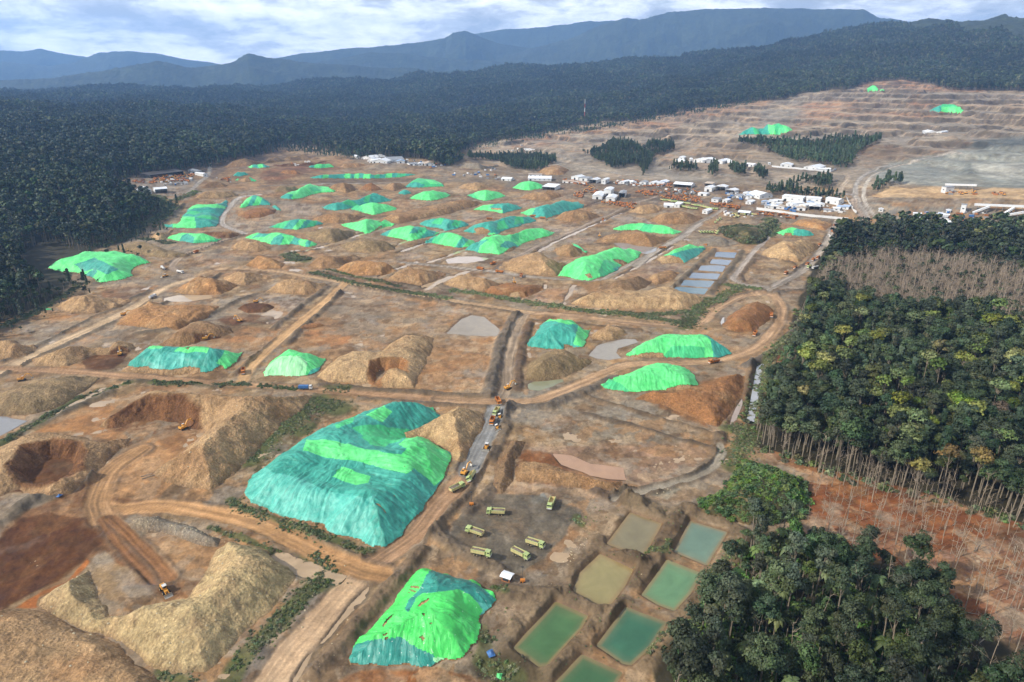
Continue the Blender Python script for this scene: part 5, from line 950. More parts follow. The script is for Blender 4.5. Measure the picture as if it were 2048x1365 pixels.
sheeted('long teal ridge with a green left foot at the top of the centre row', 'B',[(708,432),(750,410),(800,390),(850,370),(900,352),(940,347),(1000,360),(1050,362),(1080,380),(1062,396),(990,417),(920,442),(850,460),(800,456),(750,445)], base='T', edge=0, sheets=[('L', Z('B',[(700,435),(740,410),(790,400),(770,440),(740,445)]))])
sheeted('small bright green dome left of the first white shed', 'B',[(660,282),(690,255),(730,240),(790,245),(847,270),(832,284),(760,298),(700,292)], base='L', edge=0)
sheeted('pointed bright green heap below the left shed row', 'B',[(393,328),(430,315),(460,297),(500,289),(560,297),(590,310),(617,330),(580,341),(500,360),(450,347)], base='L', edge=0, sheets=[('M', Z('B',[(390,330),(430,310),(455,345),(430,350)]))])
sheeted('long flat bright green bank right of centre behind a brown mound', 'B',[(1250,527),(1255,500),(1300,487),(1360,488),(1410,480),(1450,485),(1500,497),(1560,495),(1610,510),(1647,540),(1610,553),(1540,552),(1470,547),(1420,535),(1350,528),(1290,532)], h=8, base='L', edge=0, sheets=[('M', Z('B',[(1400,540),(1430,490),(1480,500),(1470,550)]))])
sheeted('big two-lobed bright green stockpile left of the blue ponds', 'B',[(924,797),(935,765),(975,740),(970,710),(985,685),(1030,680),(1080,660),(1130,640),(1180,625),(1240,615),(1300,618),(1350,640),(1380,645),(1412,665),(1392,692),(1350,717),(1300,735),(1270,767),(1220,787),(1180,807),(1120,827),(1050,822),(980,802)], base='L', edge=0.2, sheets=[('M', Z('B',[(1160,770),(1200,700),(1280,730),(1300,745),(1260,775),(1180,810)])),('T', Z('B',[(1240,760),(1270,745),(1300,745),(1260,772)]))], bare=[Z('B',[(1082,790),(1110,782),(1130,812),(1100,812)]), Z('B',[(1245,698),(1290,705),(1330,722),(1300,738)])])
sheeted('strip of green netting hanging down a brown mound behind the two-lobed stockpile', 'B',[(1003,607),(1030,603),(1060,622),(1102,655),(1085,665),(1050,640),(1020,625)], h=4, base='M', edge=0)
sheeted('bright green cone with a teal front drape above the blue ponds', 'B',[(1500,700),(1535,668),(1575,655),(1590,625),(1620,600),(1660,590),(1720,598),(1760,615),(1787,640),(1745,677),(1700,702),(1672,720),(1600,722),(1530,722)], base='L', earth='sand', edge=0, sheets=[('T', Z('B',[(1570,678),(1640,655),(1700,640),(1780,630),(1790,650),(1700,710),(1672,725),(1640,690)]))], bare=[Z('B',[(1480,730),(1520,682),(1590,678),(1640,692),(1668,722),(1660,740)])])
sheeted('green heap with a teal right half beside the forest corner haul road', 'C',[(601,547),(625,515),(660,498),(700,505),(730,520),(790,520),(827,535),(822,562),(770,567),(700,562),(640,564)], base='L', edge=0, sheets=[('T', Z('C',[(700,575),(700,530),(740,515),(840,515),(840,575)]))], bare=[Z('C',[(640,570),(655,545),(690,548),(690,565),(660,560)])])
sheeted('teal and green heap on the lowest bench of the hillside mine', 'L',[(906,540),(912,518),(940,510),(985,520),(1010,505),(1060,503),(1110,508),(1124,522),(1085,532),(1070,541),(1000,539)], h=22, stripes=(-0.3,[('T',3),('M',1),('T',2),('L',1.2),('M',1.6),('L',2)]), edge=0)
sheeted('small bright green heap on the crown of the hillside mine', 'L',[(1403,366),(1415,352),(1450,349),(1480,355),(1490,363),(1450,368)], h=12, base='L', edge=0)
sheeted('green heap with a teal left end on the upper right mine bench', 'L',[(1670,447),(1690,425),(1720,417),(1780,417),(1802,435),(1807,451),(1740,452)], h=22, base='L', edge=0, sheets=[('T', Z('L',[(1660,455),(1680,420),(1715,420),(1720,440),(1700,455)])),('M', Z('L',[(1715,430),(1720,412),(1790,412),(1800,428)]))])
# ---- bare mounds: foreground and left
mound('big rocky pale mound curving round the loader pit in the foreground', 'G',[(235,870),(240,825),(330,740),(420,680),(520,620),(540,700),(590,850),(640,912),(730,912),(850,850),(950,846),(1080,820),(1180,720),(1225,620),(1270,540),(1340,480),(1500,510),(1700,605),(1745,690),(1600,870),(1450,1000),(1330,1140),(1200,1238),(1000,1245),(880,1195),(740,1090),(560,1010),(300,915)], h=11, earth='rock', lump=1.2, edge=1)
mound('low stony ridge north of the loader pit', 'G',[(745,375),(800,335),(930,325),(1100,380),(1290,470),(1280,520),(1180,510),(1080,470),(950,415),(870,425),(780,405)], h=3, earth='grey')
mound('grassy brown mound in the bottom left corner', 'G',[(-300,1100),(-100,930),(0,890),(100,870),(300,895),(400,960),(560,1020),(700,1090),(790,1190),(900,1240),(980,1340),(900,1500),(300,1700),(-300,1600)], h=6.5, earth='tan', lump=2.6)
mound('dug-out mound with a dark rust hollow at the left edge', 'D',[(-200,1180),(-100,1010),(20,950),(200,880),(370,870),(500,898),(640,930),(760,925),(745,970),(680,1015),(600,1090),(520,1180),(420,1260),(300,1290),(100,1240),(-100,1300)], h=9, earth='tan', cuts=[('D',[(60,1180),(160,1060),(330,1000),(480,1010),(520,1060),(470,1170),(350,1250),(100,1230)],9)], dirt='dark')
mound('largest horseshoe mound with a steep rust-brown dug face, left foreground', 'D',[(575,855),(640,780),(750,685),(800,640),(900,628),(1050,620),(1150,640),(1300,650),(1450,655),(1640,660),(1830,680),(1770,760),(1650,860),(1550,960),(1480,1040),(1360,1150),(1250,1235),(1100,1225),(960,1180),(880,1150),(1000,1070),(1100,980),(1180,880),(1180,850),(1000,850),(800,860),(640,866)], h=15, earth='tan', cuts=[('D',[(600,900),(660,830),(760,800),(880,775),(1000,775),(1110,790),(1180,820),(1160,880),(1080,990),(1000,1060),(860,1160),(700,1100)],13)], dirt='dark')
mound('pointed pale mound wedged between the huge teal stockpile and the grey track', 'E',[(575,925),(600,890),(640,860),(700,830),(760,790),(860,735),(940,710),(1010,738),(1070,770),(1085,830),(1045,900),(1005,980),(965,1060),(920,1080),(850,1000),(780,940),(700,925),(620,945)], h=14, earth='sand', lump=0.7)
mound('rugged mound with a bright rust bite out of its front beside the dome-like heap', 'E',[(85,575),(150,500),(200,440),(280,413),(380,408),(450,415),(520,350),(600,310),(700,315),(780,345),(775,400),(740,480),(700,560),(668,637),(500,632),(430,612),(340,602),(200,602)], h=9, earth='sand', cuts=[('E',[(395,600),(405,540),(470,520),(600,515),(640,540),(640,575),(520,585),(440,640)],7)], dirt='rust', lump=1.6)
mound('brown-footed mound below the teal heap by the central track', 'E',[(1318,595),(1326,490),(1380,430),(1430,405),(1560,400),(1640,430),(1705,480),(1650,520),(1560,572),(1450,592),(1350,594)], earth='olive', h=9)
mound('red-brown spoil mound circled by the loop track near the forest', 'Fz',[(590,215),(618,150),(660,110),(740,92),(810,108),(842,150),(832,182),(790,222),(740,252),(660,252),(602,238)], earth='rust', h=8)
mound('long flat-topped tan bank right of the hedge strip', 'B',[(1000,962),(1075,892),(1150,865),(1240,868),(1400,878),(1490,852),(1580,855),(1700,880),(1795,912),(1765,955),(1700,985),(1650,1000),(1500,995),(1300,988),(1100,978)], earth='sand', h=8)
mound('long ragged rust-red spoil bank at the ditch corner', 'Fz',[(170,580),(240,535),(330,545),(420,515),(500,490),(560,470),(640,455),(700,470),(694,540),(652,610),(605,680),(570,716),(500,692),(400,645),(290,605)], earth='rust', h=6, lump=2)
mound('broad pale brown mound behind the two-lobed green stockpile', 'B',[(578,752),(620,710),(680,680),(740,645),(820,633),(880,650),(930,690),(972,732),(940,765),(920,797),(820,797),(700,782),(620,764)], earth='tan')
mound('steep brown mound carrying the hanging green strip', 'B',[(900,642),(920,600),(960,586),(1000,598),(1060,640),(1092,672),(1000,692),(930,682)], earth='brown')
mound('long brown ridge in front of the flat green bank', 'B',[(1130,602),(1200,560),(1280,538),(1350,515),(1420,518),(1470,540),(1540,558),(1595,572),(1540,602),(1480,627),(1400,622),(1300,602)], earth='brown')
mound('twin-peaked dull mound right of the two-lobed green stockpile', 'B',[(1165,872),(1230,840),(1280,810),(1340,798),(1390,784),(1440,798),(1472,830),(1442,862),(1380,892),(1300,897),(1200,888)], earth='dull')
mound('smooth tan mound at the ditch junction left of the red dig', 'B',[(248,852),(300,810),(370,780),(430,776),(500,795),(545,820),(602,842),(560,882),(480,892),(380,872),(300,862)], earth='tan')
mound('low dug rust-red mound with an excavator on it', 'B',[(478,895),(540,850),(620,828),(700,838),(800,848),(856,870),(780,902),(740,922),(620,918),(540,912)], earth='rust', h=5, lump=2)
mound('small tan cone beside the low red dig, right', 'B',[(610,900),(650,870),(690,862),(730,890),(740,915),(690,922),(630,918)], earth='sand', h=4)
mound('low brown mound left of a dark ditch by the hedge strip', 'A',[(1675,832),(1690,800),(1720,760),(1770,738),(1830,733),(1900,750),(1980,770),(2020,792),(1950,832),(1880,852),(1800,842)], earth='brown')
mound('flat-topped orange-brown mound above the hedge strip', 'A',[(1376,762),(1440,720),(1500,700),(1600,705),(1700,710),(1752,740),(1742,772),(1650,792),(1560,796),(1480,788)], earth='orange')
mound('dull brown mound right of the shrub clump', 'A',[(1212,742),(1230,690),(1270,668),(1340,663),(1400,678),(1480,663),(1535,690),(1475,717),(1400,747),(1300,757)], earth='brown')
mound('pale olive mound below the ragged green heap', 'A',[(1400,622),(1450,590),(1520,570),(1600,571),(1680,580),(1745,610),(1722,642),(1640,662),(1540,664),(1450,652)], earth='olive')
mound('pale olive mound between the patchwork heap and the ragged green heap', 'A',[(1186,547),(1250,520),(1330,504),(1400,509),(1460,519),(1492,550),(1442,582),(1380,602),(1300,602),(1236,582)], earth='olive')
mound('brown mound right below the patchwork heap', 'A',[(765,642),(758,600),(810,574),(860,568),(920,588),(980,608),(1002,642),(930,657),(850,652)], earth='tan')
mound('orange-brown mound left of the shrub clump', 'A',[(854,742),(868,690),(920,658),(980,663),(1050,688),(1086,720),(1062,752),(950,758)], earth='orange')
mound('tall cone mound with grey flank above the middle left flats', 'A',[(436,892),(480,850),(540,808),(600,778),(660,775),(740,808),(804,850),(762,882),(700,907),(600,908),(500,907)], earth='orange', lump=1.4)
mound('mound joined to the right of the tall cone mound', 'A',[(716,812),(760,775),(820,757),(900,768),(950,788),(1004,812),(900,834),(850,852),(780,842)], earth='tan')
mound('rounded tan mound left of the straight orange track', 'A',[(976,892),(1000,850),(1080,813),(1150,798),(1230,798),(1290,818),(1334,850),(1282,892),(1200,907),(1080,903)], earth='tan')
mound('long low olive bank above the broad left green stockpile', 'A',[(60,650),(110,622),(160,596),(250,588),(350,598),(400,638),(480,648),(520,682),(430,694),(350,694),(200,660)], earth='olive', h=6)
mound('small sandy mound left of the teal-footed green heap', 'A',[(292,575),(320,530),(380,516),(440,522),(402,560),(380,588),(340,596)], earth='sand')
mound('dark brown low ridge right of the teal-footed green heap', 'A',[(596,545),(660,528),(760,532),(834,556),(760,577),(700,577)], earth='dark')
mound('brown mound below the long teal heap', 'A',[(1236,472),(1290,430),(1360,416),(1420,418),(1500,423),(1555,450),(1480,482),(1400,492),(1300,487)], earth='brown')
mound('very long dark brown ridge across the middle distance', 'A',[(1630,475),(1700,430),(1800,410),(1900,388),(2000,368),(2120,345),(2210,350),(2200,380),(2060,430),(1950,452),(1850,474),(1750,492)], earth='brown', h=7)
mound('flat rust mound in front of the half-round striped heap', 'A',[(804,442),(826,402),(900,386),(980,385),(1034,410),(1022,432),(940,457),(860,462)], earth='rust', h=5, planned=False)
mound('tan mound above the four-fold stockpile', 'A',[(550,345),(600,305),(680,283),(760,283),(824,310),(804,332),(700,345)], earth='tan')
mound('rounded mound behind the four-fold stockpile, nearer the equipment park', 'A',[(590,282),(630,238),(700,230),(764,250),(734,277)], earth='brown')
mound('small tan mound left of the humped green heap', 'A',[(1016,302),(1040,265),(1090,253),(1140,260),(1164,292),(1100,307)], earth='olive')
mound('leftmost of three small brown mounds below the long striped bank', 'A',[(1326,294),(1370,255),(1440,248),(1504,258),(1512,292),(1440,312)], earth='brown')
mound('middle one of three small brown mounds below the long striped bank', 'A',[(1518,292),(1556,255),(1600,248),(1650,258),(1652,292),(1590,302)], earth='rust')
mound('rightmost of three small brown mounds below the long striped bank', 'A',[(1656,284),(1700,250),(1760,243),(1796,280),(1720,302)], earth='brown')
mound('dark rust mound on the far terrace between two small green heaps', 'A',[(1050,196),(1100,168),(1150,163),(1196,185),(1160,204)], earth='rust')
mound('far brown mound behind the leftmost small green heap', 'A',[(1380,150),(1420,132),(1500,130),(1560,150),(1500,162),(1420,164)], earth='brown')
mound('small brown mound below the first white shed', 'B',[(696,342),(740,315),(820,300),(880,295),(940,308),(956,332),(880,352),(780,352)], earth='brown')
mound('brown mound with a dug face right of the top teal ridge', 'B',[(896,462),(950,425),(1000,404),(1070,403),(1130,418),(1176,447),(1120,472),(1000,482)], earth='brown')
mound('tan mound in front of the two adjoining white sheds', 'B',[(1340,425),(1380,385),(1440,373),(1500,378),(1556,400),(1500,428),(1420,434)], earth='tan')
mound('big brown mound below the parked green lorries', 'B',[(1456,474),(1496,430),(1560,408),(1650,403),(1740,428),(1776,460),(1700,492),(1600,494),(1520,494)], earth='brown')
mound('large tan mound with a bright orange foot beside the mud basin', 'C',[(505,670),(526,630),(600,590),(680,563),(770,568),(840,588),(854,630),(795,672),(732,718),(650,713),(566,692)], earth='sand')
mound('rust mound behind the teal-ended green heap at the forest corner', 'C',[(684,494),(716,465),(800,458),(880,468),(930,500),(884,532),(800,518),(730,506)], earth='orange', h=6)
mound('pale grey gravel cone beside the dark shrubby hump', 'C',[(84,594),(130,570),(180,553),(260,558),(320,590),(376,612),(300,627),(200,628),(120,624)], earth='grey', h=6)
mound('low brown mound left of the pointed green heap', 'B',[(334,284),(380,255),(440,243),(500,253),(526,278),(450,297)], earth='tan')
mound('low brown mound right below the plain bright green heap', 'B',[(226,402),(280,362),(350,340),(430,345),(486,372),(420,397),(310,412)], earth='brown')
mound('sandy bank by the left forest edge', 'D',[(330,155),(400,90),(460,42),(520,48),(600,78),(690,108),(766,130),(700,162),(560,194),(420,204),(356,184)], earth='tan', lump=1.5)
mound('stony yellow mound with an orange dug corner, middle left', 'D',[(690,262),(700,240),(760,180),(860,128),(950,122),(1050,138),(1200,138),(1285,160),(1252,204),(1150,254),(1050,294),(900,294),(780,274)], earth='orange', lump=1.8, h=7)
mound('brown crescent mound above the long teal-skirted stockpile', 'D',[(930,385),(990,305),(1100,250),(1250,236),(1340,268),(1366,312),(1280,344),(1150,376),(1050,396)], earth='brown', cuts=[('D',[(1120,400),(1160,355),(1290,340),(1350,345),(1340,400)],6)], dirt='dark', h=8)
mound('sandy mound with a dark dug end left of the long teal-skirted stockpile', 'D',[(190,470),(280,420),(380,378),(520,370),(620,372),(660,345),(700,330),(765,360),(795,395),(740,430),(640,435),(560,440),(490,470),(400,510),(300,512),(210,505)], earth='tan', lump=1.5, cuts=[('D',[(640,470),(660,425),(740,410),(790,420),(740,480)],6)], dirt='dark')
mound('brown mound cut off by the left edge above the pale track', 'D',[(-160,400),(-40,330),(50,288),(110,330),(150,378),(226,400),(160,442),(60,464),(-100,470)], earth='tan', lump=1.6)
mound('flat grassy spoil bank below the left end of the cross track', 'D',[(-200,800),(-100,700),(50,655),(180,600),(330,552),(460,556),(590,580),(520,640),(440,686),(350,744),(200,794),(80,796)], earth='olive', h=6)
mound('flat disc of dark wet earth on the pale flat', 'D',[(1392,172),(1416,140),(1500,128),(1580,138),(1606,160),(1540,190),(1440,194)], earth='dark', h=2.5)
mound('small orange mound right of the teal-and-green heap by the central track', 'E',[(1694,340),(1740,270),(1800,248),(1880,268),(1920,322),(1850,354),(1750,356)], earth='tan')
mound('pale grey rounded hump at the far forest edge', 'B',[(340,165),(400,128),(470,110),(530,118),(584,155),(480,175)], earth='grey', h=14)
mound('low brown hump beside the far forest edge, right', 'B',[(800,190),(850,160),(940,150),(990,175),(960,205),(860,208)], earth='brown', h=8)
mound('brown ridge behind the far left terraces', 'A',[(700,130),(780,108),(880,78),(960,46),(1040,56),(1110,86),(1260,90),(1290,112),(1100,124),(1000,134),(860,156),(740,166)], earth='dull', h=16)
mound('dark brown spoil face at the far edge of the terrace', 'A',[(1000,150),(1100,125),(1240,120),(1330,128),(1240,150),(1060,158)], earth='dark', h=6)
mound('low dug brown bank left of the big grey puddle', 'E',[(0,300),(60,255),(140,250),(150,275),(80,290)], earth='rust', h=2.5)
mound('grey-brown ledge above the long pinkish pool', 'E',[(1130,1120),(1180,1000),(1240,930),(1320,950),(1300,1020),(1260,1060),(1250,1180),(1180,1250),(1130,1220)], earth='dull', h=5, lump=1.6)
mound('low earth bank below the long pinkish pool', 'E',[(1260,1110),(1290,1060),(1450,1080),(1600,1130),(1760,1180),(1890,1190),(1860,1250),(1600,1220),(1400,1190),(1270,1180)], earth='brown', h=4, lump=2)
mound('low brown spoil right of the twin-peaked dull mound', 'B',[(1440,815),(1500,770),(1580,760),(1640,780),(1600,820),(1500,850)], earth='brown', h=4)
# ================================================================== vegetation
def leaf_mat(name, gain=1.0, spec=0.25):
    m, n, l, b = new_mat(name); a = add(n, 'ShaderNodeAttribute', attribute_name='Col'); oi = add(n, 'ShaderNodeObjectInfo')
    g = add(n, 'ShaderNodeNewGeometry').outputs['Position']
    f = mathn(n, l, 'MULTIPLY', mapr(n, l, oi.outputs['Random'],0,1,0.62*gain,1.45*gain), mathn(n, l, 'MULTIPLY', mapr(n, l, noise_node(n, l, g,0.011,3,0.5),0.3,0.7,0.68,1.32), mapr(n, l, noise_node(n, l, g,0.0022,4,0.6,0.5),0.35,0.65,0.62,1.45)))
    c = mulcol(n, l, a.outputs['Color'], f)
    hs = add(n, 'ShaderNodeHueSaturation'); l.new(c, hs.inputs['Color']); l.new(mapr(n, l, mathn(n, l, 'FRACT', mathn(n, l, 'MULTIPLY', oi.outputs['Random'],7.31)),0,1,0.455,0.53), hs.inputs['Hue']); l.new(mapr(n, l, mathn(n, l, 'FRACT', mathn(n, l, 'MULTIPLY', oi.outputs['Random'],13.7)),0,1,0.75,1.15), hs.inputs['Saturation'])
    l.new(hs.outputs[0], b.inputs['Base Color']); b.inputs['Roughness'].default_value = 0.6; b.inputs['Specular IOR Level'].default_value = spec
    return m
M_LEAF = leaf_mat("foliage"); M_BARK = plain("bark", alb(140,128,110),0.9, scale=1.5, var=0.3); M_DEAD = plain("bleached_wood", alb(166,150,130),0.85, scale=1.2, var=0.3); M_TWIG = plain("dead_twigs", alb(150,132,114),0.9, var=0.3)
class TB:
    """collects leaf quads and tapered limbs"""
    def __init__(s): s.v = []; s.q = []; s.c = []; s.n = 0
    def quads(s, ctr, size, nrm, colr, rg, aspect=1.0):
        k = len(ctr); nrm = nrm/np.maximum(np.linalg.norm(nrm, axis=1, keepdims=True),1e-6)
        t = rg.normal(size=(k,3)); t -= (t*nrm).sum(1, keepdims=True)*nrm; t /= np.maximum(np.linalg.norm(t, axis=1, keepdims=True),1e-6); bt = np.cross(nrm, t)
        sz = np.asarray(size).reshape(-1,1); h1 = t*sz/2; h2 = bt*sz*aspect/2
        v = np.stack([ctr-h1-h2*.7, ctr+h1*.75-h2, ctr+h1+h2*.8, ctr-h1*.8+h2],1).reshape(-1,3); s.v.append(v)
        s.q.append(np.arange(4*k).reshape(-1,4)+s.n); s.c.append(np.repeat(colr,4,0)); s.n += 4*k
    def limb(s, p0, p1, r0, r1, colr, sides=5):
        p0 = np.array(p0, float); p1 = np.array(p1, float); d = p1-p0; d /= np.linalg.norm(d)+1e-9
        a = np.cross(d,(0.3,0.9,0.2)); a /= np.linalg.norm(a); b = np.cross(d, a)
        an = np.linspace(0,2*math.pi, sides, endpoint=False); ring = np.cos(an)[:, None]*a+np.sin(an)[:, None]*b
        s.v.append(np.concatenate([p0+ring*r0, p1+ring*r1])); i = np.arange(sides); j = (i+1) % sides
        s.q.append(np.stack([i, j, j+sides, i+sides],1)+s.n); s.c.append(np.tile(np.asarray(colr, float),(2*sides,1))); s.n += 2*sides
    def mesh(s, name, mat, smooth=False):
        return np_mesh(name, np.concatenate(s.v), np.concatenate(s.q), np.concatenate(s.c), smooth,[mat])
    @staticmethod
    def join(name, parts, mats):
        v = []; q = []; c = []; mi = []; n = 0
        for k, t in enumerate(parts):
            tv = np.concatenate(t.v); tq = np.concatenate(t.q)+n; v.append(tv); q.append(tq); c.append(np.concatenate(t.c)); mi.append(np.full(len(tq), k, np.int32)); n += len(tv)
        me = np_mesh(name, np.concatenate(v), np.concatenate(q), np.concatenate(c), False, mats); me.polygons.foreach_set('material_index', np.concatenate(mi)); return me
def broadleaf(seed, ht, cr, base=(0.048,0.074,0.026), n=900, leaf=1.0, flat=0.78, lobes=9, trunk_show=0.45):
    rg = np.random.default_rng(seed); tr = TB(); cw = TB()
    top = ht*0.80; lean = rg.normal(0,0.03*ht,2)
    tr.limb((0,0,-1),(lean[0]*.5, lean[1]*.5, ht*0.45),0.38,0.27,(1,1,1),6); tr.limb((lean[0]*.5, lean[1]*.5, ht*0.45),(lean[0], lean[1], top),0.27,0.14,(1,1,1),5)
    cs = []
    for k in range(lobes):
        a = rg.uniform(0,2*math.pi) if k else 0; rr = cr*(0.0 if k == 0 else rg.uniform(0.35,0.68)); z = ht*rg.uniform(1-trunk_show*0.72,0.90) if k else ht*0.88
        if rr > cr*0.5: z -= ht*0.05
        cpt = np.array((lean[0]+rr*math.cos(a), lean[1]+rr*math.sin(a), z)); rad = cr*rg.uniform(0.34,0.56); cs.append((cpt, rad))
        if k: tr.limb((lean[0]*.6, lean[1]*.6, z-ht*0.20), cpt-np.array((0,0, rad*0.2)),0.13,0.05,(1,1,1),4)
    w = np.array([r for _, r in cs])**2; w /= w.sum()
    for (cpt, rad), ww in zip(cs, w):
        k = max(8, int(n*ww)); nclump = max(3, k//9)
        dirs = rg.normal(size=(nclump,3)); dirs[:,2] = np.abs(dirs[:,2])*0.9-0.35; dirs /= np.linalg.norm(dirs, axis=1, keepdims=True)
        cc = cpt+dirs*np.array((1,1, flat))*rad*rg.uniform(0.72,1.12,(nclump,1)); ci = rg.integers(0, nclump, k)
        p = cc[ci]+rg.normal(0,0.22*rad,(k,3))*np.array((1,1,0.6)); nr = (p-cpt)/rad+rg.normal(0,0.42,(k,3))+np.array((0,0,0.45))
        tint = rg.uniform(0.75,1.3)*np.array((rg.uniform(0.9,1.15),1.0, rg.uniform(0.85,1.1))); ct = rg.uniform(0.72,1.35,(nclump,1))[ci]
        cw.quads(p, leaf*rg.uniform(0.7,1.35, k), nr, np.asarray(base)*tint*ct*rg.uniform(0.85,1.15,(k,1)), rg)
    return tr, cw
def deadtree(seed, ht, twigs=8, fuzz=0, col=(1,1,1), fat=1.0):
    rg = np.random.default_rng(seed); tr = TB(); p = np.array((0,0,-0.8)); r = rg.uniform(0.20,0.32)*fat; d = np.array((rg.normal(0, .03), rg.normal(0, .03),1.0)); pts = [p]
    for k in range(4):
        q = p+d*ht/4; r2 = r*0.72; tr.limb(p, q, r, r2, col,5); p = q; r = r2; d = d+np.append(rg.normal(0,0.035,2),0); pts.append(p)
    tips = []
    for k in range(twigs):
        t = rg.uniform(0.5,0.98); base = pts[0]+(pts[-1]-pts[0])*t; a = rg.uniform(0,2*math.pi); L = ht*rg.uniform(0.08,0.2)*(1.3-t*0.6); e = base+np.array((math.cos(a)*L, math.sin(a)*L, L*rg.uniform(0.5,1.3)))
        tr.limb(base, e,0.10,0.04, col,3); tips.append(e)
        for _ in range(2):
            e2 = e+rg.normal(0,0.09*ht,3)*np.array((1,1, .5))+np.array((0,0,0.05*ht)); tr.limb(base+(e-base)*0.6, e2,0.05,0.02, col,3); tips.append(e2)
    fz = TB()
    if fuzz and tips:
        tp = np.array(tips); k = fuzz; p = tp[rg.integers(0, len(tp), k)]+rg.normal(0,1.0,(k,3)); fz.quads(p, rg.uniform(0.5,1.5, k), rg.normal(size=(k,3)), np.tile((0.19,0.15,0.115),(k,1))*rg.uniform(0.6,1.3,(k,1)), rg, aspect=0.16)
    return tr, fz
def palm(seed, ht, fr=11, L=4.2, base=(0.075,0.105,0.035)):
    rg = np.random.default_rng(seed); tr = TB(); cw = TB(); lean = rg.normal(0,0.5,2); top = np.array((lean[0], lean[1], ht)); tr.limb((0,0,-1), top*np.array((.5, .5, .5)),0.25,0.2,(1,1,1),6); tr.limb(top*.5, top,0.2,0.16,(1,1,1),6)
    for k in range(fr):
        a = 2*math.pi*k/fr+rg.uniform(-.25, .25); up = rg.uniform(0.25,1.1); dirh = np.array((math.cos(a), math.sin(a),0)); prev = top; side = np.array((-math.sin(a), math.cos(a),0))
        cc = np.asarray(base)*rg.uniform(0.7,1.4)
        for s_ in range(6):
            t = (s_+1)/6; p = top+dirh*L*t*(0.95-0.2*t*up)+np.array((0,0, L*(up*t*0.8-1.15*t*t)))
            w = L*0.19*math.sin(math.pi*min(1, t*0.85+0.12)); w0 = L*0.19*math.sin(math.pi*min(1,(t-1/6)*0.85+0.12)); dn = np.array((0,0,-0.5))
            for sg in (-1,1):
                v = np.array([prev, p, p+(side*sg+dn*0.9)*w, prev+(side*sg+dn*0.9)*w0]); cw.v.append(v); cw.q.append(np.arange(4).reshape(1,4)+cw.n); cw.c.append(np.tile(cc,(4,1))); cw.n += 4
            prev = p
    return tr, cw
def slender(seed, ht, base=(0.035,0.058,0.026), n=260):
    rg = np.random.default_rng(seed); tr = TB(); cw = TB(); tr.limb((0,0,-1),(0,0, ht*0.95),0.26,0.06,(1,1,1),5)
    z = ht*rg.uniform(0.28,1.0, n)**0.85; rr = ht*0.15*(1-0.75*(z/ht))*rg.uniform(0.35,1.15, n)+0.3; a = rg.uniform(0,2*math.pi, n); p = np.stack([rr*np.cos(a), rr*np.sin(a), z],1)
    cw.quads(p, rg.uniform(0.9,1.9, n), np.stack([np.cos(a), np.sin(a), np.full(n,0.5)],1)+rg.normal(0, .4,(n,3)), np.asarray(base)*rg.uniform(0.6,1.5,(n,1)), rg); return tr, cw
def bushp(seed, r, base, n=60, leaf=0.42):
    rg = np.random.default_rng(seed); b = TB(); d = rg.normal(size=(n,3)); d[:,2] = np.abs(d[:,2]); d /= np.linalg.norm(d, axis=1, keepdims=True); p = d*np.array((1,1, .8))*r*rg.uniform(.5,1.1,(n,1))+np.append(rg.normal(0, r*.2,2),0)
    b.quads(p, leaf*rg.uniform(.6,1.5, n), d+rg.normal(0, .5,(n,3))+np.array((0,0, .4)), np.asarray(base)*rg.uniform(.6,1.5,(n,1)), rg); return b
DG, MG, YG, OG = (0.036,0.058,0.024),(0.048,0.078,0.026),(0.125,0.150,0.036),(0.145,0.130,0.050)
P = {}
P['broad'] = [broadleaf(100+i, *s) for i, s in enumerate([(27,5.0, DG,2100, .6),(24,4.3, MG,1800, .55),(31,5.6, DG,2300, .62),(22,3.8, MG,1500, .55),(26,4.2,(0.042,0.062,0.034),1700, .55),(20,4.6,(0.060,0.084,0.028),1700, .55),(17,3.0, DG,1100, .5),(30,3.8,(0.05,0.066,0.034),1700, .55)])]
P['emerg'] = [broadleaf(200+i, *s, flat=0.42, lobes=11, trunk_show=0.3) for i, s in enumerate([(32,6.6, YG,1000, .8),(31,5.6, OG,900, .75),(30,6.0,(0.105,0.14,0.032),950, .8)])]
P['dead'] = [deadtree(300+i, h, t) for i,(h, t) in enumerate([(20,5),(16,2),(23,7),(13,1),(18,9),(10,0),(21,3)])]
P['bare'] = [deadtree(350+i, h,10,36,(1.0,1.0,1.0),2.8) for i, h in enumerate((17,20,15,22))]
P['palm'] = [palm(400+i, h) for i, h in enumerate((9,13,11,15))]
P['slend'] = [slender(500+i, h) for i, h in enumerate((24,20,27))]
P['clump'] = P['slend']+[broadleaf(620+i, *q_) for i, q_ in enumerate([(18,4.2, DG,260,1.5),(15,3.8, DG,230,1.5),(20,3.6, DG,240,1.5)])]
P['sbroad'] = [broadleaf(600+i, *s) for i, s in enumerate([(25,5.2, DG,230,1.9),(28,5.8, DG,240,2.0),(22,4.8, MG,210,1.8),(26,4.6,(0.04,0.06,0.032),210,1.9),(30,5.0, MG,230,2.0),(24,4.4,(0.075,0.095,0.035),220,1.6),(33,4.2,(0.05,0.07,0.04),220,1.7),(14,4.0,(0.06,0.085,0.03),180,1.5)])]
P['far'] = [broadleaf(700+i, *s, lobes=5) for i, s in enumerate([(25,5.6, DG,120,2.5),(29,6.2, DG,130,2.7),(22,5.4, MG,110,2.4),(27,4.6,(0.07,0.085,0.04),70,2.8),(33,5.0,(0.035,0.05,0.032),80,3.0)])]
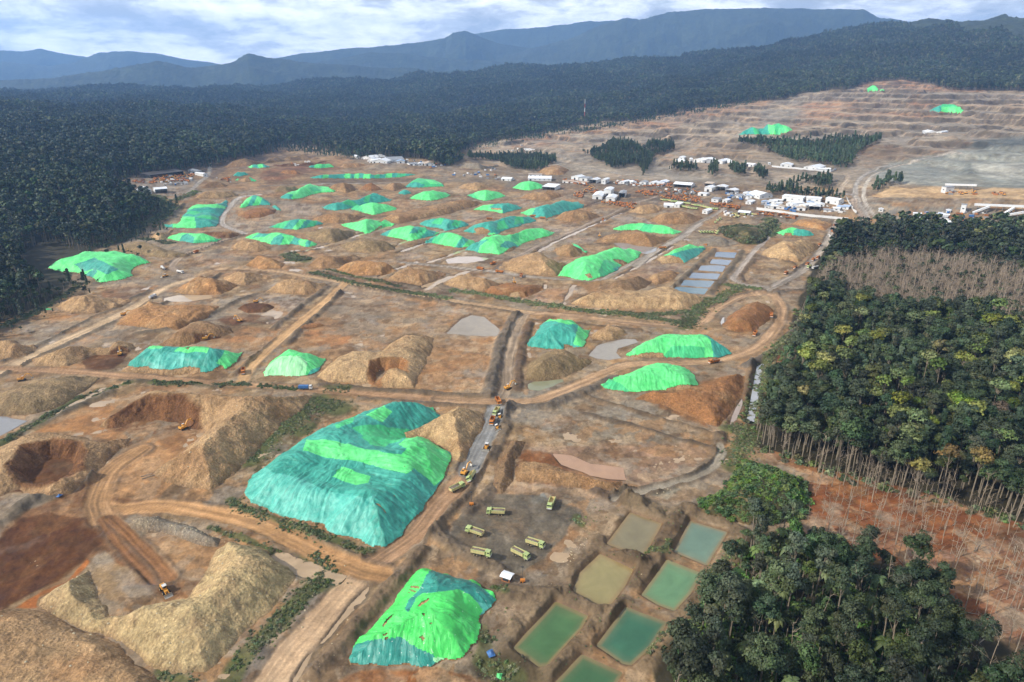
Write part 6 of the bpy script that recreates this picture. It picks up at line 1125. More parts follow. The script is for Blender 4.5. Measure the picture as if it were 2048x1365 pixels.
P['mix'] = P['broad']+[P['emerg'][2], P['slend'][0], P['slend'][2]]+[broadleaf(640+i, *q_) for i, q_ in enumerate([(25,3.4,(0.075,0.095,0.034),1300, .5),(30,4.6,(0.032,0.05,0.026),1700, .55),(19,4.8,(0.07,0.088,0.045),1500, .5)])]
BARKM = {'dead': M_DEAD, 'bare': M_DEAD}
def scol(nm, parts, mats):
    c = bpy.data.collections.new(nm)
    for i, t in enumerate(parts):
        t = [x for x in t if x.n] if isinstance(t, tuple) else [t]
        o = bpy.data.objects.new("%s_%02d" % (nm, i), TB.join("%s_%02d" % (nm, i), t, mats[-len(t):] if len(t) == 1 and len(mats) > 1 and nm == 'bush' else mats[:len(t)])); c.objects.link(o)
    return c
PC = {k: scol('kind_'+k, v,[BARKM.get(k, M_BARK), M_TWIG if k == 'bare' else M_LEAF]) for k, v in P.items()}
BUSH = [(0.10,0.125,0.05),(0.07,0.095,0.038),(0.14,0.135,0.065),(0.09,0.13,0.042)]
PC['bush'] = scol('bush',[bushp(800+i,1.15, c) for i, c in enumerate(BUSH)],[M_LEAF])
PC['vine'] = scol('vine',[bushp(820+i,1.6, c,90, .5) for i, c in enumerate([(0.05,0.095,0.022),(0.038,0.07,0.02),(0.065,0.115,0.028)])],[M_LEAF])
def scatter(name, coll, pts, rot, scl, idx, kind='stuff', parent=None):
    me = bpy.data.meshes.new(name); me.vertices.add(len(pts)); me.vertices.foreach_set('co', np.asarray(pts, np.float32).ravel())
    for nm, ty, arr in (('rz', 'FLOAT', rot),('sc', 'FLOAT', scl),('pick', 'INT', idx)):
        a = me.attributes.new(nm, ty, 'POINT'); a.data.foreach_set('value', np.asarray(arr, np.float32 if ty == 'FLOAT' else np.int32))
    o = obj(name, me); g = bpy.data.node_groups.new(name, 'GeometryNodeTree'); g.interface.new_socket('Geometry', in_out='INPUT', socket_type='NodeSocketGeometry'); g.interface.new_socket('Geometry', in_out='OUTPUT', socket_type='NodeSocketGeometry')
    N = g.nodes; L = g.links; gi = N.new('NodeGroupInput'); go = N.new('NodeGroupOutput'); ip = N.new('GeometryNodeInstanceOnPoints'); ci = N.new('GeometryNodeCollectionInfo'); ci.inputs['Collection'].default_value = coll; ci.inputs['Separate Children'].default_value = True; ci.inputs['Reset Children'].default_value = True
    def at_(nm, t):
        x = N.new('GeometryNodeInputNamedAttribute'); x.data_type = t; x.inputs['Name'].default_value = nm; return x.outputs['Attribute']
    cx = N.new('ShaderNodeCombineXYZ'); L.new(at_('rz', 'FLOAT'), cx.inputs[2]); m2p = N.new('GeometryNodeMeshToPoints'); L.new(gi.outputs[0], m2p.inputs[0])
    L.new(m2p.outputs[0], ip.inputs['Points']); L.new(ci.outputs[0], ip.inputs['Instance']); ip.inputs['Pick Instance'].default_value = True; L.new(at_('pick', 'INT'), ip.inputs['Instance Index'])
    L.new(cx.outputs[0], ip.inputs['Rotation']); L.new(at_('sc', 'FLOAT'), ip.inputs['Scale']); L.new(ip.outputs[0], go.inputs[0]); md = o.modifiers.new('scatter', 'NODES'); md.node_group = g
    if kind: tag(o, kind=kind)
    return o
def jitter_world(x0, x1, y0, y1, sp, seed):
    rg = np.random.default_rng(seed); X, Y = np.meshgrid(np.arange(x0, x1, sp), np.arange(y0, y1, sp)); X = X.ravel()+rg.uniform(-.48, .48, X.size)*sp; Y = Y.ravel()+rg.uniform(-.48, .48, Y.size)*sp; return X, Y
def zone(polys, sp, seed, holes=(), rmin=0, rmax=1e9, keep=1.0, wob=1.0, clear=True):
    """scatter points over ground outlined in the photograph"""
    allp = np.concatenate([np.asarray(p) for p in polys]); 
    w = [unproject(p[:,0], np.maximum(p[:,1],150))[:, :2] for p in polys]; w = np.concatenate(w); x0, y0 = w.min(0)-20; x1, y1 = w.max(0)+20
    r_ = min(rmax,6000); x0, x1 = max(x0,-r_), min(x1, r_); y0, y1 = max(y0,60), min(y1, r_)
    X, Y = jitter_world(x0, x1, y0, y1, sp, seed); r = np.hypot(X, Y); m = (r > rmin) & (r < rmax) & (np.abs(np.arctan2(X, Y)) < 0.86); X, Y = X[m], Y[m]
    e = fbm(X, Y,12*sp/6,3, seed)*wob*sp*0.6; px, py = project(X+e, Y+e, zbase(X, Y)); ins = np.zeros(len(X), bool)
    for p in polys: ins |= pdist(px, py, p) > 0
    for p in holes: ins &= ~(pdist(px, py, p) > 0)
    if keep < 1: ins &= np.random.default_rng(seed+1).uniform(size=len(X)) < keep
    X, Y = X[ins], Y[ins]
    if clear:
        kp = np.ones(len(X), bool)
        for fp, a, b in FPS:
            q = np.where((X > a[0]) & (X < b[0]) & (Y > a[1]) & (Y < b[1]))[0]
            if len(q): kp[q] &= pdist(X[q], Y[q], fp) < -1
        X, Y = X[kp], Y[kp]
    return X, Y, zland(X, Y)
RF = [Z('X',[(1612,625),(1600,680),(1572,740),(1545,800),(1510,860),(1500,888),(1560,902),(1640,932),(1740,958),(1850,985),(2048,1035),(2700,1200),(2700,720),(2048,695),(1900,668),(1780,648),(1700,622),(1625,592)])]
DZ = [Z('X',[(1625,590),(1655,560),(1690,540),(1760,525),(1850,530),(1950,545),(2048,570),(2700,600),(2700,725),(2048,700),(1900,672),(1780,652),(1690,622)])]
DFo = [Z('X',[(1640,556),(1655,520),(1668,490),(1700,472),(1760,468),(1900,472),(2048,470),(2700,470),(2700,610),(2048,580),(1950,556),(1850,538),(1760,532),(1690,545),(1655,565)])]
LR = [Z('X',[(1480,1090),(1490,1105),(1440,1180),(1405,1215),(1395,1260),(1365,1300),(1345,1350),(1330,1450),(1300,1700),(2700,1800),(2350,1500),(2048,1400),(1960,1340),(1930,1290),(1880,1220),(1800,1160),(1720,1128),(1640,1112),(1560,1080)])]
RM = [Z('X',[(1540,905),(1640,938),(1850,990),(2048,1045),(2500,1150),(2800,1500),(2300,1450),(2048,1400),(1950,1300),(1880,1220),(1780,1160),(1650,1130),(1560,1110),(1620,1050),(1620,960)])]
LF = [Z('X',[(-900,330),(0,345),(230,352),(232,380),(290,395),(330,412),(300,447),(255,480),(185,500),(150,545),(128,592),(60,618),(0,648),(-200,740),(-900,900)])]
FARF = [Z('X',[(-900,130),(3000,20),(3000,195),(2048,186),(1900,184),(1860,170),(1800,162),(1740,166),(1700,180),(1620,186),(1560,202),(1500,205),(1400,217),(1340,229),(1260,243),(1180,249),(1100,265),(1020,279),(960,288),(925,303),(900,330),(860,335),(870,318),(790,318),(700,312),(640,300),(560,290),(545,303),(430,328),(330,348),(250,355),(-900,352)])]
CL = [Z('N',[(330,60),(520,20),(620,-60),(800,-70),(900,0),(1060,60),(1040,150),(1000,200),(960,290),(930,210),(860,150),(740,190),(620,200),(480,120),(400,60)]), Z('L',[(520,610),(560,575),(640,580),(650,605),(600,625),(540,630)]), Z('L',[(900,575),(1000,560),(1060,560),(1200,565),(1300,560),(1400,560),(1480,560),(1400,610),(1350,640),(1340,680),(1280,670),(1200,655),(1120,650),(1060,625),(1000,600)]), Z('B',[(380,110),(500,110),(700,90),(860,110),(930,140),(860,150),(700,120),(560,130),(450,120)]), Z('B',[(580,140),(700,140),(850,160),(900,190),(760,190),(650,170)]), Z('B',[(100,90),(250,110),(380,120),(300,160),(220,150)]),
      Z('N',[(1210,215),(1280,190),(1500,185),(1520,225),(1420,240),(1270,235)]), Z('N',[(1580,240),(1640,200),(1720,200),(1700,290),(1660,280)]), Z('N',[(1820,200),(1900,180),(2000,180),(2000,270),(1940,290),(1860,240)]), Z('O',[(360,450),(440,430),(570,460),(560,580),(480,560)]), Z('O',[(560,720),(700,680),(900,690),(1060,760),(1640,800),(1600,850),(1060,800),(800,760),(580,760)]), Z('P',[(240,640),(290,560),(420,490),(680,530),(440,545),(360,620)]), Z('P',[(-100,110),(20,80),(60,160),(20,330),(-40,300),(-80,240)]), Z('O',[(900,640),(1000,580),(1100,560),(1480,570),(1440,660),(1280,680),(1200,620),(1050,600)])]
def R(n, seed): return np.random.default_rng(seed).uniform(size=n)
# ---- the forests as points
fx_, fy_, fz_ = zone(RF,5.4,21, rmax=1000); lx_, ly_, lz_ = zone(LR,5.2,22, rmin=150); dx_, dy_, dz_ = zone(DFo,6.0,23); wx_, wy_, wz_ = zone(LF,6.6,24, rmax=1500)
HOLES_F = [Z('X',[(50,500),(110,485),(160,505),(300,500),(300,600),(130,606),(50,575)]), Z('Q',[(310,15),(430,10),(660,65),(640,80),(460,60),(330,35)]), Z('K',[(60,440),(130,455),(140,470),(80,462)]), Z('K',[(390,600),(430,605),(425,630),(400,625)]), Z('K',[(140,925),(150,910),(160,960),(180,1000),(150,1000)]), Z('X',[(55,450),(75,445),(90,462),(130,458),(170,465),(165,472),(120,468),(80,470)])]
broad_x = np.concatenate([fx_, lx_]); broad_y = np.concatenate([fy_, ly_]); broad_z = np.concatenate([fz_, lz_]); isl = np.concatenate([np.zeros(len(fx_), bool), np.ones(len(lx_), bool)])
rr_ = R(len(broad_x),31)
kind_ = np.where(isl, np.where(rr_ < 0.72,0, np.where(rr_ < 0.84,2,3)), np.where(rr_ < 0.985,0,2))
# emergent pale crowns where the photograph shows them (feet a crown's height below)
EM = [(1190,90,0),(1620,130,0),(1190,205,0),(1330,225,2),(1640,275,1),(1090,325,0),(1070,390,0),(985,480,1),(1215,330,2),(1470,600,0),(1520,640,2),(1790,560,0),(1950,560,1),(1940,480,2),(1860,800,1),(1720,770,1),(1580,830,1),(1500,690,0),(1400,440,2),(1330,500,2)]
def top_at(tg, u, v, ht):
    """a thing of height ht whose top shows at this picture point: where its foot stands"""
    p = Z(tg,[(u, v)])[0]; dx, dy, dz = ray(p[0], p[1]); r = (ht-H)/dz; return dx*r, dy*r
em_xy = [(*top_at('Fz', u, v,30), k) for u, v, k in EM]
ok = np.ones(len(broad_x), bool)
for ex_, ey_, _ in em_xy: ok &= np.hypot(broad_x-ex_, broad_y-ey_) > 4.5
broad_x, broad_y, broad_z, kind_, isl = broad_x[ok], broad_y[ok], broad_z[ok], kind_[ok], isl[ok]
def make_kind(lst, name, parts):
    out = []
    for t in lst:
        pr = []
        for nm, tb, mt in zip(parts, t,(None, None)):
            if tb.n: pr.append((nm, tb))
        out.append(pr)
    return out
def tree_things(name, cat, key, X, Y, Z0, idx, sc, rz, labelf, groupf, partn):
    meshes = []
    for t in P[key]:
        meshes.append([(pn, tb.mesh(pn,(BARKM.get(key, M_BARK) if pn == 'trunk' else (M_TWIG if key == 'bare' else M_LEAF)))) for pn, tb in zip(partn, t) if tb.n])
    for k in range(len(X)):
        ms = meshes[idx[k] % len(meshes)]
        o = empty(name,(X[k], Y[k], Z0[k]), rz[k], labelf(k), cat, groupf(k)); o.scale = (sc[k],)*3
        for pn, me in ms: obj(pn, me, o)
def inframe(X, Y, Z0):
    px, py = project(X, Y, Z0+12); return (px > -30) & (px < 2078) & (py < 1400)
# broadleaf: 300 nearest single things, the rest one mass
bi = np.where(kind_ == 0)[0]; r_ = np.hypot(broad_x[bi], broad_y[bi]); vis = inframe(broad_x[bi], broad_y[bi], broad_z[bi]); order = np.argsort(np.where(vis, r_,1e9))[:295]; near_i = bi[order]; rest = np.setdiff1d(bi, near_i)
sc_all = (0.55+0.62*R(len(broad_x),33)**0.8)*(1+0.30*fbm(broad_x, broad_y,38,3,133)); sc_all[isl] *= 0.84; rz_all = R(len(broad_x),34)*6.28; id_all = (R(len(broad_x),35)*8).astype(int)
LB = ['dark green broadleaf tree of the dense forest below the red mud', 'dark green broadleaf tree of the dense forest above the red mud']
tree_things('rainforest_tree', 'tree', 'broad', broad_x[near_i], broad_y[near_i], broad_z[near_i], id_all[near_i], sc_all[near_i], rz_all[near_i], lambda k: LB[0] if isl[near_i[k]] else LB[1], lambda k: 'broadleaf trees below the red mud' if isl[near_i[k]] else 'broadleaf trees above the red mud',('trunk', 'crown'))
def pk(*ix): return tuple(ix)
scatter('forest', PC['mix'], np.stack([broad_x[rest], broad_y[rest], broad_z[rest]],1), rz_all[rest], sc_all[rest],(R(len(rest),36)*14).astype(int))
# pale emergent crowns
EL = ['yellow-green spreading crown', 'ochre spreading crown', 'light green spreading crown']
EN = ['near the top left forest corner', 'high on the right, below the bare wood', 'below the topmost pale crown', 'right of a smaller pale crown, upper left', 'browner and right of centre above the deep wood', 'low beside the forest edge, upper left', 'broad and low at the forest edge', 'rounded above a grey dome crown at the left', 'between two wide crowns on the left', 'largest of the middle, above a greenish one', 'just right below the largest middle crown', 'alone left of the far right pair', 'lower one of the far right pair', 'upper one of the far right pair', 'tall one above the pale dead trunks on the right', 'left of the tall one near the dead trunks', 'thin one above the dead trunks, centre', 'tucked right below the ochre middle crown', 'small in the upper middle of the wood', 'small left of the centre of the wood']
_em_me = [[(pn, tb.mesh(pn, M_BARK if pn == 'trunk' else M_LEAF)) for pn, tb in zip(('trunk', 'crown'), t)] for t in P['emerg']]
for (ex_, ey_, k), nm_ in zip(em_xy, EN):
    o = empty('emergent_tree',(ex_, ey_, float(zland(ex_, ey_))), random.uniform(0,6), '%s, %s' % (EL[k], nm_), 'tree', 'tall pale crowned trees standing out of the forest'); s_ = random.uniform(0.88,1.08); o.scale = (s_,)*3
    for pn, me in _em_me[k]: obj(pn, me, o)
# palms
pi_ = np.where(kind_ == 3)[0]; r_ = np.hypot(broad_x[pi_], broad_y[pi_]); v_ = inframe(broad_x[pi_], broad_y[pi_], broad_z[pi_]); pi_n = pi_[v_][:120]; pi_r = np.setdiff1d(pi_, pi_n)
tree_things('palm_tree', 'palm', 'palm', broad_x[pi_n], broad_y[pi_n], broad_z[pi_n], id_all[pi_n], sc_all[pi_n]*1.25, rz_all[pi_n], lambda k: 'feathery palm among the broadleaf trees of the lower right forest', lambda k: 'palms in the lower right forest',('trunk', 'frond_crown'))
# dead trunks: in the red mud, thick along the forest foot, a few in the woods
mx_, my_, mz_ = zone(RM,5.4,41, keep=0.75); ex2, ey2, ez2 = zone([Z('X',[(1490,880),(1560,895),(1640,925),(1740,955),(1850,980),(2048,1030),(2500,1130),(2500,1190),(2048,1070),(1850,1020),(1740,985),(1640,955),(1560,922)])],3.9,42, keep=0.36)
zx, zy, zz = zone([Z('X',[(1600,625),(1575,720),(1545,790),(1505,870),(1515,885),(1560,800),(1590,740),(1615,680)])],4.2,43)
k2 = kind_ == 2; dX = np.concatenate([mx_, ex2, zx, broad_x[k2]]); dY = np.concatenate([my_, ey2, zy, broad_y[k2]]); dZ = np.concatenate([mz_, ez2, zz, broad_z[k2]])
n_ = len(dX); r_ = np.hypot(dX, dY); vis = inframe(dX, dY, dZ); od = np.argsort(np.where(vis, r_,1e9)); dn, dr = od[:295], od[295:]
dsc = 0.35+0.72*R(n_,44); drz = R(n_,45)*6.28; did = (R(n_,46)*7).astype(int)
tree_things('dead_tree', 'dead tree', 'dead', dX[dn], dY[dn], dZ[dn], did[dn], dsc[dn], drz[dn], lambda k: 'pale leafless dead trunk standing in or beside the red mud', lambda k: 'dead trunks about the red mud',('trunk', 'twigs'))
scatter('dead_trees_massed', PC['dead'], np.stack([dX[dr], dY[dr], dZ[dr]],1), drz[dr], dsc[dr], did[dr])
# bare wood, back forest, left forest, distant forest
bx, by, bz = zone(DZ,3.7,51); n_ = len(bx); scatter('bare_wood', PC['bare'], np.stack([bx, by, bz],1), R(n_,52)*6.28,0.6+0.6*R(n_,53),(R(n_,54)*4).astype(int))
bx, by, bz = zone(DZ+[Z('X',[(1640,560),(1700,540),(1800,530),(2048,560),(2400,600),(2048,650),(1800,640),(1650,610)])],8.5,55); n_ = len(bx); scatter('forest_understorey', PC['sbroad'], np.stack([bx, by, bz],1), R(n_,56)*6.28,0.45+0.3*R(n_,57),(R(n_,58)*5).astype(int))
wh = np.ones(len(wx_), bool); wpx, wpy = project(wx_, wy_, wz_)
for hp in HOLES_F: wh &= ~(pdist(wpx, wpy, hp) > 0)
wsc = 0.45+0.55*sst(pdist(wpx, wpy, LF[0]),0,16)[wh]*(1+0.3*fbm(wx_[wh], wy_[wh],60,3,134)); mX = np.concatenate([dx_, wx_[wh]]); mY = np.concatenate([dy_, wy_[wh]]); mZ = np.concatenate([dz_, wz_[wh]]); n_ = len(mX); scatter('forest_middle_distance', PC['sbroad'], np.stack([mX, mY, mZ],1), R(n_,61)*6.28,(0.5+0.68*R(n_,62))*np.concatenate([1+0.3*fbm(dx_, dy_,40,3,135), wsc]),(R(n_,63)*8).astype(int))
cx_, cy_, cz_ = zone(CL,5.6,64); n_ = len(cx_); ci_ = (R(n_,66)*6).astype(int); scatter('clump_trees', PC['clump'], np.stack([cx_, cy_, cz_],1), R(n_,65)*6.28,0.38+0.5*R(n_,67), ci_)
FX, FY, FZ = [],[],[]
for (r0, r1, sp, sd) in ((1100,2000,7.0,71),(2000,3200,8.0,72),(3200,5700,10.5,73)):
    x, y, z = zone(FARF, sp, sd, holes=HOLES_F, rmin=r0, rmax=r1); FX.append(x); FY.append(y); FZ.append(z)
fs = [0.45+0.78*R(len(x),74+i) if i < 2 else 0.55+0.75*R(len(x),74+i) for i, x in enumerate(FX)]; FX, FY, FZ, fs = map(np.concatenate,(FX, FY, FZ, fs)); n_ = len(FX); fsel = R(n_,78)
scatter('distant_forest', PC['far'], np.stack([FX, FY, FZ],1), R(n_,77)*6.28, fs,(R(n_,79)*5).astype(int))
print('trees', len(broad_x), len(dX), len(mX), n_)
ring = LF[0]; x, y, z = zone([Z('X',[(-300,780),(0,640),(60,600),(140,560),(190,500),(290,440),(360,410),(340,470),(290,510),(180,590),(60,660),(0,690),(-300,830)]), Z('X',[(220,340),(430,310),(560,275),(720,295),(960,265),(1300,215),(1600,172),(1640,186),(1300,246),(960,300),(700,322),(560,306),(430,336),(240,362)])],7.5,151, keep=.42); n_ = len(x); scatter('forest_margin', PC['clump'], np.stack([x, y, z],1), R(n_,152)*6.28,0.2+0.6*R(n_,153)**2,(R(n_,154)*6).astype(int))
fb = TB(); PCL = bpy.data.collections.new('kind_log')
for i in range(4):
    t = TB(); g_ = np.random.default_rng(160+i); L_ = g_.uniform(3,9); t.limb((-L_/2,0, .25),(L_/2, g_.uniform(-.6, .6), g_.uniform(.2, .7)), .22, .08,(1,1,1),5); t.limb((0,0, .3),(1.5,1.4, .9), .07, .03,(1,1,1),3); t.limb((-1,0, .3),(-.2,-1.6, .6), .07, .03,(1,1,1),3); PCL.objects.link(bpy.data.objects.new('log_%02d' % i, t.mesh('log', M_DEAD)))
x, y, z = zone(RM,5.5,161, keep=.35); n_ = len(x); scatter('fallen_branches', PCL, np.stack([x, y, z],1), R(n_,162)*6.28,0.35+0.9*R(n_,163)**2,(R(n_,164)*4).astype(int))
# ---- bushes and ground cover
def strip(tg, pts, w, sp, seed, keep=0.8):
    W_ = unproject(*Z(tg, pts).T)[:, :2]; rg = np.random.default_rng(seed); o = []
    for a, b_ in zip(W_[:-1], W_[1:]):
        L = np.hypot(*(b_-a)); k = int(4.2*L*w/sp**2); t = rg.uniform(size=(k,1)); nrm = np.array((-(b_-a)[1],(b_-a)[0]))/L; o.append(a+(b_-a)*t+nrm*rg.normal(0, w/2.6,(k,1)))
    o = np.concatenate(o); m = fbm(o[:,0], o[:,1],9,3, seed) > (0.5-keep); return o[m]
bp, bs = [],[]
for k,(tg, pts, w, sp) in enumerate(ST):
    o_ = strip(tg, pts, w, sp,900+k); r_ = np.hypot(*o_.mean(0)); bp.append(o_); bs.append(np.full(len(o_),(0.75 if r_ < 450 else 1.1 if r_ < 800 else 1.6)))
bp = np.concatenate(bp); bs = np.concatenate(bs); n_ = len(bp); rg_ = R(n_,82); scatter('roadside_shrubs', PC['bush'], np.stack([bp[:,0], bp[:,1], zland(bp[:,0], bp[:,1])-0.1],1), rg_*6.28, bs*(0.32+0.85*R(n_,83)**2),(R(n_,84)*4).astype(int))
uz = zone(LR,3.6,141, keep=.8); n_ = len(uz[0]); scatter('undergrowth', PC['vine'], np.stack(uz,1), R(n_,142)*6.28,0.9+1.4*R(n_,143),(R(n_,144)*3).astype(int))
uz = zone([Z('X',[(1480,880),(1560,895),(1640,925),(1740,955),(1850,980),(2048,1030),(2500,1130),(2500,1160),(2048,1058),(1850,1004),(1740,976),(1640,948),(1560,920)]), Z('X',[(1612,625),(1572,740),(1510,860),(1490,850),(1550,740),(1590,620)])],3.4,145, keep=.7); n_ = len(uz[0]); scatter('forest_edge_shrubs', PC['bush'], np.stack(uz,1), R(n_,146)*6.28,0.7+2.0*R(n_,147)**2,(R(n_,148)*4).astype(int))
# sparse tufts on old mounds and banks
tz = [Z('X',[(560,790),(700,790),(620,900),(500,940),(490,900)]), Z('X',[(1180,1000),(1500,1050),(1480,1150),(1330,1330),(1000,1365),(1150,1130)]), Z('X',[(900,1150),(1040,1190),(1030,1330),(960,1365),(1000,1250)])]
x, y, z = zone(tz,2.6,85, keep=0.35); n_ = len(x); scatter('grass_tufts', PC['bush'], np.stack([x, y, z-0.1],1), R(n_,86)*6.28,0.15+0.3*R(n_,87),(R(n_,88)*4).astype(int))
# the vine-smothered knoll beside the pond terraces and the dark shrubby hump
def knoll(name, label, tg, pts, h, colname, sp, sc, kindcol, seed, cat):
    fp, h_, rm = footprint(Z(tg, pts), h); EARTH['floor'] = (70,74,44); o = heap(label, Z(tg, pts), h=h, earth='floor', name=name, cat=cat, lump=1.6)
    X, Y = jitter_world(*(fp[:,0].min(), fp[:,0].max(), fp[:,1].min(), fp[:,1].max()), sp, seed); d = pdist(X, Y, fp); m = d > 0.3; X, Y, d = X[m], Y[m], d[m]
    s_ = d*TS; f = s_*h/(s_**3.4+h**3.4)**(1/3.4)*(1+0.18*fbm(X, Y,12,3, seed)); n = len(X)
    q = scatter(name+'_leaves', PC[kindcol], np.stack([X, Y, zland(X, Y)+f+0.1],1)-np.array(o.location), R(n, seed)*6.28, sc*(0.5+0.9*R(n, seed+1)),(R(n, seed+2)*3).astype(int)); q.name = 'leaves'; q.parent = o
knoll('overgrown_knoll', 'knoll smothered in bright green vines beside the pond terraces', 'J',[(385,215),(440,200),(500,160),(560,60),(620,-20),(700,20),(820,60),(900,90),(945,130),(948,250),(930,300),(860,320),(760,330),(640,335),(560,315),(440,300),(380,270)],10, 'vine',2.0,1.0, 'vine',93, 'knoll')
knoll('shrubby_hump', 'dark shrub-covered hump below the parked green lorries', 'C',[(255,525),(300,505),(380,492),(470,505),(560,455),(605,470),(590,510),(545,560),(540,590),(490,615),(400,612),(300,570)],7, 'bush',3.2,1.9, 'bush',97, 'hump')
# ================================================================== buildings
WALLW = plain("painted_white_wall", alb(226,226,224, .8),0.6, var=0.08, scale=0.15); WALLG = plain("grey_sheet_wall", alb(150,150,150),0.6, var=0.15, scale=0.2)
def roofing(name, c, k=0.95):
    m, n, l, b = new_mat(name); t = add(n, 'ShaderNodeTexCoord').outputs['Object']
    w = add(n, 'ShaderNodeTexWave', wave_type='BANDS', bands_direction='X'); l.new(t, w.inputs['Vector']); w.inputs['Scale'].default_value = 0.9; w.inputs['Distortion'].default_value = 0.3
    rgb = add(n, 'ShaderNodeRGB'); rgb.outputs[0].default_value = (*alb(*c, k=k),1); ns = noise_node(n, l, t,0.12,5,0.65)
    l.new(mulcol(n, l, rgb.outputs[0], mathn(n, l, 'MULTIPLY', mapr(n, l, w.outputs['Fac'],0,1,0.93,1.03), mapr(n, l, ns,0.3,0.7,0.82,1.06))), b.inputs['Base Color']); b.inputs['Roughness'].default_value = 0.45
    bump(n, l, b, w.outputs['Fac'],0.4,0.08); return m
ROOFW = roofing("white_steel_roof",(238,240,244)); ROOFG = roofing("grey_steel_roof",(150,152,156)); ROOFB = roofing("pale_blue_roof",(170,190,216)); ROOFT = roofing("tan_roof",(196,176,154)); ROOFD = roofing("dark_rusty_roof",(92,84,80),0.7)
DARKM = plain("dark_opening",(0.012,0.013,0.016),0.8); GLASSM = plain("window_glass",(0.03,0.04,0.05),0.12, spec=0.6); STEELM = plain("steel_frame", alb(130,126,122),0.5); REDM_ = plain("red_paint",(0.35,0.05,0.03),0.5); DIRTO = plain("rust_wall", alb(176,118,76),0.8)  # dark_opening: near-black paint standing in for the shade inside openings
class MB:
    def __init__(s, name): s.bm = bmesh.new(); s.name = name; s.mats = []
    def mi(s, m):
        if m not in s.mats: s.mats.append(m)
        return s.mats.index(m)
    def box(s, c, d, m, rz=0.0, rx=0.0, ry=0.0, taper=1.0):
        M = Matrix.Translation(c) @ Matrix.Rotation(rz,4, 'Z') @ Matrix.Rotation(ry,4, 'Y') @ Matrix.Rotation(rx,4, 'X'); vs_ = []
        for z in (-.5, .5):
            k = taper if z > 0 else 1
            for x, y in ((-.5,-.5),(.5,-.5),(.5, .5),(-.5, .5)): vs_.append(s.bm.verts.new(M @ Vector((x*d[0]*k, y*d[1]*k, z*d[2]))))
        i = s.mi(m)
        for f in ((0,3,2,1),(4,5,6,7),(0,1,5,4),(1,2,6,5),(2,3,7,6),(3,0,4,7)): s.bm.faces.new([vs_[k] for k in f]).material_index = i
        return s
    def cyl(s, p0, p1, r, m, n=14, r1=None):
        p0 = Vector(p0); p1 = Vector(p1); q = (p1-p0).to_track_quat('Z', 'Y'); r1 = r if r1 is None else r1; i = s.mi(m)
        a = [s.bm.verts.new(p0+q @ Vector((r*math.cos(2*math.pi*k/n), r*math.sin(2*math.pi*k/n),0))) for k in range(n)]; b = [s.bm.verts.new(p1+q @ Vector((r1*math.cos(2*math.pi*k/n), r1*math.sin(2*math.pi*k/n),0))) for k in range(n)]
        for k in range(n): s.bm.faces.new((a[k], a[(k+1) % n], b[(k+1) % n], b[k])).material_index = i
        s.bm.faces.new(a[::-1]).material_index = i; s.bm.faces.new(b).material_index = i; return s
    def poly(s, pts, m): s.bm.faces.new([s.bm.verts.new(p) for p in pts]).material_index = s.mi(m); return s
    def prism(s, prof, y0, y1, m):
        i = s.mi(m); a = [s.bm.verts.new((x, y0, z)) for x, z in prof]; b = [s.bm.verts.new((x, y1, z)) for x, z in prof]; n = len(prof)
        for k in range(n): s.bm.faces.new((a[k], a[(k+1) % n], b[(k+1) % n], b[k])).material_index = i
        s.bm.faces.new(a[::-1]).material_index = i; s.bm.faces.new(b).material_index = i; return s
    def mesh(s):
        bmesh.ops.recalc_face_normals(s.bm, faces=s.bm.faces); me = bpy.data.meshes.new(s.name); s.bm.to_mesh(me); s.bm.free()
        for m in s.mats: me.materials.append(m)
        return me
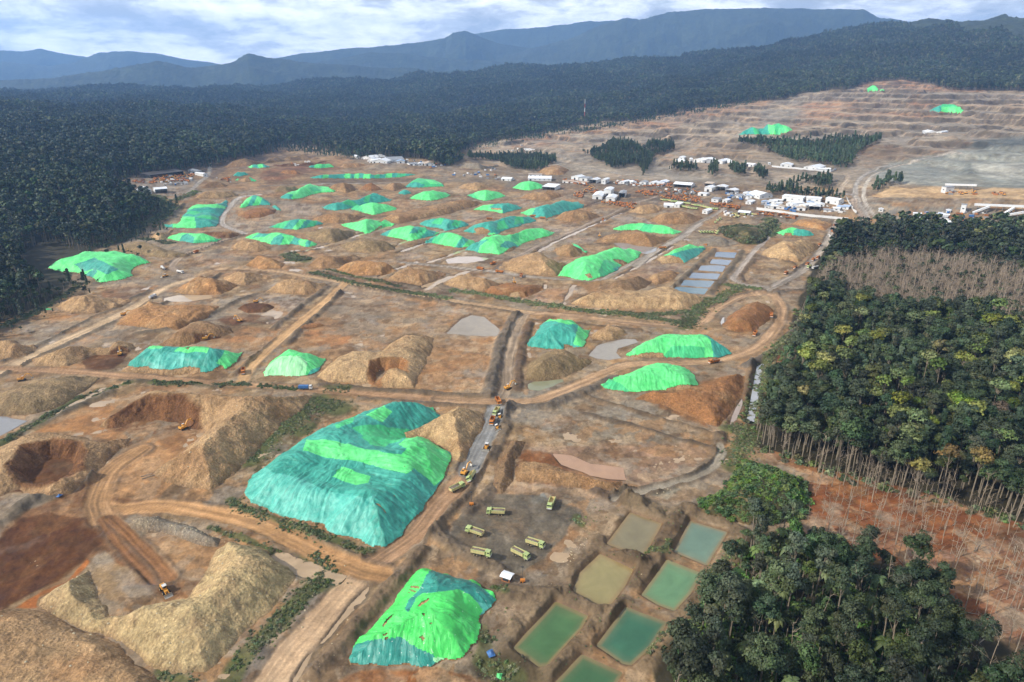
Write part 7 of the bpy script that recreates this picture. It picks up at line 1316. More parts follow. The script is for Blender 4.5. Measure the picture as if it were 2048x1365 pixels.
def shed(label, tg, A, B, C, h, roof=None, wall=None, kind='gable', group='sheds and offices of the mine town', cat='shed', name='shed', open_front=False, ridge='long'):
    """A near left, B near right, C far end of the B side: corners at the ground"""
    roof = roof or ROOFW; wall = wall or WALLW
    a, b, c = [at(*Z(tg,[q])[0]) for q in (A, B, C)]; ux = (b-a); ux.z = 0; L = ux.length; ux /= L; back = c-b; back.z = 0; uy = Vector((-ux.y, ux.x,0)); D = max(abs(back.dot(uy)),0.35*L if L < 26 else 9.0); D = min(D,48); sh = 0
    rz = math.atan2(ux.y, ux.x); z0 = min(float(zland(a.x, a.y)), float(zland(b.x, b.y)), float(zland(c.x, c.y)))
    root = empty(name,(a.x, a.y, z0-0.2), rz, label, cat, group)
    def P_(s): return obj(s.name, s.mesh(), root)
    h = h+0.4; rise = {'gable': min(L, D)*0.13, 'mono': min(L, D)*0.10, 'flat': 0.35, 'arch': min(L, D)*0.30}[kind]
    m = MB('wall'); t = 0.25
    if not open_front: m.box((L/2, t/2, h/2),(L, t, h), wall)
    m.box((L/2, D-t/2, h/2),(L, t, h), wall); m.box((t/2, D/2, h/2),(t, D-2*t, h), wall); m.box((L-t/2, D/2, h/2),(t, D-2*t, h), wall)
    ov = 0.6
    if kind == 'gable':
        alongx = L >= D
        if alongx:
            for x in (0.0, L-0.2): m.prism([(0,0)],0,0, wall) if False else m.poly([(x+.1,0, h),(x+.1, D, h),(x+.1, D/2, h+rise)], wall)
        else:
            for y in (0.1, D-0.1): m.poly([(0, y, h),(L, y, h),(L/2, y, h+rise)], wall)
        P_(m); r = MB('roof')
        if alongx: sec = [(-ov, h-.12),(D/2, h+rise+.02),(D+ov, h-.12),(D+ov, h+.1),(D/2, h+rise+.25),(-ov, h+.1)]; i = r.mi(roof); va = [r.bm.verts.new((-ov, y, z)) for y, z in sec]; vb = [r.bm.verts.new((L+ov, y, z)) for y, z in sec]
        else: sec = [(-ov, h-.12),(L/2, h+rise+.02),(L+ov, h-.12),(L+ov, h+.1),(L/2, h+rise+.25),(-ov, h+.1)]; i = r.mi(roof); va = [r.bm.verts.new((x,-ov, z)) for x, z in sec]; vb = [r.bm.verts.new((x, D+ov, z)) for x, z in sec]
        for k in range(6): r.bm.faces.new((va[k], va[(k+1) % 6], vb[(k+1) % 6], vb[k])).material_index = i
        r.bm.faces.new(va).material_index = i; r.bm.faces.new(vb[::-1]).material_index = i; P_(r)
    elif kind == 'arch':
        P_(m); r = MB('roof'); i = r.mi(roof); n = 12; va = [r.bm.verts.new((-ov+(L+2*ov)*k/n,-ov, h-.1+rise*math.sin(math.pi*k/n))) for k in range(n+1)]; vb = [r.bm.verts.new((-ov+(L+2*ov)*k/n, D+ov, h-.1+rise*math.sin(math.pi*k/n))) for k in range(n+1)]
        for k in range(n): r.bm.faces.new((va[k], va[k+1], vb[k+1], vb[k])).material_index = i
        r.bm.faces.new(va).material_index = i; r.bm.faces.new(vb[::-1]).material_index = i; P_(r)
    else:
        P_(m); r = MB('roof'); r.box((L/2, D/2, h+rise/2+.1),(L+2*ov, D+2*ov,0.2), roof, rx=(rise/D if kind == 'mono' else 0)); P_(r)
    if open_front:
        fr_ = MB('frame'); k = max(2, int(L/7)); 
        for q in range(k+1): fr_.box((min(max(q*L/k, .15), L-.15),0.15, h/2),(0.3,0.3, h), STEELM)
        P_(fr_); d = MB('interior_shade'); d.box((L/2, D*0.55,0.35),(L-0.8, D*0.8,0.15), DARKM); P_(d)  # near-black slab paints the shade under the open roof
    else:
        k = max(1, min(5, int(L/9)))
        for q in range(k):
            w_ = MB('window' if (q or L < 12) else 'door'); hh = 1.3 if (q or L < 12) else min(4.2, h*.75); zc = h*0.55 if (q or L < 12) else hh/2+0.1; w_.box(((q+.5)*L/k,-0.03, zc),(2.6 if (q or L < 12) else 3.6,0.08, hh), GLASSM if (q or L < 12) else DARKM); P_(w_)
        k = max(1, min(3, int(D/10)))
        for q in range(k): w_ = MB('window'); w_.box((L+.03,(q+.5)*D/k, h*0.5),(0.08,2.4,1.3), GLASSM); P_(w_)
    return root
SH = [
 ('long white shed in the foremost twin pair below the far yard', 'N',(432,505),(532,508),(645,455),6, ROOFW, 'gable',0),('tall white shed standing behind the foremost twin pair', 'N',(548,470),(622,472),(697,436),10, ROOFW, 'gable',0),('white gable shed, right one of the foremost twin pair', 'N',(570,528),(662,531),(760,494),6, ROOFW, 'gable',0),('dark-sided shed joined to the right end of the twin pair', 'N',(702,492),(765,494),(850,462),8, ROOFG, 'gable',1),
 ('small white shed at the left of the upper shed row', 'N',(215,305),(290,312),(360,296),6, ROOFW, 'gable',0),('white shed, left half of the joined pair in the upper row', 'N',(398,343),(470,347),(524,326),7, ROOFW, 'gable',1),('white shed, right half of the joined pair in the upper row', 'N',(524,350),(566,353),(634,330),8, ROOFW, 'gable',0),('grey low shed between the small shed and the joined pair', 'N',(300,315),(380,320),(420,300),5, ROOFG, 'flat',0),
 ('long low white building at the left end of the upper row', 'B',(750,238),(885,243),(930,230),5, ROOFW, 'gable',0),('white-roofed open shed right of the small bright green dome', 'B',(832,293),(905,297),(952,285),6, ROOFW, 'mono',1),('little white hut left of the small bright green dome', 'B',(592,238),(648,243),(662,234),4, ROOFW, 'gable',0),('low tan-roofed building left of the long low white one', 'B',(752,215),(830,215),(930,208),4, ROOFT, 'flat',0),('wide grey canopy before the joined shed pair', 'B',(950,252),(1080,258),(1100,248),3, ROOFT, 'flat',0),
 ('open white canopy full of machinery, upper middle yard', 'N',(1262,385),(1442,394),(1490,368),6, ROOFW, 'gable',1),('white workshop with an open dark bay, right of the open canopy', 'N',(1577,427),(1655,431),(1780,404),7, ROOFW, 'gable',0),('open gabled bay joined to the white workshop', 'N',(1692,424),(1792,428),(1850,402),8, ROOFW, 'gable',1),('white shelter at the right foot of the gabled bay', 'N',(1797,446),(1882,452),(1945,430),6, ROOFW, 'gable',1),('small tan canopy behind the white workshop', 'N',(1580,372),(1660,376),(1700,360),5, ROOFT, 'mono',1),
 ('pair of low white cabins under the white workshop', 'N',(1512,468),(1600,475),(1650,462),4, ROOFW, 'flat',0),('dark grey flat-roofed store right of the parked green lorries', 'N',(1650,535),(1720,540),(1755,515),5, ROOFG, 'flat',0),('square white cabin above the end of the orange lorry line', 'N',(1762,545),(1810,550),(1850,530),4.5, ROOFW, 'gable',0),('white block beside the green lorries above the big brown mound', 'N',(1265,592),(1325,596),(1345,560),5, ROOFW, 'flat',0),('narrow white shed at the foot of the lorry park', 'N',(1556,655),(1610,662),(1630,630),5, ROOFW, 'gable',0),('low white strip roof left of the white block', 'N',(1165,590),(1260,592),(1270,568),3, ROOFW, 'mono',0),
 ('large white warehouse with a cream roof at the head of the compound', 'O',(322,770),(470,815),(577,768),7, ROOFW, 'gable',0),('long two-storey white office block in the compound', 'O',(772,835),(1056,862),(1066,830),8, ROOFW, 'mono',0),('wide low-gabled white hall at the back of the compound', 'O',(1102,850),(1300,862),(1370,835),7, ROOFW, 'gable',0),('white gabled hall at the right rear of the compound', 'O',(1366,862),(1545,896),(1600,862),8, ROOFW, 'gable',0),
 ('narrow white shed running back beside the large square hall', 'O',(1000,925),(1092,945),(1180,890),5, ROOFW, 'gable',0),('large square white hall with an open front in the compound', 'O',(1142,966),(1290,972),(1380,906),6, ROOFW, 'gable',1),('small cabin with tan roof, left one on the compound front', 'O',(702,946),(806,951),(816,920),4, ROOFT, 'gable',0),('small cabin with tan roof, right one on the compound front', 'O',(975,970),(1092,976),(1112,940),4, ROOFT, 'gable',0),('white bungalow at the left of the compound', 'O',(568,868),(668,880),(700,850),4, ROOFW, 'gable',0),
 ('white shed running back below the office block', 'O',(830,905),(915,925),(1000,855),5, ROOFW, 'gable',0),('low white cabin in front of the office block', 'O',(692,895),(770,900),(800,878),3.5, ROOFW, 'flat',0),('pale blue roofed cabin, larger one beside the slanting wall', 'O',(1592,948),(1682,956),(1692,915),4, ROOFB, 'mono',0),('pale blue roofed cabin, smaller one beside the slanting wall', 'O',(1522,945),(1578,950),(1590,920),4, ROOFB, 'mono',0),('white store below the large white warehouse', 'O',(278,880),(352,888),(395,850),4, ROOFW, 'gable',0),('white shelter with two bays near the dark shrubby hump', 'O',(175,1020),(330,1035),(345,1000),3.5, ROOFW, 'gable',1),
 ('long blue-white building row on the hill pad, left part', 'O',(1072,400),(1250,412),(1272,380),4, ROOFW, 'gable',0),('long blue-white building row on the hill pad, right part', 'O',(1262,414),(1440,434),(1518,400),4.5, ROOFW, 'gable',0),('white gabled house with four windows on the hill pad', 'O',(752,372),(905,384),(938,350),5, ROOFW, 'gable',0),('white cabin at the left end of the hill pad', 'O',(277,362),(388,368),(412,345),5, ROOFW, 'gable',0),('tiny white kiosk on the hill pad', 'O',(592,342),(620,343),(625,332),3, ROOFW, 'flat',0),
 ('leftmost white house on the terraced slope', 'N',(1285,125),(1350,127),(1400,112),5, ROOFW, 'gable',0),('upper small white house on the terraced slope', 'N',(1318,100),(1372,100),(1400,88),5, ROOFW, 'gable',0),('second white house on the terraced slope', 'N',(1432,127),(1460,128),(1480,112),6, ROOFW, 'gable',0),('third white house on the terraced slope, broad roof', 'N',(1468,129),(1560,133),(1580,112),6, ROOFW, 'gable',0),('fourth white house on the terraced slope, broadest roof', 'N',(1566,134),(1672,138),(1690,116),6, ROOFW, 'gable',0),('fifth white house, partly behind the conifer clump', 'N',(1690,142),(1765,146),(1790,124),6, ROOFW, 'gable',0),('long white house behind the tallest conifer clump', 'N',(1795,136),(1950,140),(1975,118),5, ROOFW, 'gable',0),
 ('very long dark open-fronted shed behind the left equipment park', 'Q',(548,524),(1010,490),(1070,455),8, ROOFD, 'mono',1),('pale canopy right of the very long dark shed', 'Q',(1135,470),(1262,474),(1280,440),6, ROOFG, 'gable',1),('round-roofed pale shed at the left forest edge', 'Q',(402,738),(572,735),(620,700),5, ROOFW, 'arch',0),('open gabled dark shed beside the round-roofed one', 'Q',(622,733),(790,728),(800,700),7, ROOFW, 'gable',1),('low long pale cabin at the far left forest edge', 'Q',(158,714),(330,714),(330,690),3.5, ROOFW, 'flat',0),('small white shed at the right end of the left equipment park', 'Q',(1276,505),(1336,505),(1342,470),6, ROOFW, 'gable',0),
 ('small white hut beside the winding ramp foot', 'P',(332,850),(386,852),(388,835),4, ROOFW, 'gable',0),('small white hut in the crusher yard', 'P',(1126,860),(1180,862),(1182,842),4, ROOFW, 'gable',0),('long white roof showing over the forest, left', 'P',(612,968),(912,1000),(920,960),7, ROOFW, 'gable',0),('white roof showing over the forest, right', 'P',(1100,1050),(1226,1060),(1236,1010),8, ROOFW, 'gable',0),
 ('white shed of the far forest-edge camp, left', 'A',(1530,114),(1592,116),(1598,100),6, ROOFW, 'gable',0),('white shed of the far forest-edge camp, middle', 'A',(1592,137),(1680,139),(1690,122),5, ROOFW, 'gable',0),('grey shed of the far forest-edge camp, right', 'A',(1684,128),(1780,130),(1790,112),6, ROOFG, 'gable',0),('small pale shed of the far forest-edge camp, far right', 'A',(1900,152),(1960,154),(1970,140),5, ROOFT, 'gable',0),('low pale shed of the far forest-edge camp, near the trees', 'A',(1500,106),(1524,106),(1530,98),4, ROOFW, 'gable',0),
 ('tiny white cabin on the mine bench, left', 'L',(1640,533),(1664,533),(1666,528),5, ROOFW, 'gable',0),('tiny white cabin on the mine bench, right', 'L',(1698,533),(1718,533),(1720,528),5, ROOFW, 'gable',0),('pale flat cabins on the far pale pad', 'L',(20,600),(90,600),(92,592),4, ROOFW, 'flat',0),
 ('dark crusher house at the head of the sandy yard', 'P',(1066,620),(1120,630),(1130,600),9, ROOFG, 'mono',0),('tall grey crusher tower in the lower yard', 'P',(1290,862),(1350,866),(1360,840),12, ROOFG, 'flat',0)]
for lab, tg, A, B, C, h, rf, kd, op in SH: shed(lab, tg, A, B, C, h, rf, None if rf is not ROOFD else DARKM, kd, open_front=bool(op))
shed('small orange-walled site hut with a white roof at the lorry yard corner', 'S',(700,1262),(800,1296),(838,1240),2.4, ROOFW, DIRTO, 'gable', None, 'hut', 'site_hut')
_r = np.random.default_rng(77)
for tg, poly, n in (('O',[(560,830),(760,840),(1000,900),(1000,960),(760,960),(500,930)],9),('O',[(1100,890),(1500,900),(1650,940),(1640,990),(1400,1000),(1380,930)],6),('N',[(640,325),(900,325),(1240,350),(1240,380),(900,375),(640,355)],8),('N',[(1860,430),(2048,440),(2100,500),(1900,500)],5),('A',[(1500,110),(1960,140),(1940,160),(1560,135)],6),('P',[(700,900),(1700,880),(1700,950),(900,960)],6)):
    pz = Z(tg, poly); k_n = 0
    while k_n < n:
        x = _r.uniform(pz[:,0].min(), pz[:,0].max()); y = _r.uniform(pz[:,1].min(), pz[:,1].max())
        if pdist(np.array([x]), np.array([y]), pz)[0] < 0: continue
        k_n += 1; w_ = _r.uniform(9,17); shed('small white-roofed cabin crowded among the larger sheds of the far camp', 'X',(x-w_/2, y),(x+w_/2, y+_r.uniform(-.5, .8)),(x+w_/2+3, y-_r.uniform(2.5,4)), _r.uniform(3,4.5),[ROOFW, ROOFW, ROOFG, ROOFB][_r.integers(4)], None, 'gable', 'small cabins of the far camp', 'cabin', 'cabin')
def wall_line(label, tg, pts, h, mat, name='boundary_wall', cat='wall', group=None, t=0.3):
    W_ = [at(*p) for p in Z(tg, pts)]; m = MB(name); o0 = W_[0].copy(); o0.z = float(zland(o0.x, o0.y))
    for a, b in zip(W_[:-1], W_[1:]):
        a.z = float(zland(a.x, a.y)); b.z = float(zland(b.x, b.y)); n = max(1, int((b-a).length/12))
        for k in range(n):
            p = a.lerp(b, k/n); q = a.lerp(b,(k+1)/n); c = (p+q)/2-o0; m.box((c.x, c.y, c.z+h/2-.3),((q-p).length-0.05, t, h+.6), mat, rz=math.atan2((q-p).y,(q-p).x)); m.box((p.x-o0.x, p.y-o0.y, p.z-o0.z+h/2),(t*1.5, t*1.5, h+.8), mat)
    return tag(obj(name, m.mesh(), loc=o0), label, cat, group)
wall_line('long white boundary wall along the front of the compound', 'O',[(430,955),(640,985),(820,1012),(1000,1035),(1210,1058),(1450,1080),(1680,1096)],3.6, WALLW)
wall_line('slanting white wall beside the winding ramp foot', 'O',[(1655,800),(1690,870),(1740,950),(1790,1015)],3.2, WALLW)
wall_line('low white retaining wall along the hill pad', 'O',[(640,372),(900,392),(1200,420),(1440,440),(1520,402)],3.0, WALLW)
wall_line('short white wall beside the equipment row, upper yard', 'N',[(130,325),(240,340),(360,352)],2.5, WALLW)
def gallery(label, tg, a, b, za, zb, w=3.0, mat=None, legs=5):
    A = at(*Z(tg,[a])[0]); B = at(*Z(tg,[b])[0]); A.z = float(zland(A.x, A.y)); B.z = float(zland(B.x, B.y)); root = empty('conveyor', A,0, label, 'conveyor', 'conveyors of the crusher yard'); p = Vector((0,0, za)); q = B-A+Vector((0,0, zb)); d = q-p; L = d.length
    rz = math.atan2(d.y, d.x); tilt = -math.asin(d.z/L); c = (p+q)/2; m = MB('gallery'); m.box(c,(L, w,2.2), mat or WALLW, rz=rz, ry=tilt); obj('gallery', m.mesh(), root); m = MB('roof'); m.box(c+Vector((0,0,1.35)),(L+.4, w+.5, .3), ROOFW, rz=rz, ry=tilt); obj('roof', m.mesh(), root)
    for k in range(legs):
        t = (k+.5)/legs; x = p.lerp(q, t); zb_ = float(zland(A.x+x.x, A.y+x.y))-A.z; m = MB('trestle'); m.box((x.x, x.y,(x.z-1.1+zb_)/2-.3),(.6, w, max(.5, x.z-1.1-zb_)+.6), STEELM, rz=rz, taper=.7); obj('trestle', m.mesh(), root)
gallery('long white conveyor gallery along the top of the sandy yard', 'P',(1110,580),(1480,592),7,7); gallery('longest white conveyor gallery in the lower yard', 'P',(1450,832),(2060,858),8,8,4, legs=8); gallery('sloping conveyor rising right towards the longest gallery', 'P',(1440,878),(1622,862),2,9); gallery('lower right conveyor in the crusher yard', 'P',(1722,925),(2050,905),2,6, legs=6); gallery('steep short conveyor left of the lower right one', 'P',(1792,900),(1912,870),2,8, legs=3)
def mast():
    p = at(*Z('L',[(289,497)])[0]); p.z = float(zland(p.x, p.y)); root = empty('radio_mast', p,0, 'tall red and white banded radio mast on the ridge edge', 'mast'); r_ = math.hypot(p.x, p.y); hh = 44/F*r_
    for k in range(6): m = MB('mast_section'); m.cyl((0,0, k*hh/6),(0,0,(k+1)*hh/6),1.5-k*.12, WALLW if k % 2 else REDM_,6,1.38-k*.12); obj('mast_section', m.mesh(), root)
mast()
# ================================================================== vehicles
LIME = plain("lime_green_paint", alb(182,198,132, .85),0.4, var=0.12, scale=1.5); LIMEB = plain("dusty_lime_bed", alb(208,190,136, .85),0.6, var=0.2, scale=1.2); ORG = plain("orange_paint", alb(206,128,52, .8),0.45, var=0.18, scale=1.2); ORGB = plain("dusty_orange_bed", alb(178,112,58, .8),0.6, var=0.22, scale=1.2); YEL = plain("machine_yellow", alb(222,160,70, .85),0.45, var=0.15, scale=1.2)
RUB = plain("tyre_rubber",(0.022,0.021,0.02),0.9); RIM = plain("dusty_rim", alb(176,160,130),0.6); CHS = plain("chassis_grey",(0.06,0.058,0.055),0.7); ORE = plain("grey_ore_load", alb(136,122,108),0.95, var=0.3, scale=2); WHT = plain("vehicle_white", alb(224,222,218, .8),0.4, var=0.1); BLU = plain("blue_tarpaulin", alb(64,112,170, .8),0.5, var=0.15); STB = plain("worn_steel_blade", alb(190,186,176),0.35, metal=0.3, var=0.2); BLK = plain("track_steel",(0.03,0.028,0.026),0.7)
def wheels(root, pos, r=0.53, w=0.34):
    for x, y in pos:
        m = MB('wheel'); m.cyl((x, y-w/2, r),(x, y+w/2, r), r, RUB,18); wh_ = obj('wheel', m.mesh(), root); s_ = 1 if y > 0 else -1
        q = MB('rim'); q.cyl((x, y+s_*w/2, r),(x, y+s_*(w/2+.03), r), r*.55, RIM,12); obj('rim', q.mesh(), wh_)
def lorry(cab_m, bed_m, load, L=8.8, name='dump_truck'):
    root = bpy.data.objects.new(name, None); COL.objects.link(root); root.empty_display_size = 1; h = L/2
    m = MB('chassis'); m.box((0,0, .95),(L*.94, .9, .32), CHS); m.box((h-1.2,0, .75),(2.1,2.2, .3), CHS); m.box((-1.0,0.95, .85),(1.3, .5, .55), CHS); m.box((-1.0+.4,-0.95, .85),(1.6, .5, .5), CHS); obj('chassis', m.mesh(), root)
    m = MB('cab'); m.box((h-.98,0,1.55),(1.9,2.45,1.2), cab_m); m.box((h-1.06,0,2.55),(1.74,2.38, .85), cab_m, taper=.93); m.box((h-1.15,0,3.03),(1.5,2.1, .12), cab_m); m.box((h-.02,0,1.08),(.16,2.45, .5), WHT); c = obj('cab', m.mesh(), root)
    m = MB('windscreen'); m.box((h-.17,0,2.52),(.06,2.05, .68), GLASSM, ry=-.04); obj('windscreen', m.mesh(), c)
    for s_ in (-1,1): m = MB('side_window'); m.box((h-.95, s_*1.18,2.5),(.9, .05, .58), GLASSM, rx=-s_*.04); obj('side_window', m.mesh(), c); m = MB('mirror'); m.box((h-.1, s_*1.42,2.4),(.12, .2, .6), CHS); obj('mirror', m.mesh(), c); m = MB('headlight'); m.box((h+.07, s_*.95,1.15),(.05, .35, .2), RIM); obj('headlight', m.mesh(), c)
    x0, x1 = -h+.1, h-2.35; bl = x1-x0; xc = (x0+x1)/2; m = MB('dump_bed'); m.box((xc,0,1.32),(bl,2.3, .16), bed_m)
    for s_ in (-1,1):
        m.box((xc, s_*1.2,2.08),(bl, .1,1.45), bed_m)
        for k in range(7): m.box((x0+.25+k*(bl-.5)/6, s_*1.3,2.05),(.14, .12,1.4), cab_m)
        m.box((xc, s_*1.22,2.84),(bl+.06, .2, .12), cab_m)
    m.box((x1,0,2.2),(.12,2.5,1.75), cab_m); m.box((x0,0,2.05),(.1,2.4,1.35), bed_m); m.box((x1+.35,0,3.12),(.8,2.4, .1), cab_m); obj('dump_bed', m.mesh(), root)
    if load:
        bm = bmesh.new(); g = 9; vv_ = [[bm.verts.new((x0+.1+(bl-.2)*i/g,-1.12+2.24*j/6,2.25+.75*load*math.sin(math.pi*min(1, i/g+.08))*math.sin(math.pi*(j+.6)/7.2)+random.uniform(-.06, .06))) for j in range(7)] for i in range(g+1)]
        for i in range(g):
            for j in range(6): bm.faces.new((vv_[i][j], vv_[i+1][j], vv_[i+1][j+1], vv_[i][j+1]))
        me = bpy.data.meshes.new('load'); bm.to_mesh(me); bm.free(); me.materials.append(ORE); obj('load', me, root)
    wheels(root,[(h-1.35, s_*1.08) for s_ in (-1,1)]+[(x, s_*1.05) for x in (-h+1.5,-h+2.85) for s_ in (-1,1)]); return root
def tracks(root, L, w, gap, r):
    for s_ in (-1,1):
        m = MB('track'); y = s_*gap/2; i = m.mi(BLK); pr = []
        for k in range(9): a = math.pi/2+math.pi*k/8; pr.append((-L/2+r+r*math.cos(a), r+r*math.sin(a)))
        for k in range(9): a = -math.pi/2+math.pi*k/8; pr.append((L/2-r+r*math.cos(a), r+r*math.sin(a)))
        m.prism(pr, y-w/2, y+w/2, BLK)
        for k in range(5): x = -L/2+r+k*(L-2*r)/4; m.cyl((x, y-w/2-.04, r),(x, y+w/2+.04, r), r*.55, CHS,10)
        obj('track', m.mesh(), root)
def excavator(ext=0.0, name='excavator'):
    root = bpy.data.objects.new(name, None); COL.objects.link(root); root.empty_display_size = 1; tracks(root,4.4, .65,2.5, .48)
    m = MB('undercarriage'); m.box((0,0, .75),(2.6,2.0, .4), CHS); m.cyl((0,0, .9),(0,0,1.2), .75, CHS,16); obj('undercarriage', m.mesh(), root)
    m = MB('housing'); m.box((-.55,0,1.45),(3.5,2.7, .5), YEL); m.box((-1.15,0,2.0),(2.3,2.65, .75), YEL); m.box((-2.2,0,1.75),(.6,2.6,1.05), YEL); m.box((-1.2, .5,2.45),(1.2, .9, .18), CHS); obj('housing', m.mesh(), root)
    m = MB('cab'); m.box((.55, .85,2.25),(1.5, .98,1.5), YEL, taper=.92); m.box((.57, .85,3.02),(1.3, .9, .1), WHT); c = obj('cab', m.mesh(), root)
    m = MB('cab_window'); m.box((.6,1.34,2.45),(1.1, .04, .8), GLASSM, rx=-.05); m.box((1.29, .85,2.4),(.04, .8, .95), GLASSM, ry=-.06); obj('cab_window', m.mesh(), c)
    b0 = Vector((.9,-.15,1.7)); b1 = Vector((3.3+ext*.4,-.15,4.7-ext*.4)); b2 = Vector((5.6+ext*.9,-.15,4.3-ext*.6)); b3 = Vector((6.6+ext*1.3,-.15,1.9-ext*.2)); b4 = Vector((5.8+ext*1.3,-.15,0.8))
    def beam(nm, a, b, w, t, mt=YEL): m = MB(nm); d = b-a; m.box((a+b)/2,(d.length+.2, w, t), mt, ry=-math.atan2(d.z, d.x)); return m
    m = beam('boom', b0, b1, .5, .6); d = b2-b1; m.box((b1+b2)/2,(d.length+.2, .5, .5), YEL, ry=-math.atan2(d.z, d.x)); obj('boom', m.mesh(), root); obj('stick', beam('stick', b2+Vector((-.4,0, .3)), b3, .36, .42).mesh(), root); obj('hydraulic_ram', beam('hydraulic_ram', Vector((1.5, .25,1.6)), b1+Vector((-.4, .4,-.3)), .14, .14, STB).mesh(), root)
    m = MB('bucket'); m.prism([(b3.x-.2, b3.z+.2),(b3.x+.35, b3.z),(b3.x+.35, b3.z-.8),(b3.x-.3, b3.z-1.15),(b3.x-1.0, b3.z-.8),(b3.x-.7, b3.z-.3)],-.15-.6,-.15+.6, STB); obj('bucket', m.mesh(), root); return root
def bulldozer(name='bulldozer'):
    root = bpy.data.objects.new(name, None); COL.objects.link(root); root.empty_display_size = 1; tracks(root,3.6, .6,2.2, .5)
    m = MB('body'); m.box((.7,0,1.35),(2.0,1.2, .95), YEL); m.box((-.9,0,1.25),(1.7,1.9, .8), YEL); m.box((1.2, .0,1.95),(.14, .14, .5), CHS); obj('body', m.mesh(), root)
    m = MB('cab'); m.box((-.55,0,2.2),(1.4,1.5,1.25), YEL, taper=.93); m.box((-.55,0,2.88),(1.6,1.7, .12), WHT); c = obj('cab', m.mesh(), root); m = MB('cab_window'); m.box((.15,0,2.3),(.05,1.2, .8), GLASSM, ry=-.06); m.box((-.55, .74,2.3),(1.0, .05, .8), GLASSM); m.box((-.55,-.74,2.3),(1.0, .05, .8), GLASSM); obj('cab_window', m.mesh(), c)
    m = MB('blade'); m.prism([(2.5, .05),(2.62, .05),(2.5, .6),(2.62,1.25),(2.5,1.25),(2.36, .6)],-1.75,1.75, STB); obj('blade', m.mesh(), root)
    for s_ in (-1,1): m = MB('push_arm'); m.box((1.2, s_*1.55, .55),(2.6, .16, .25), YEL); obj('push_arm', m.mesh(), root)
    m = MB('ripper'); m.box((-2.1,0, .9),(.7,1.2, .3), CHS); m.box((-2.4,0, .5),(.15, .15, .9), CHS); obj('ripper', m.mesh(), root); return root
def loader(name='wheel_loader'):
    root = bpy.data.objects.new(name, None); COL.objects.link(root); root.empty_display_size = 1
    m = MB('engine_housing'); m.box((-1.7,0,1.75),(2.7,1.9,1.1), YEL, taper=.92); m.box((-3.0,0,1.5),(.3,2.0,1.2), CHS); m.box((-1.9,0,2.35),(1.0, .7, .12), CHS); obj('engine_housing', m.mesh(), root); m = MB('front_frame'); m.box((1.2,0,1.2),(1.8,1.1, .9), YEL); m.box((0,0,1.1),(1.2, .7, .6), CHS); obj('front_frame', m.mesh(), root)
    m = MB('cab'); m.box((.05,0,2.5),(1.4,1.5,1.6), YEL, taper=.93); m.box((.05,0,3.36),(1.6,1.6, .12), WHT); c = obj('cab', m.mesh(), root); m = MB('cab_window'); m.box((.76,0,2.7),(.05,1.2, .95), GLASSM, ry=-.04); m.box((.05, .75,2.7),(1.0, .05, .9), GLASSM); m.box((.05,-.75,2.7),(1.0, .05, .9), GLASSM); obj('cab_window', m.mesh(), c)
    for s_ in (-1,1): m = MB('lift_arm'); m.box((2.3, s_*.6,1.3),(2.6, .2, .35), YEL, ry=.25); obj('lift_arm', m.mesh(), root)
    m = MB('bucket'); m.prism([(3.3,1.3),(3.2, .4),(3.6, .1),(4.7, .1),(4.7, .2),(3.8, .3),(3.5, .7),(3.5,1.4)],-1.5,1.5, STB); obj('bucket', m.mesh(), root); wheels(root,[(x, s_*1.1) for x in (1.5,-1.7) for s_ in (-1,1)], .8, .62); return root
def tanker(name='tank_lorry'):
    root = lorry(WHT, WHT,0,9.5, name)
    for ch in list(root.children):
        if ch.name.startswith('dump_bed'): bpy.data.objects.remove(ch)
    m = MB('tank'); m.cyl((-4.6,0,2.1),(2.3,0,2.1),1.15, WHT,20); m.box((-1.1,0,3.25),(5.5, .5, .12), STEELM); obj('tank', m.mesh(), root); return root
def cargo(name='covered_lorry'):
    root = lorry(WHT, BLU,0,9.2, name)
    for ch in list(root.children):
        if ch.name.startswith('dump_bed'): bpy.data.objects.remove(ch)
    m = MB('cargo_cover'); m.box((-1.15,0,2.15),(6.6,2.5,1.7), BLU, taper=.96); obj('cargo_cover', m.mesh(), root); return root
def copy_tree(o, parent=None):
    c = o.copy(); COL.objects.link(c)
    if parent is not None: c.parent = parent
    for ch in o.children: copy_tree(ch, c)
    return c
protos = {'green_full': lorry(LIME, LIMEB,1.0), 'green_empty': lorry(LIME, LIMEB,0), 'orange': lorry(ORG, ORGB,0), 'orange_full': lorry(ORG, ORGB, .8), 'exc': excavator(), 'exc_long': excavator(1.0), 'doz': bulldozer(), 'loader': loader(), 'tank': tanker(), 'cargo': cargo()}
used = set()
def put(kind, label, cat, tg, head, tail=None, group=None, ang=None, dz=0.0, scale=1.0):
    p = protos[kind]; o = p if kind not in used else copy_tree(p); used.add(kind)
    hq = at(*Z(tg,[head])[0])
    if tail is not None:
        tq = at(*Z(tg,[tail])[0]); c = (hq+tq)/2; a = math.atan2(hq.y-tq.y, hq.x-tq.x)
    else: c = hq; a = ang or 0
    ca, sa = math.cos(a)*2.8, math.sin(a)*2.8; zf = float(zland(c.x+ca, c.y+sa)); zb_ = float(zland(c.x-ca, c.y-sa)); zl = float(zland(c.x-sa*.4, c.y+ca*.4)); zr = float(zland(c.x+sa*.4, c.y-ca*.4))
    o.location = (c.x, c.y,(zf+zb_)/2+dz+0.03); o.rotation_euler = (math.atan2(zl-zr,2.24),-math.atan2(zf-zb_,5.6), a); o.scale = (scale,)*3
    if 'label' in o: 
        for k in ('label', 'category', 'group'):
            if k in o: del o[k]
    return tag(o, label, cat, group)
G1 = 'lime green tipper lorries of the lorry yard'; G2 = 'orange tipper lorries at work'; G3 = 'yellow diggers at work'; DT = 'dump truck'
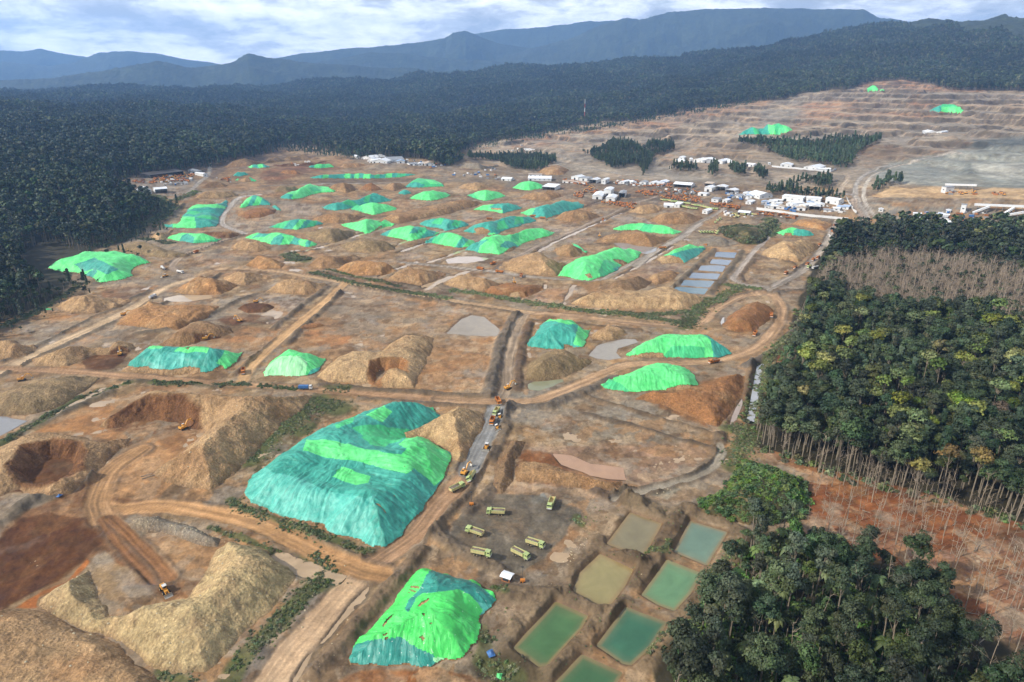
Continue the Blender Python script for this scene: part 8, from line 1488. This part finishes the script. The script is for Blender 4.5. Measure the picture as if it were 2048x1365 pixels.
put('green_full', 'loaded lime lorry facing left at the top left of the yard', DT, 'S',(528,425),(735,440), G1); put('green_full', 'loaded lime lorry facing left at the left side of the yard', DT, 'S',(285,655),(455,710), G1); put('green_full', 'loaded lime lorry facing right nearest the site hut', DT, 'S',(555,1020),(345,975), G1); put('green_full', 'loaded lime lorry facing right, lower one of the right pair', DT, 'S',(1030,990),(835,900), G1); put('green_full', 'loaded lime lorry facing right, upper one of the right pair', DT, 'S',(1220,850),(1020,780), G1); put('green_empty', 'lime lorry facing the viewer by the pale blue spoil in the yard', DT, 'S',(1290,410),(1345,270), G1)
put('green_full', 'loaded lime lorry turning off the grey track above the yard', DT, 'U',(130,1235),(20,1290), G1); put('green_empty', 'lime lorry beside the long-armed digger on the grey track', DT, 'U',(215,1200),(268,1115), G1); put('green_empty', 'lime lorry waiting behind an orange one on the grey track', DT, 'U',(465,490),(505,430), G1)
put('orange', 'orange lorry nearest the bulldozers on the grey track', DT, 'U',(425,620),(462,500), G2); put('orange', 'orange lorry turning at the crossroads', DT, 'U',(530,392),(487,310), G2); put('orange', 'orange lorry coming down to the cross track below the dome-like heap', DT, 'X',(486,756),(488,737), G2); put('orange_full', 'loaded orange lorry on the track between two bright green stockpiles', DT, 'Fz',(524,408),(576,398), G2); put('orange', 'orange lorry at the top of the loop track', DT, 'Fz',(828,192),(828,172), G2); put('orange', 'orange lorry on the inside of the loop track', DT, 'Fz',(742,275),(752,258), G2)
for lab, h_, t_ in (('left one of two orange lorries above the hedge strip',(492,765),(450,757)),('upper orange lorry on the diagonal track above the hedge strip',(560,727),(528,740)),('right one of two orange lorries above the hedge strip',(560,777),(604,783)),('orange lorry on the bank below the big green ridge',(705,812),(712,792)),('orange lorry at the foot of the pale teal heap',(540,468),(505,468)),('orange lorry beside the top teal ridge',(852,465),(818,463)),('orange lorry left of the teal ridge foot',(795,452),(762,450)),('lone orange lorry on the long diagonal track',(1180,478),(1188,462)),('orange lorry at the right end of the grey pool',(1552,640),(1520,640)),('orange lorry behind the bright green cone',(1795,625),(1758,620))): put('orange', lab, DT, 'B', h_, t_, G2)
for k,(x, y) in enumerate([(655,788),(712,758),(780,735),(815,708),(845,698),(960,520),(935,535),(985,505),(850,622)]): put('orange', 'orange lorry, number %s in the queue beside the forest corner' % ('one', 'two', 'three', 'four', 'five', 'six', 'seven', 'eight', 'nine')[k], DT, 'C',(x-10, y+6),(x+8, y-8), G2)
put('green_empty', 'lime lorry in the queue beside the forest corner, lower', DT, 'C',(780,755),(800,745), G1); put('green_empty', 'lime lorry in the queue beside the forest corner, upper', DT, 'C',(862,712),(872,700), G1); put('tank', 'white tank lorry at the end of the queue by the forest corner', 'tank lorry', 'C',(812,762),(838,756), 'white tank lorries')
put('exc_long', 'long-armed digger reaching over the grey track by the teal stockpile', 'excavator', 'U',(155,1092), None, G3, math.radians(68)); put('exc', 'yellow digger beside the crossroads', 'excavator', 'U',(612,205), None, G3, math.radians(35)); put('exc', 'yellow digger before the dark dug bank, left of the teal-skirted stockpile', 'excavator', 'D',(705,438), None, G3, math.radians(115)); put('exc', 'digger on the pale track at the stony yellow mound', 'excavator', 'D',(725,208), None, G3, math.radians(15)); put('exc', 'digger under the brown crescent mound', 'excavator', 'D',(1205,352), None, G3, math.radians(30)); put('exc', 'digger on the dark band below the wet earth disc', 'excavator', 'D',(1400,245), None, G3, math.radians(150)); put('exc', 'digger on the rim of the wet earth disc', 'excavator', 'D',(1500,140), None, G3, math.radians(10),1.2); put('exc', 'digger at the left edge below the pale track', 'excavator', 'D',(130,592), None, G3, math.radians(20)); put('exc', 'digger in the shade of the horseshoe mound', 'excavator', 'D',(1075,870), None, G3, math.radians(60)); put('exc', 'digger on the low dug red mound above the hedge', 'excavator', 'B',(668,850), None, G3, math.radians(100),2.0); put('exc', 'digger in the brown ridge hollow above the broad pale mound', 'excavator', 'B',(1168,572), None, G3, math.radians(80),1.0)
G4 = 'bulldozers on the grey track'; put('doz', 'bulldozer beside the waiting lime lorry', 'bulldozer', 'U',(528,530),(535,490), G4); put('doz', 'bulldozer beside the orange lorry, middle of three', 'bulldozer', 'U',(510,650),(505,610), G4); put('doz', 'bulldozer with a wide pale blade, nearest of three', 'bulldozer', 'U',(375,850),(392,812), G4, scale=1.15)
put('loader', 'orange wheel loader digging in the foreground pit', 'wheel loader', 'G',(985,800),(950,752), None, scale=1.0); put('loader', 'yellow wheel loader beside the tank lorries on the left track', 'wheel loader', 'A',(362,808),(400,800), None)
put('tank', 'white tank lorry at the bend, upper left one', 'tank lorry', 'A',(352,748),(386,768), 'white tank lorries'); put('tank', 'white tank lorry at the bend, right one', 'tank lorry', 'A',(496,786),(446,776), 'white tank lorries'); put('tank', 'white lorry halfway down the pale left track', 'tank lorry', 'A',(328,920),(292,938), 'white tank lorries'); put('cargo', 'white-cabbed lorry with a blue cover on the verge of the cross track', 'lorry', 'D',(1828,642),(1748,642))
put('orange', 'orange lorry by the bend of the left track', DT, 'A',(548,668),(575,658), G2)
for k, p in protos.items():
    if k not in used: print('unused', k)
# ---- small far machines: one mesh each, copied
def small(cabm, bedm, kind):
    m = MB(kind)
    if kind == 'parked_truck':
        m.box((3.2,0,2.0),(1.9,2.45,2.1), cabm, taper=.95); m.box((3.95,0,2.4),(.5,2.0, .7), GLASSM); m.box((-.9,0,2.1),(6.0,2.45,1.5), bedm); m.box((-.9,0,2.88),(5.6,2.1, .1), CHS); m.box((2.2,0,2.4),(.15,2.5,1.9), cabm); m.box((0,0, .95),(8.2, .9, .35), CHS)
        for x in (3.0,-1.6,-3.0):
            for s_ in (-1,1): m.cyl((x, s_*.8, .55),(x, s_*1.2, .55), .55, RUB,10)
    elif kind == 'parked_digger':
        m.box((0,1.2, .5),(4.2, .6, .95), BLK); m.box((0,-1.2, .5),(4.2, .6, .95), BLK); m.box((-.6,0,1.8),(3.4,2.6,1.2), cabm); m.box((.7, .8,2.4),(1.4,1.0,1.5), GLASSM); m.box((2.4,-.2,3.3),(4.0, .6, .6), cabm, ry=-.75); m.box((4.8,-.2,3.4),(3.4, .45, .5), cabm, ry=.7); m.box((5.9,-.2,1.6),(1.0,1.2,1.1), STB)
    elif kind == 'container':
        m.box((0,0,1.35),(6.1,2.45,2.6), cabm)
        for k in range(7): m.box((-2.6+k*.87,0,1.35),(.12,2.53,2.5), cabm)
        m.box((0,0,2.72),(5.9,2.3, .1), bedm)
    elif kind == 'pickup':
        m.box((0,0, .85),(5.0,1.85, .75), cabm, taper=.96); m.box((.5,0,1.5),(2.0,1.65, .65), cabm, taper=.85); m.box((.5,0,1.5),(2.06,1.5, .45), GLASSM, taper=.88); m.box((-1.55,0,1.2),(1.6,1.5, .1), CHS)
        for x in (1.6,-1.6):
            for s_ in (-1,1): m.cyl((x, s_*.7, .4),(x, s_*.98, .4), .4, RUB,10)
    return m.mesh()
SM = {'og': small(ORG, ORGB, 'parked_truck'), 'gt': small(LIME, LIMEB, 'parked_truck'), 'od': small(ORG, ORG, 'parked_digger'), 'yd': small(YEL, YEL, 'parked_digger'), 'wc': small(WHT, ROOFW, 'container'), 'gc': small(WALLG, ROOFG, 'container'), 'bc': small(BLU, ROOFB, 'container'), 'rc': small(DIRTO, ROOFD, 'container'), 'wp': small(WHT, WHT, 'pickup')}
NMS = {'og': ('parked_truck', 'lorry'), 'gt': ('parked_truck', 'lorry'), 'od': ('parked_digger', 'digger'), 'yd': ('parked_digger', 'digger'), 'wc': ('container', 'container'), 'gc': ('container', 'container'), 'bc': ('container', 'container'), 'rc': ('container', 'container'), 'wp': ('pickup', 'pickup')}
def spread_in(tg, poly, n, kinds, label, group, seed, ang=None, mind=7.5):
    rg = np.random.default_rng(seed); PZ = Z(tg, poly); W_ = unproject(PZ[:,0], PZ[:,1])[:, :2]; got = []; tries = 0
    while len(got) < n and tries < 6000:
        tries += 1; x = rg.uniform(W_[:,0].min(), W_[:,0].max()); y = rg.uniform(W_[:,1].min(), W_[:,1].max())
        if pdist(np.array([x]), np.array([y]), W_)[0] < 0 or any((x-a)**2+(y-b)**2 < mind**2 for a, b in got): continue
        got.append((x, y)); k = kinds[rg.integers(len(kinds))]; a = (ang if ang is not None else rg.choice([0.5,0.5+math.pi/2,-0.3,2.2]))+rg.normal(0, .12)
        o = obj(NMS[k][0], SM[k], loc=(x, y, float(zland(x, y))), rz=a); cn = {'og': 'orange lorry', 'gt': 'lime green lorry', 'od': 'orange digger', 'yd': 'yellow digger', 'wc': 'white container', 'gc': 'grey container', 'bc': 'blue container', 'rc': 'rust-brown container', 'wp': 'white pickup'}[k]
        tag(o, '%s %s' % (cn, label), NMS[k][1], '%s %s' % (cn.replace('lorry', 'lorries') if 'lorry' in cn else cn+'s', label)); used_in.append(o)
used_in = []
SP = [('N',[(890,415),(1080,430),(1110,470),(960,470),(880,440)],12,('og', 'og', 'od'), 'left of the green lorry rows'),('N',[(1100,470),(1500,490),(1560,545),(1400,530),(1150,500)],34,('og', 'og', 'od', 'yd', 'rc'), 'behind the green lorry rows'),('N',[(1000,420),(1250,400),(1480,410),(1540,450),(1400,470),(1100,450)],24,('og', 'od', 'gc', 'wp', 'rc', 'wc'), 'round the open canopy'),
 ('N',[(1660,560),(1780,560),(1950,590),(1950,615),(1760,590)],20,('og',), 'in the line beside the white cabin'),('N',[(230,470),(300,440),(340,470),(300,510)],8,('od', 'og'), 'by the teal ridge top'),('N',[(370,385),(470,380),(480,440),(360,450)],9,('od', 'og', 'yd'), 'left of the twin sheds'),('N',[(530,545),(650,540),(880,560),(860,610),(700,580)],22,('od', 'og', 'og'), 'before the twin sheds'),
 ('N',[(130,300),(400,355),(380,375),(130,335)],14,('og', 'rc'), 'along the short white wall'),('N',[(640,320),(900,320),(1240,345),(1240,390),(900,375),(640,355)],40,('og', 'rc', 'gc', 'wc', 'wp', 'od'), 'in the crowded strip under the terraced slope'),('N',[(1850,460),(2048,480),(2048,520),(1850,500)],12,('wp', 'wc', 'bc', 'gc'), 'below the white workshop'),
 ('Q',[(560,560),(640,530),(1120,470),(1130,510),(900,570),(700,590),(560,600)],46,('og', 'og', 'od', 'yd', 'wc'), 'in the left equipment park'),('Q',[(330,560),(470,550),(460,590),(330,585)],8,('og', 'rc'), 'at the left end of the equipment park'),('Q',[(980,540),(1120,530),(1110,570),(960,580)],10,('og', 'gc', 'wc'), 'at the right end of the equipment park'),('Q',[(740,600),(1050,590),(1040,620),(740,625)],10,('gc', 'bc', 'wc', 'wp'), 'in front of the equipment park'),('Q',[(1440,520),(1640,530),(1660,590),(1560,560)],10,('wp', 'wc', 'og'), 'by the small teal heaps'),
 ('A',[(1120,130),(1230,125),(1220,160),(1130,160)],7,('og', 'wc'), 'on the far brown terrace'),('A',[(1120,30),(1240,40),(1300,60),(1150,50)],8,('wc', 'og', 'wp'), 'on the pale hilltop pad'),('A',[(1480,100),(2000,130),(2080,160),(1900,160),(1500,120)],26,('wc', 'gc', 'wp', 'bc'), 'in the far forest-edge camp'),('B',[(300,200),(430,190),(640,215),(560,235),(330,225)],16,('wc', 'bc', 'wp', 'og', 'gc'), 'on the pale far flat'),('B',[(150,140),(250,145),(240,170),(160,165)],6,('og', 'wc'), 'left of the grey far hump'),('B',[(490,165),(590,170),(580,185),(500,182)],4,('wc', 'gc'), 'at the foot of the grey far hump'),('B',[(540,50),(760,45),(800,60),(560,68)],8,('wp', 'wc'), 'on the far pale pad'),
 ('O',[(0,720),(200,740),(260,830),(60,850),(0,800)],12,('wp', 'bc', 'wc', 'gc'), 'beside the large white warehouse'),('O',[(540,830),(760,850),(760,900),(600,930),(500,900)],16,('wc', 'wp', 'bc', 'gc', 'wc'), 'at the left of the compound'),('O',[(830,930),(960,940),(960,990),(820,980)],5,('wp', 'bc'), 'inside the compound gate'),('O',[(1400,900),(1520,910),(1660,980),(1650,1020),(1500,1000),(1380,980)],9,('wp', 'yd', 'wc'), 'beside the pale blue roofed cabins'),('O',[(430,990),(760,1020),(1000,1060),(940,1085),(600,1050),(420,1020)],14,('og', 'og', 'wp', 'rc'), 'outside the long white wall'),
 ('O',[(0,990),(110,1000),(90,1050),(0,1040)],7,('wc', 'gc', 'wc'), 'near the two-bay shelter'),('O',[(120,1020),(400,1030),(380,1070),(150,1080)],8,('gt', 'gt', 'wp'), 'round the two-bay shelter'),('P',[(850,870),(1100,850),(1700,870),(1750,960),(1400,990),(900,930)],26,('rc', 'gc', 'wc', 'yd', 'og', 'wp', 'bc'), 'in the crusher yard'),('P',[(1100,610),(1500,620),(1480,650),(1140,650)],10,('rc', 'gc', 'yd'), 'under the sandy yard gallery'),('P',[(1680,620),(1840,610),(1850,660),(1700,660)],5,('rc', 'yd'), 'at the rust-brown plant'),('C',[(900,500),(990,500),(960,560),(900,580)],6,('og', 'wp', 'rc'), 'at the forest corner')]
for k,(tg, poly, n, kd, lab) in enumerate(SP): spread_in(tg, poly, n, kd, lab, None,1200+k)
def row(tg, pts, n, kd, label, ang, step=0):
    a, b = [at(*p) for p in Z(tg, pts)]
    for k in range(n):
        p = a.lerp(b, k/max(n-1,1)); o = obj('parked_truck', SM[kd], loc=(p.x, p.y, float(zland(p.x, p.y))), rz=ang+random.uniform(-.06, .06)); tag(o, label, 'lorry', label.replace('lorry', 'lorries'))
for k,(pts, n, pos) in enumerate([([(1150,520),(1225,524)],6, 'top left'),([(1232,536),(1292,540)],5, 'second'),([(1318,544),(1345,548)],3, 'short upper'),([(1355,552),(1418,562)],5, 'upper middle'),([(1465,574),(1556,582)],7, 'upper right'),([(1336,586),(1400,598)],5, 'lower left'),([(1405,600),(1492,610)],6, 'lower middle'),([(1562,592),(1632,608)],6, 'right'),([(1645,610),(1700,614)],4, 'last right')]): row('N', pts, n, 'gt', 'lime green lorry parked in the %s row of the lorry park' % pos, math.radians(-60))
row('N',[(1540,850),(1655,852)],5, 'gt', 'pale lime lorry parked beside the shrubby hump', math.radians(-80)); row('N',[(1700,862),(1712,846)],2, 'gt', 'lime lorry parked apart beside the shrubby hump', math.radians(-85)); row('N',[(1740,712),(1690,752)],3, 'gt', 'lime lorry on the grey road above the shrubby hump', math.radians(-100)); row('O',[(130,1025),(150,1070)],2, 'gt', 'lime lorry near the long white wall end',0.2)
# ---- little things in the foreground
def pole_light(label, tg, foot, hh):
    p = at(*Z(tg,[foot])[0]); p.z = float(zland(p.x, p.y)); root = empty('floodlight', p,0, label, 'light mast', 'floodlight masts of the lorry yard'); m = MB('pole'); m.cyl((0,0,-.3),(0,0, hh), .12, CHS,8, .08); obj('pole', m.mesh(), root); m = MB('lamp_head'); m.box((0,0, hh+.2),(1.0, .4, .5), CHS); obj('lamp_head', m.mesh(), root); m = MB('generator'); m.box((0,-1.0, .7),(2.0,1.2,1.3), ORG); m.cyl((-.6,-1.65, .35),(-.6,-1.45, .35), .35, RUB,10); m.cyl((.6,-1.65, .35),(.6,-1.45, .35), .35, RUB,10); obj('generator', m.mesh(), root)
pole_light('floodlight mast with an orange generator left of the yard entrance', 'S',(330,310),6.5); pole_light('floodlight mast with an orange generator beside the site hut', 'S',(962,1262),6.5)
def cloth(label, tg, c, size, mat, name='tarpaulin', cat='tarpaulin', seed=1):
    p = at(*Z(tg,[c])[0]); p.z = float(zland(p.x, p.y)); n = 9; rg = np.random.default_rng(seed); bm = bmesh.new(); g = [[bm.verts.new(((i/n-.5)*size,(j/n-.5)*size*.7, .15+1.1*max(0,1-abs(i/n-.5)*2.2)*max(0,1-abs(j/n-.5)*2)+rg.uniform(0, .15))) for j in range(n+1)] for i in range(n+1)]
    for i in range(n):
        for j in range(n): bm.faces.new((g[i][j], g[i+1][j], g[i+1][j+1], g[i][j+1]))
    me = bpy.data.meshes.new(name); bm.to_mesh(me); bm.free(); me.materials.append(mat); tag(obj(name, me, loc=p, rz=rg.uniform(0,3)), label, cat)
cloth('crumpled blue sheet below the torn green stockpile', 'I',(1115,1130),3.6, BLU); cloth('small blue sheet beside the dark red spoil, left', 'G',(350,222),2.6, BLU, seed=2); cloth('bright green scrap of netting in the bushes at the bottom', 'I',(1165,1258),2.6, MT['L'], seed=3); cloth('green scrap of netting by the left forest edge', 'D',(282,172),4.5, MT['M'], seed=4)
def log_(label, tg, a, b):
    A = at(*Z(tg,[a])[0]); B = at(*Z(tg,[b])[0]); A.z = float(zland(A.x, A.y))+.3; B.z = float(zland(B.x, B.y))+.3; m = MB('log'); m.cyl((0,0,0), B-A, .28, M_DEAD,8, .18); tag(obj('log', m.mesh(), loc=A), label, 'log')
log_('upper bleached log beside the horseshoe mound', 'G',(825,105),(950,72)); log_('lower bleached log beside the horseshoe mound', 'G',(830,118),(930,90))
# ---- stones
def stonep(seed):
    rg = np.random.default_rng(seed); bm = bmesh.new(); bmesh.ops.create_icosphere(bm, subdivisions=1, radius=0.5); a, b, c = rg.uniform(.6,1.2,3)
    for v in bm.verts: v.co = Vector((v.co.x*a, v.co.y*b, v.co.z*c*.8))*rg.uniform(.8,1.2)
    me = bpy.data.meshes.new('stone'); bm.to_mesh(me); bm.free(); me.materials.append(STONE); return me
STONE = plain("pale_stone", alb(206,190,156),0.9, var=0.25); sc_ = bpy.data.collections.new('kind_stone')
for i in range(4): sc_.objects.link(bpy.data.objects.new('stone_%02d' % i, stonep(i)))
SZ = [('G',[(240,820),(330,740),(520,620),(560,800),(650,920),(850,860),(1080,830),(1200,680),(1340,480),(1500,510),(1740,680),(1330,1140),(1000,1240),(700,1050),(300,910)],2.0),('G',[(750,380),(930,320),(1280,460),(1200,520),(950,420)],1.5),('G',[(1000,400),(1300,500),(1480,540),(1340,480)],1.3),('D',[(580,860),(760,690),(640,800),(700,760),(600,900)],1.5),('D',[(640,940),(760,920),(740,980),(680,1010)],1.2),('I',[(1460,570),(1700,420),(1760,440),(1560,620)],1.3),('I',[(1400,730),(1520,730),(1520,760),(1400,760)],1.8),('J',[(30,560),(110,600),(100,630),(20,590)],1.0),('J',[(180,870),(240,880),(240,905),(180,895)],1.0),('D',[(1250,700),(1700,680),(1400,1000),(1100,1220),(1150,1000)],3.2),('J',[(120,170),(230,140),(290,160),(200,210)],1.4),('D',[(1560,960),(1850,760),(1740,830),(1500,1180)],2),('I',[(0,560),(300,600),(300,1240),(0,1300)],3.5),('E',[(100,560),(300,420),(700,420),(660,630),(200,600)],3.0),('G',[(0,900),(700,1100),(900,1300),(0,1300)],3.4)]
pts_ = []
for k,(tg, poly, sp_) in enumerate(SZ):
    x, y, z = zone([Z(tg, poly)], sp_,1500+k, keep=.55, clear=False); pts_.append(np.stack([x, y],1))
pts_ = np.concatenate(pts_); dg = bpy.context.evaluated_depsgraph_get()
from mathutils.bvhtree import BVHTree
trees_ = []
for o in list(S.objects):
    if o.type == 'MESH' and (o.name.startswith('earth_mound') or o.name.startswith('heap')):
        M_ = o.matrix_world if o.parent is None else Matrix.Translation(o.parent.location)
        if math.hypot(M_.translation.x, M_.translation.y) < 480 or o.location.length < 480: trees_.append((o, BVHTree.FromPolygons([v.co for v in o.data.vertices],[p.vertices for p in o.data.polygons]), M_.translation.copy() if o.parent else o.location.copy()))
zs_ = zland(pts_[:,0], pts_[:,1])
for k,(x, y) in enumerate(pts_):
    for o, bv, off in trees_:
        h_ = bv.ray_cast(Vector((x, y,300))-off, Vector((0,0,-1)))
        if h_[0] is not None: zs_[k] = max(zs_[k], h_[0].z+off.z)
n_ = len(pts_); scatter('scattered_stones', sc_, np.stack([pts_[:,0], pts_[:,1], zs_+.02],1), R(n_,1601)*6.28,0.16+1.0*R(n_,1602)**5,(R(n_,1603)*4).astype(int))
# ================================================================== the air
def haze():
    bm = bmesh.new(); bmesh.ops.create_cube(bm, size=1.0); me = bpy.data.meshes.new('haze')
    x0, x1, y0, y1, z0, z1 = -17500,17500,-17500,17500,-140,1500
    for v in bm.verts: v.co = ((x0 if v.co.x < 0 else x1),(y0 if v.co.y < 0 else y1),(z0 if v.co.z < 0 else z1))
    bm.to_mesh(me); bm.free(); m = bpy.data.materials.new('haze'); m.use_nodes = True; n = m.node_tree.nodes; l = m.node_tree.links
    for q in list(n): n.remove(q)
    out = n.new('ShaderNodeOutputMaterial'); v = n.new('ShaderNodeVolumePrincipled'); v.inputs['Color'].default_value = (0.30,0.55,1.0,1); v.inputs['Density'].default_value = HAZE_D; v.inputs['Anisotropy'].default_value = 0.25
    l.new(v.outputs[0], out.inputs['Volume']); me.materials.append(m); tag(obj('haze', me), kind='stuff')
HAZE_D = 7.0e-5
haze()
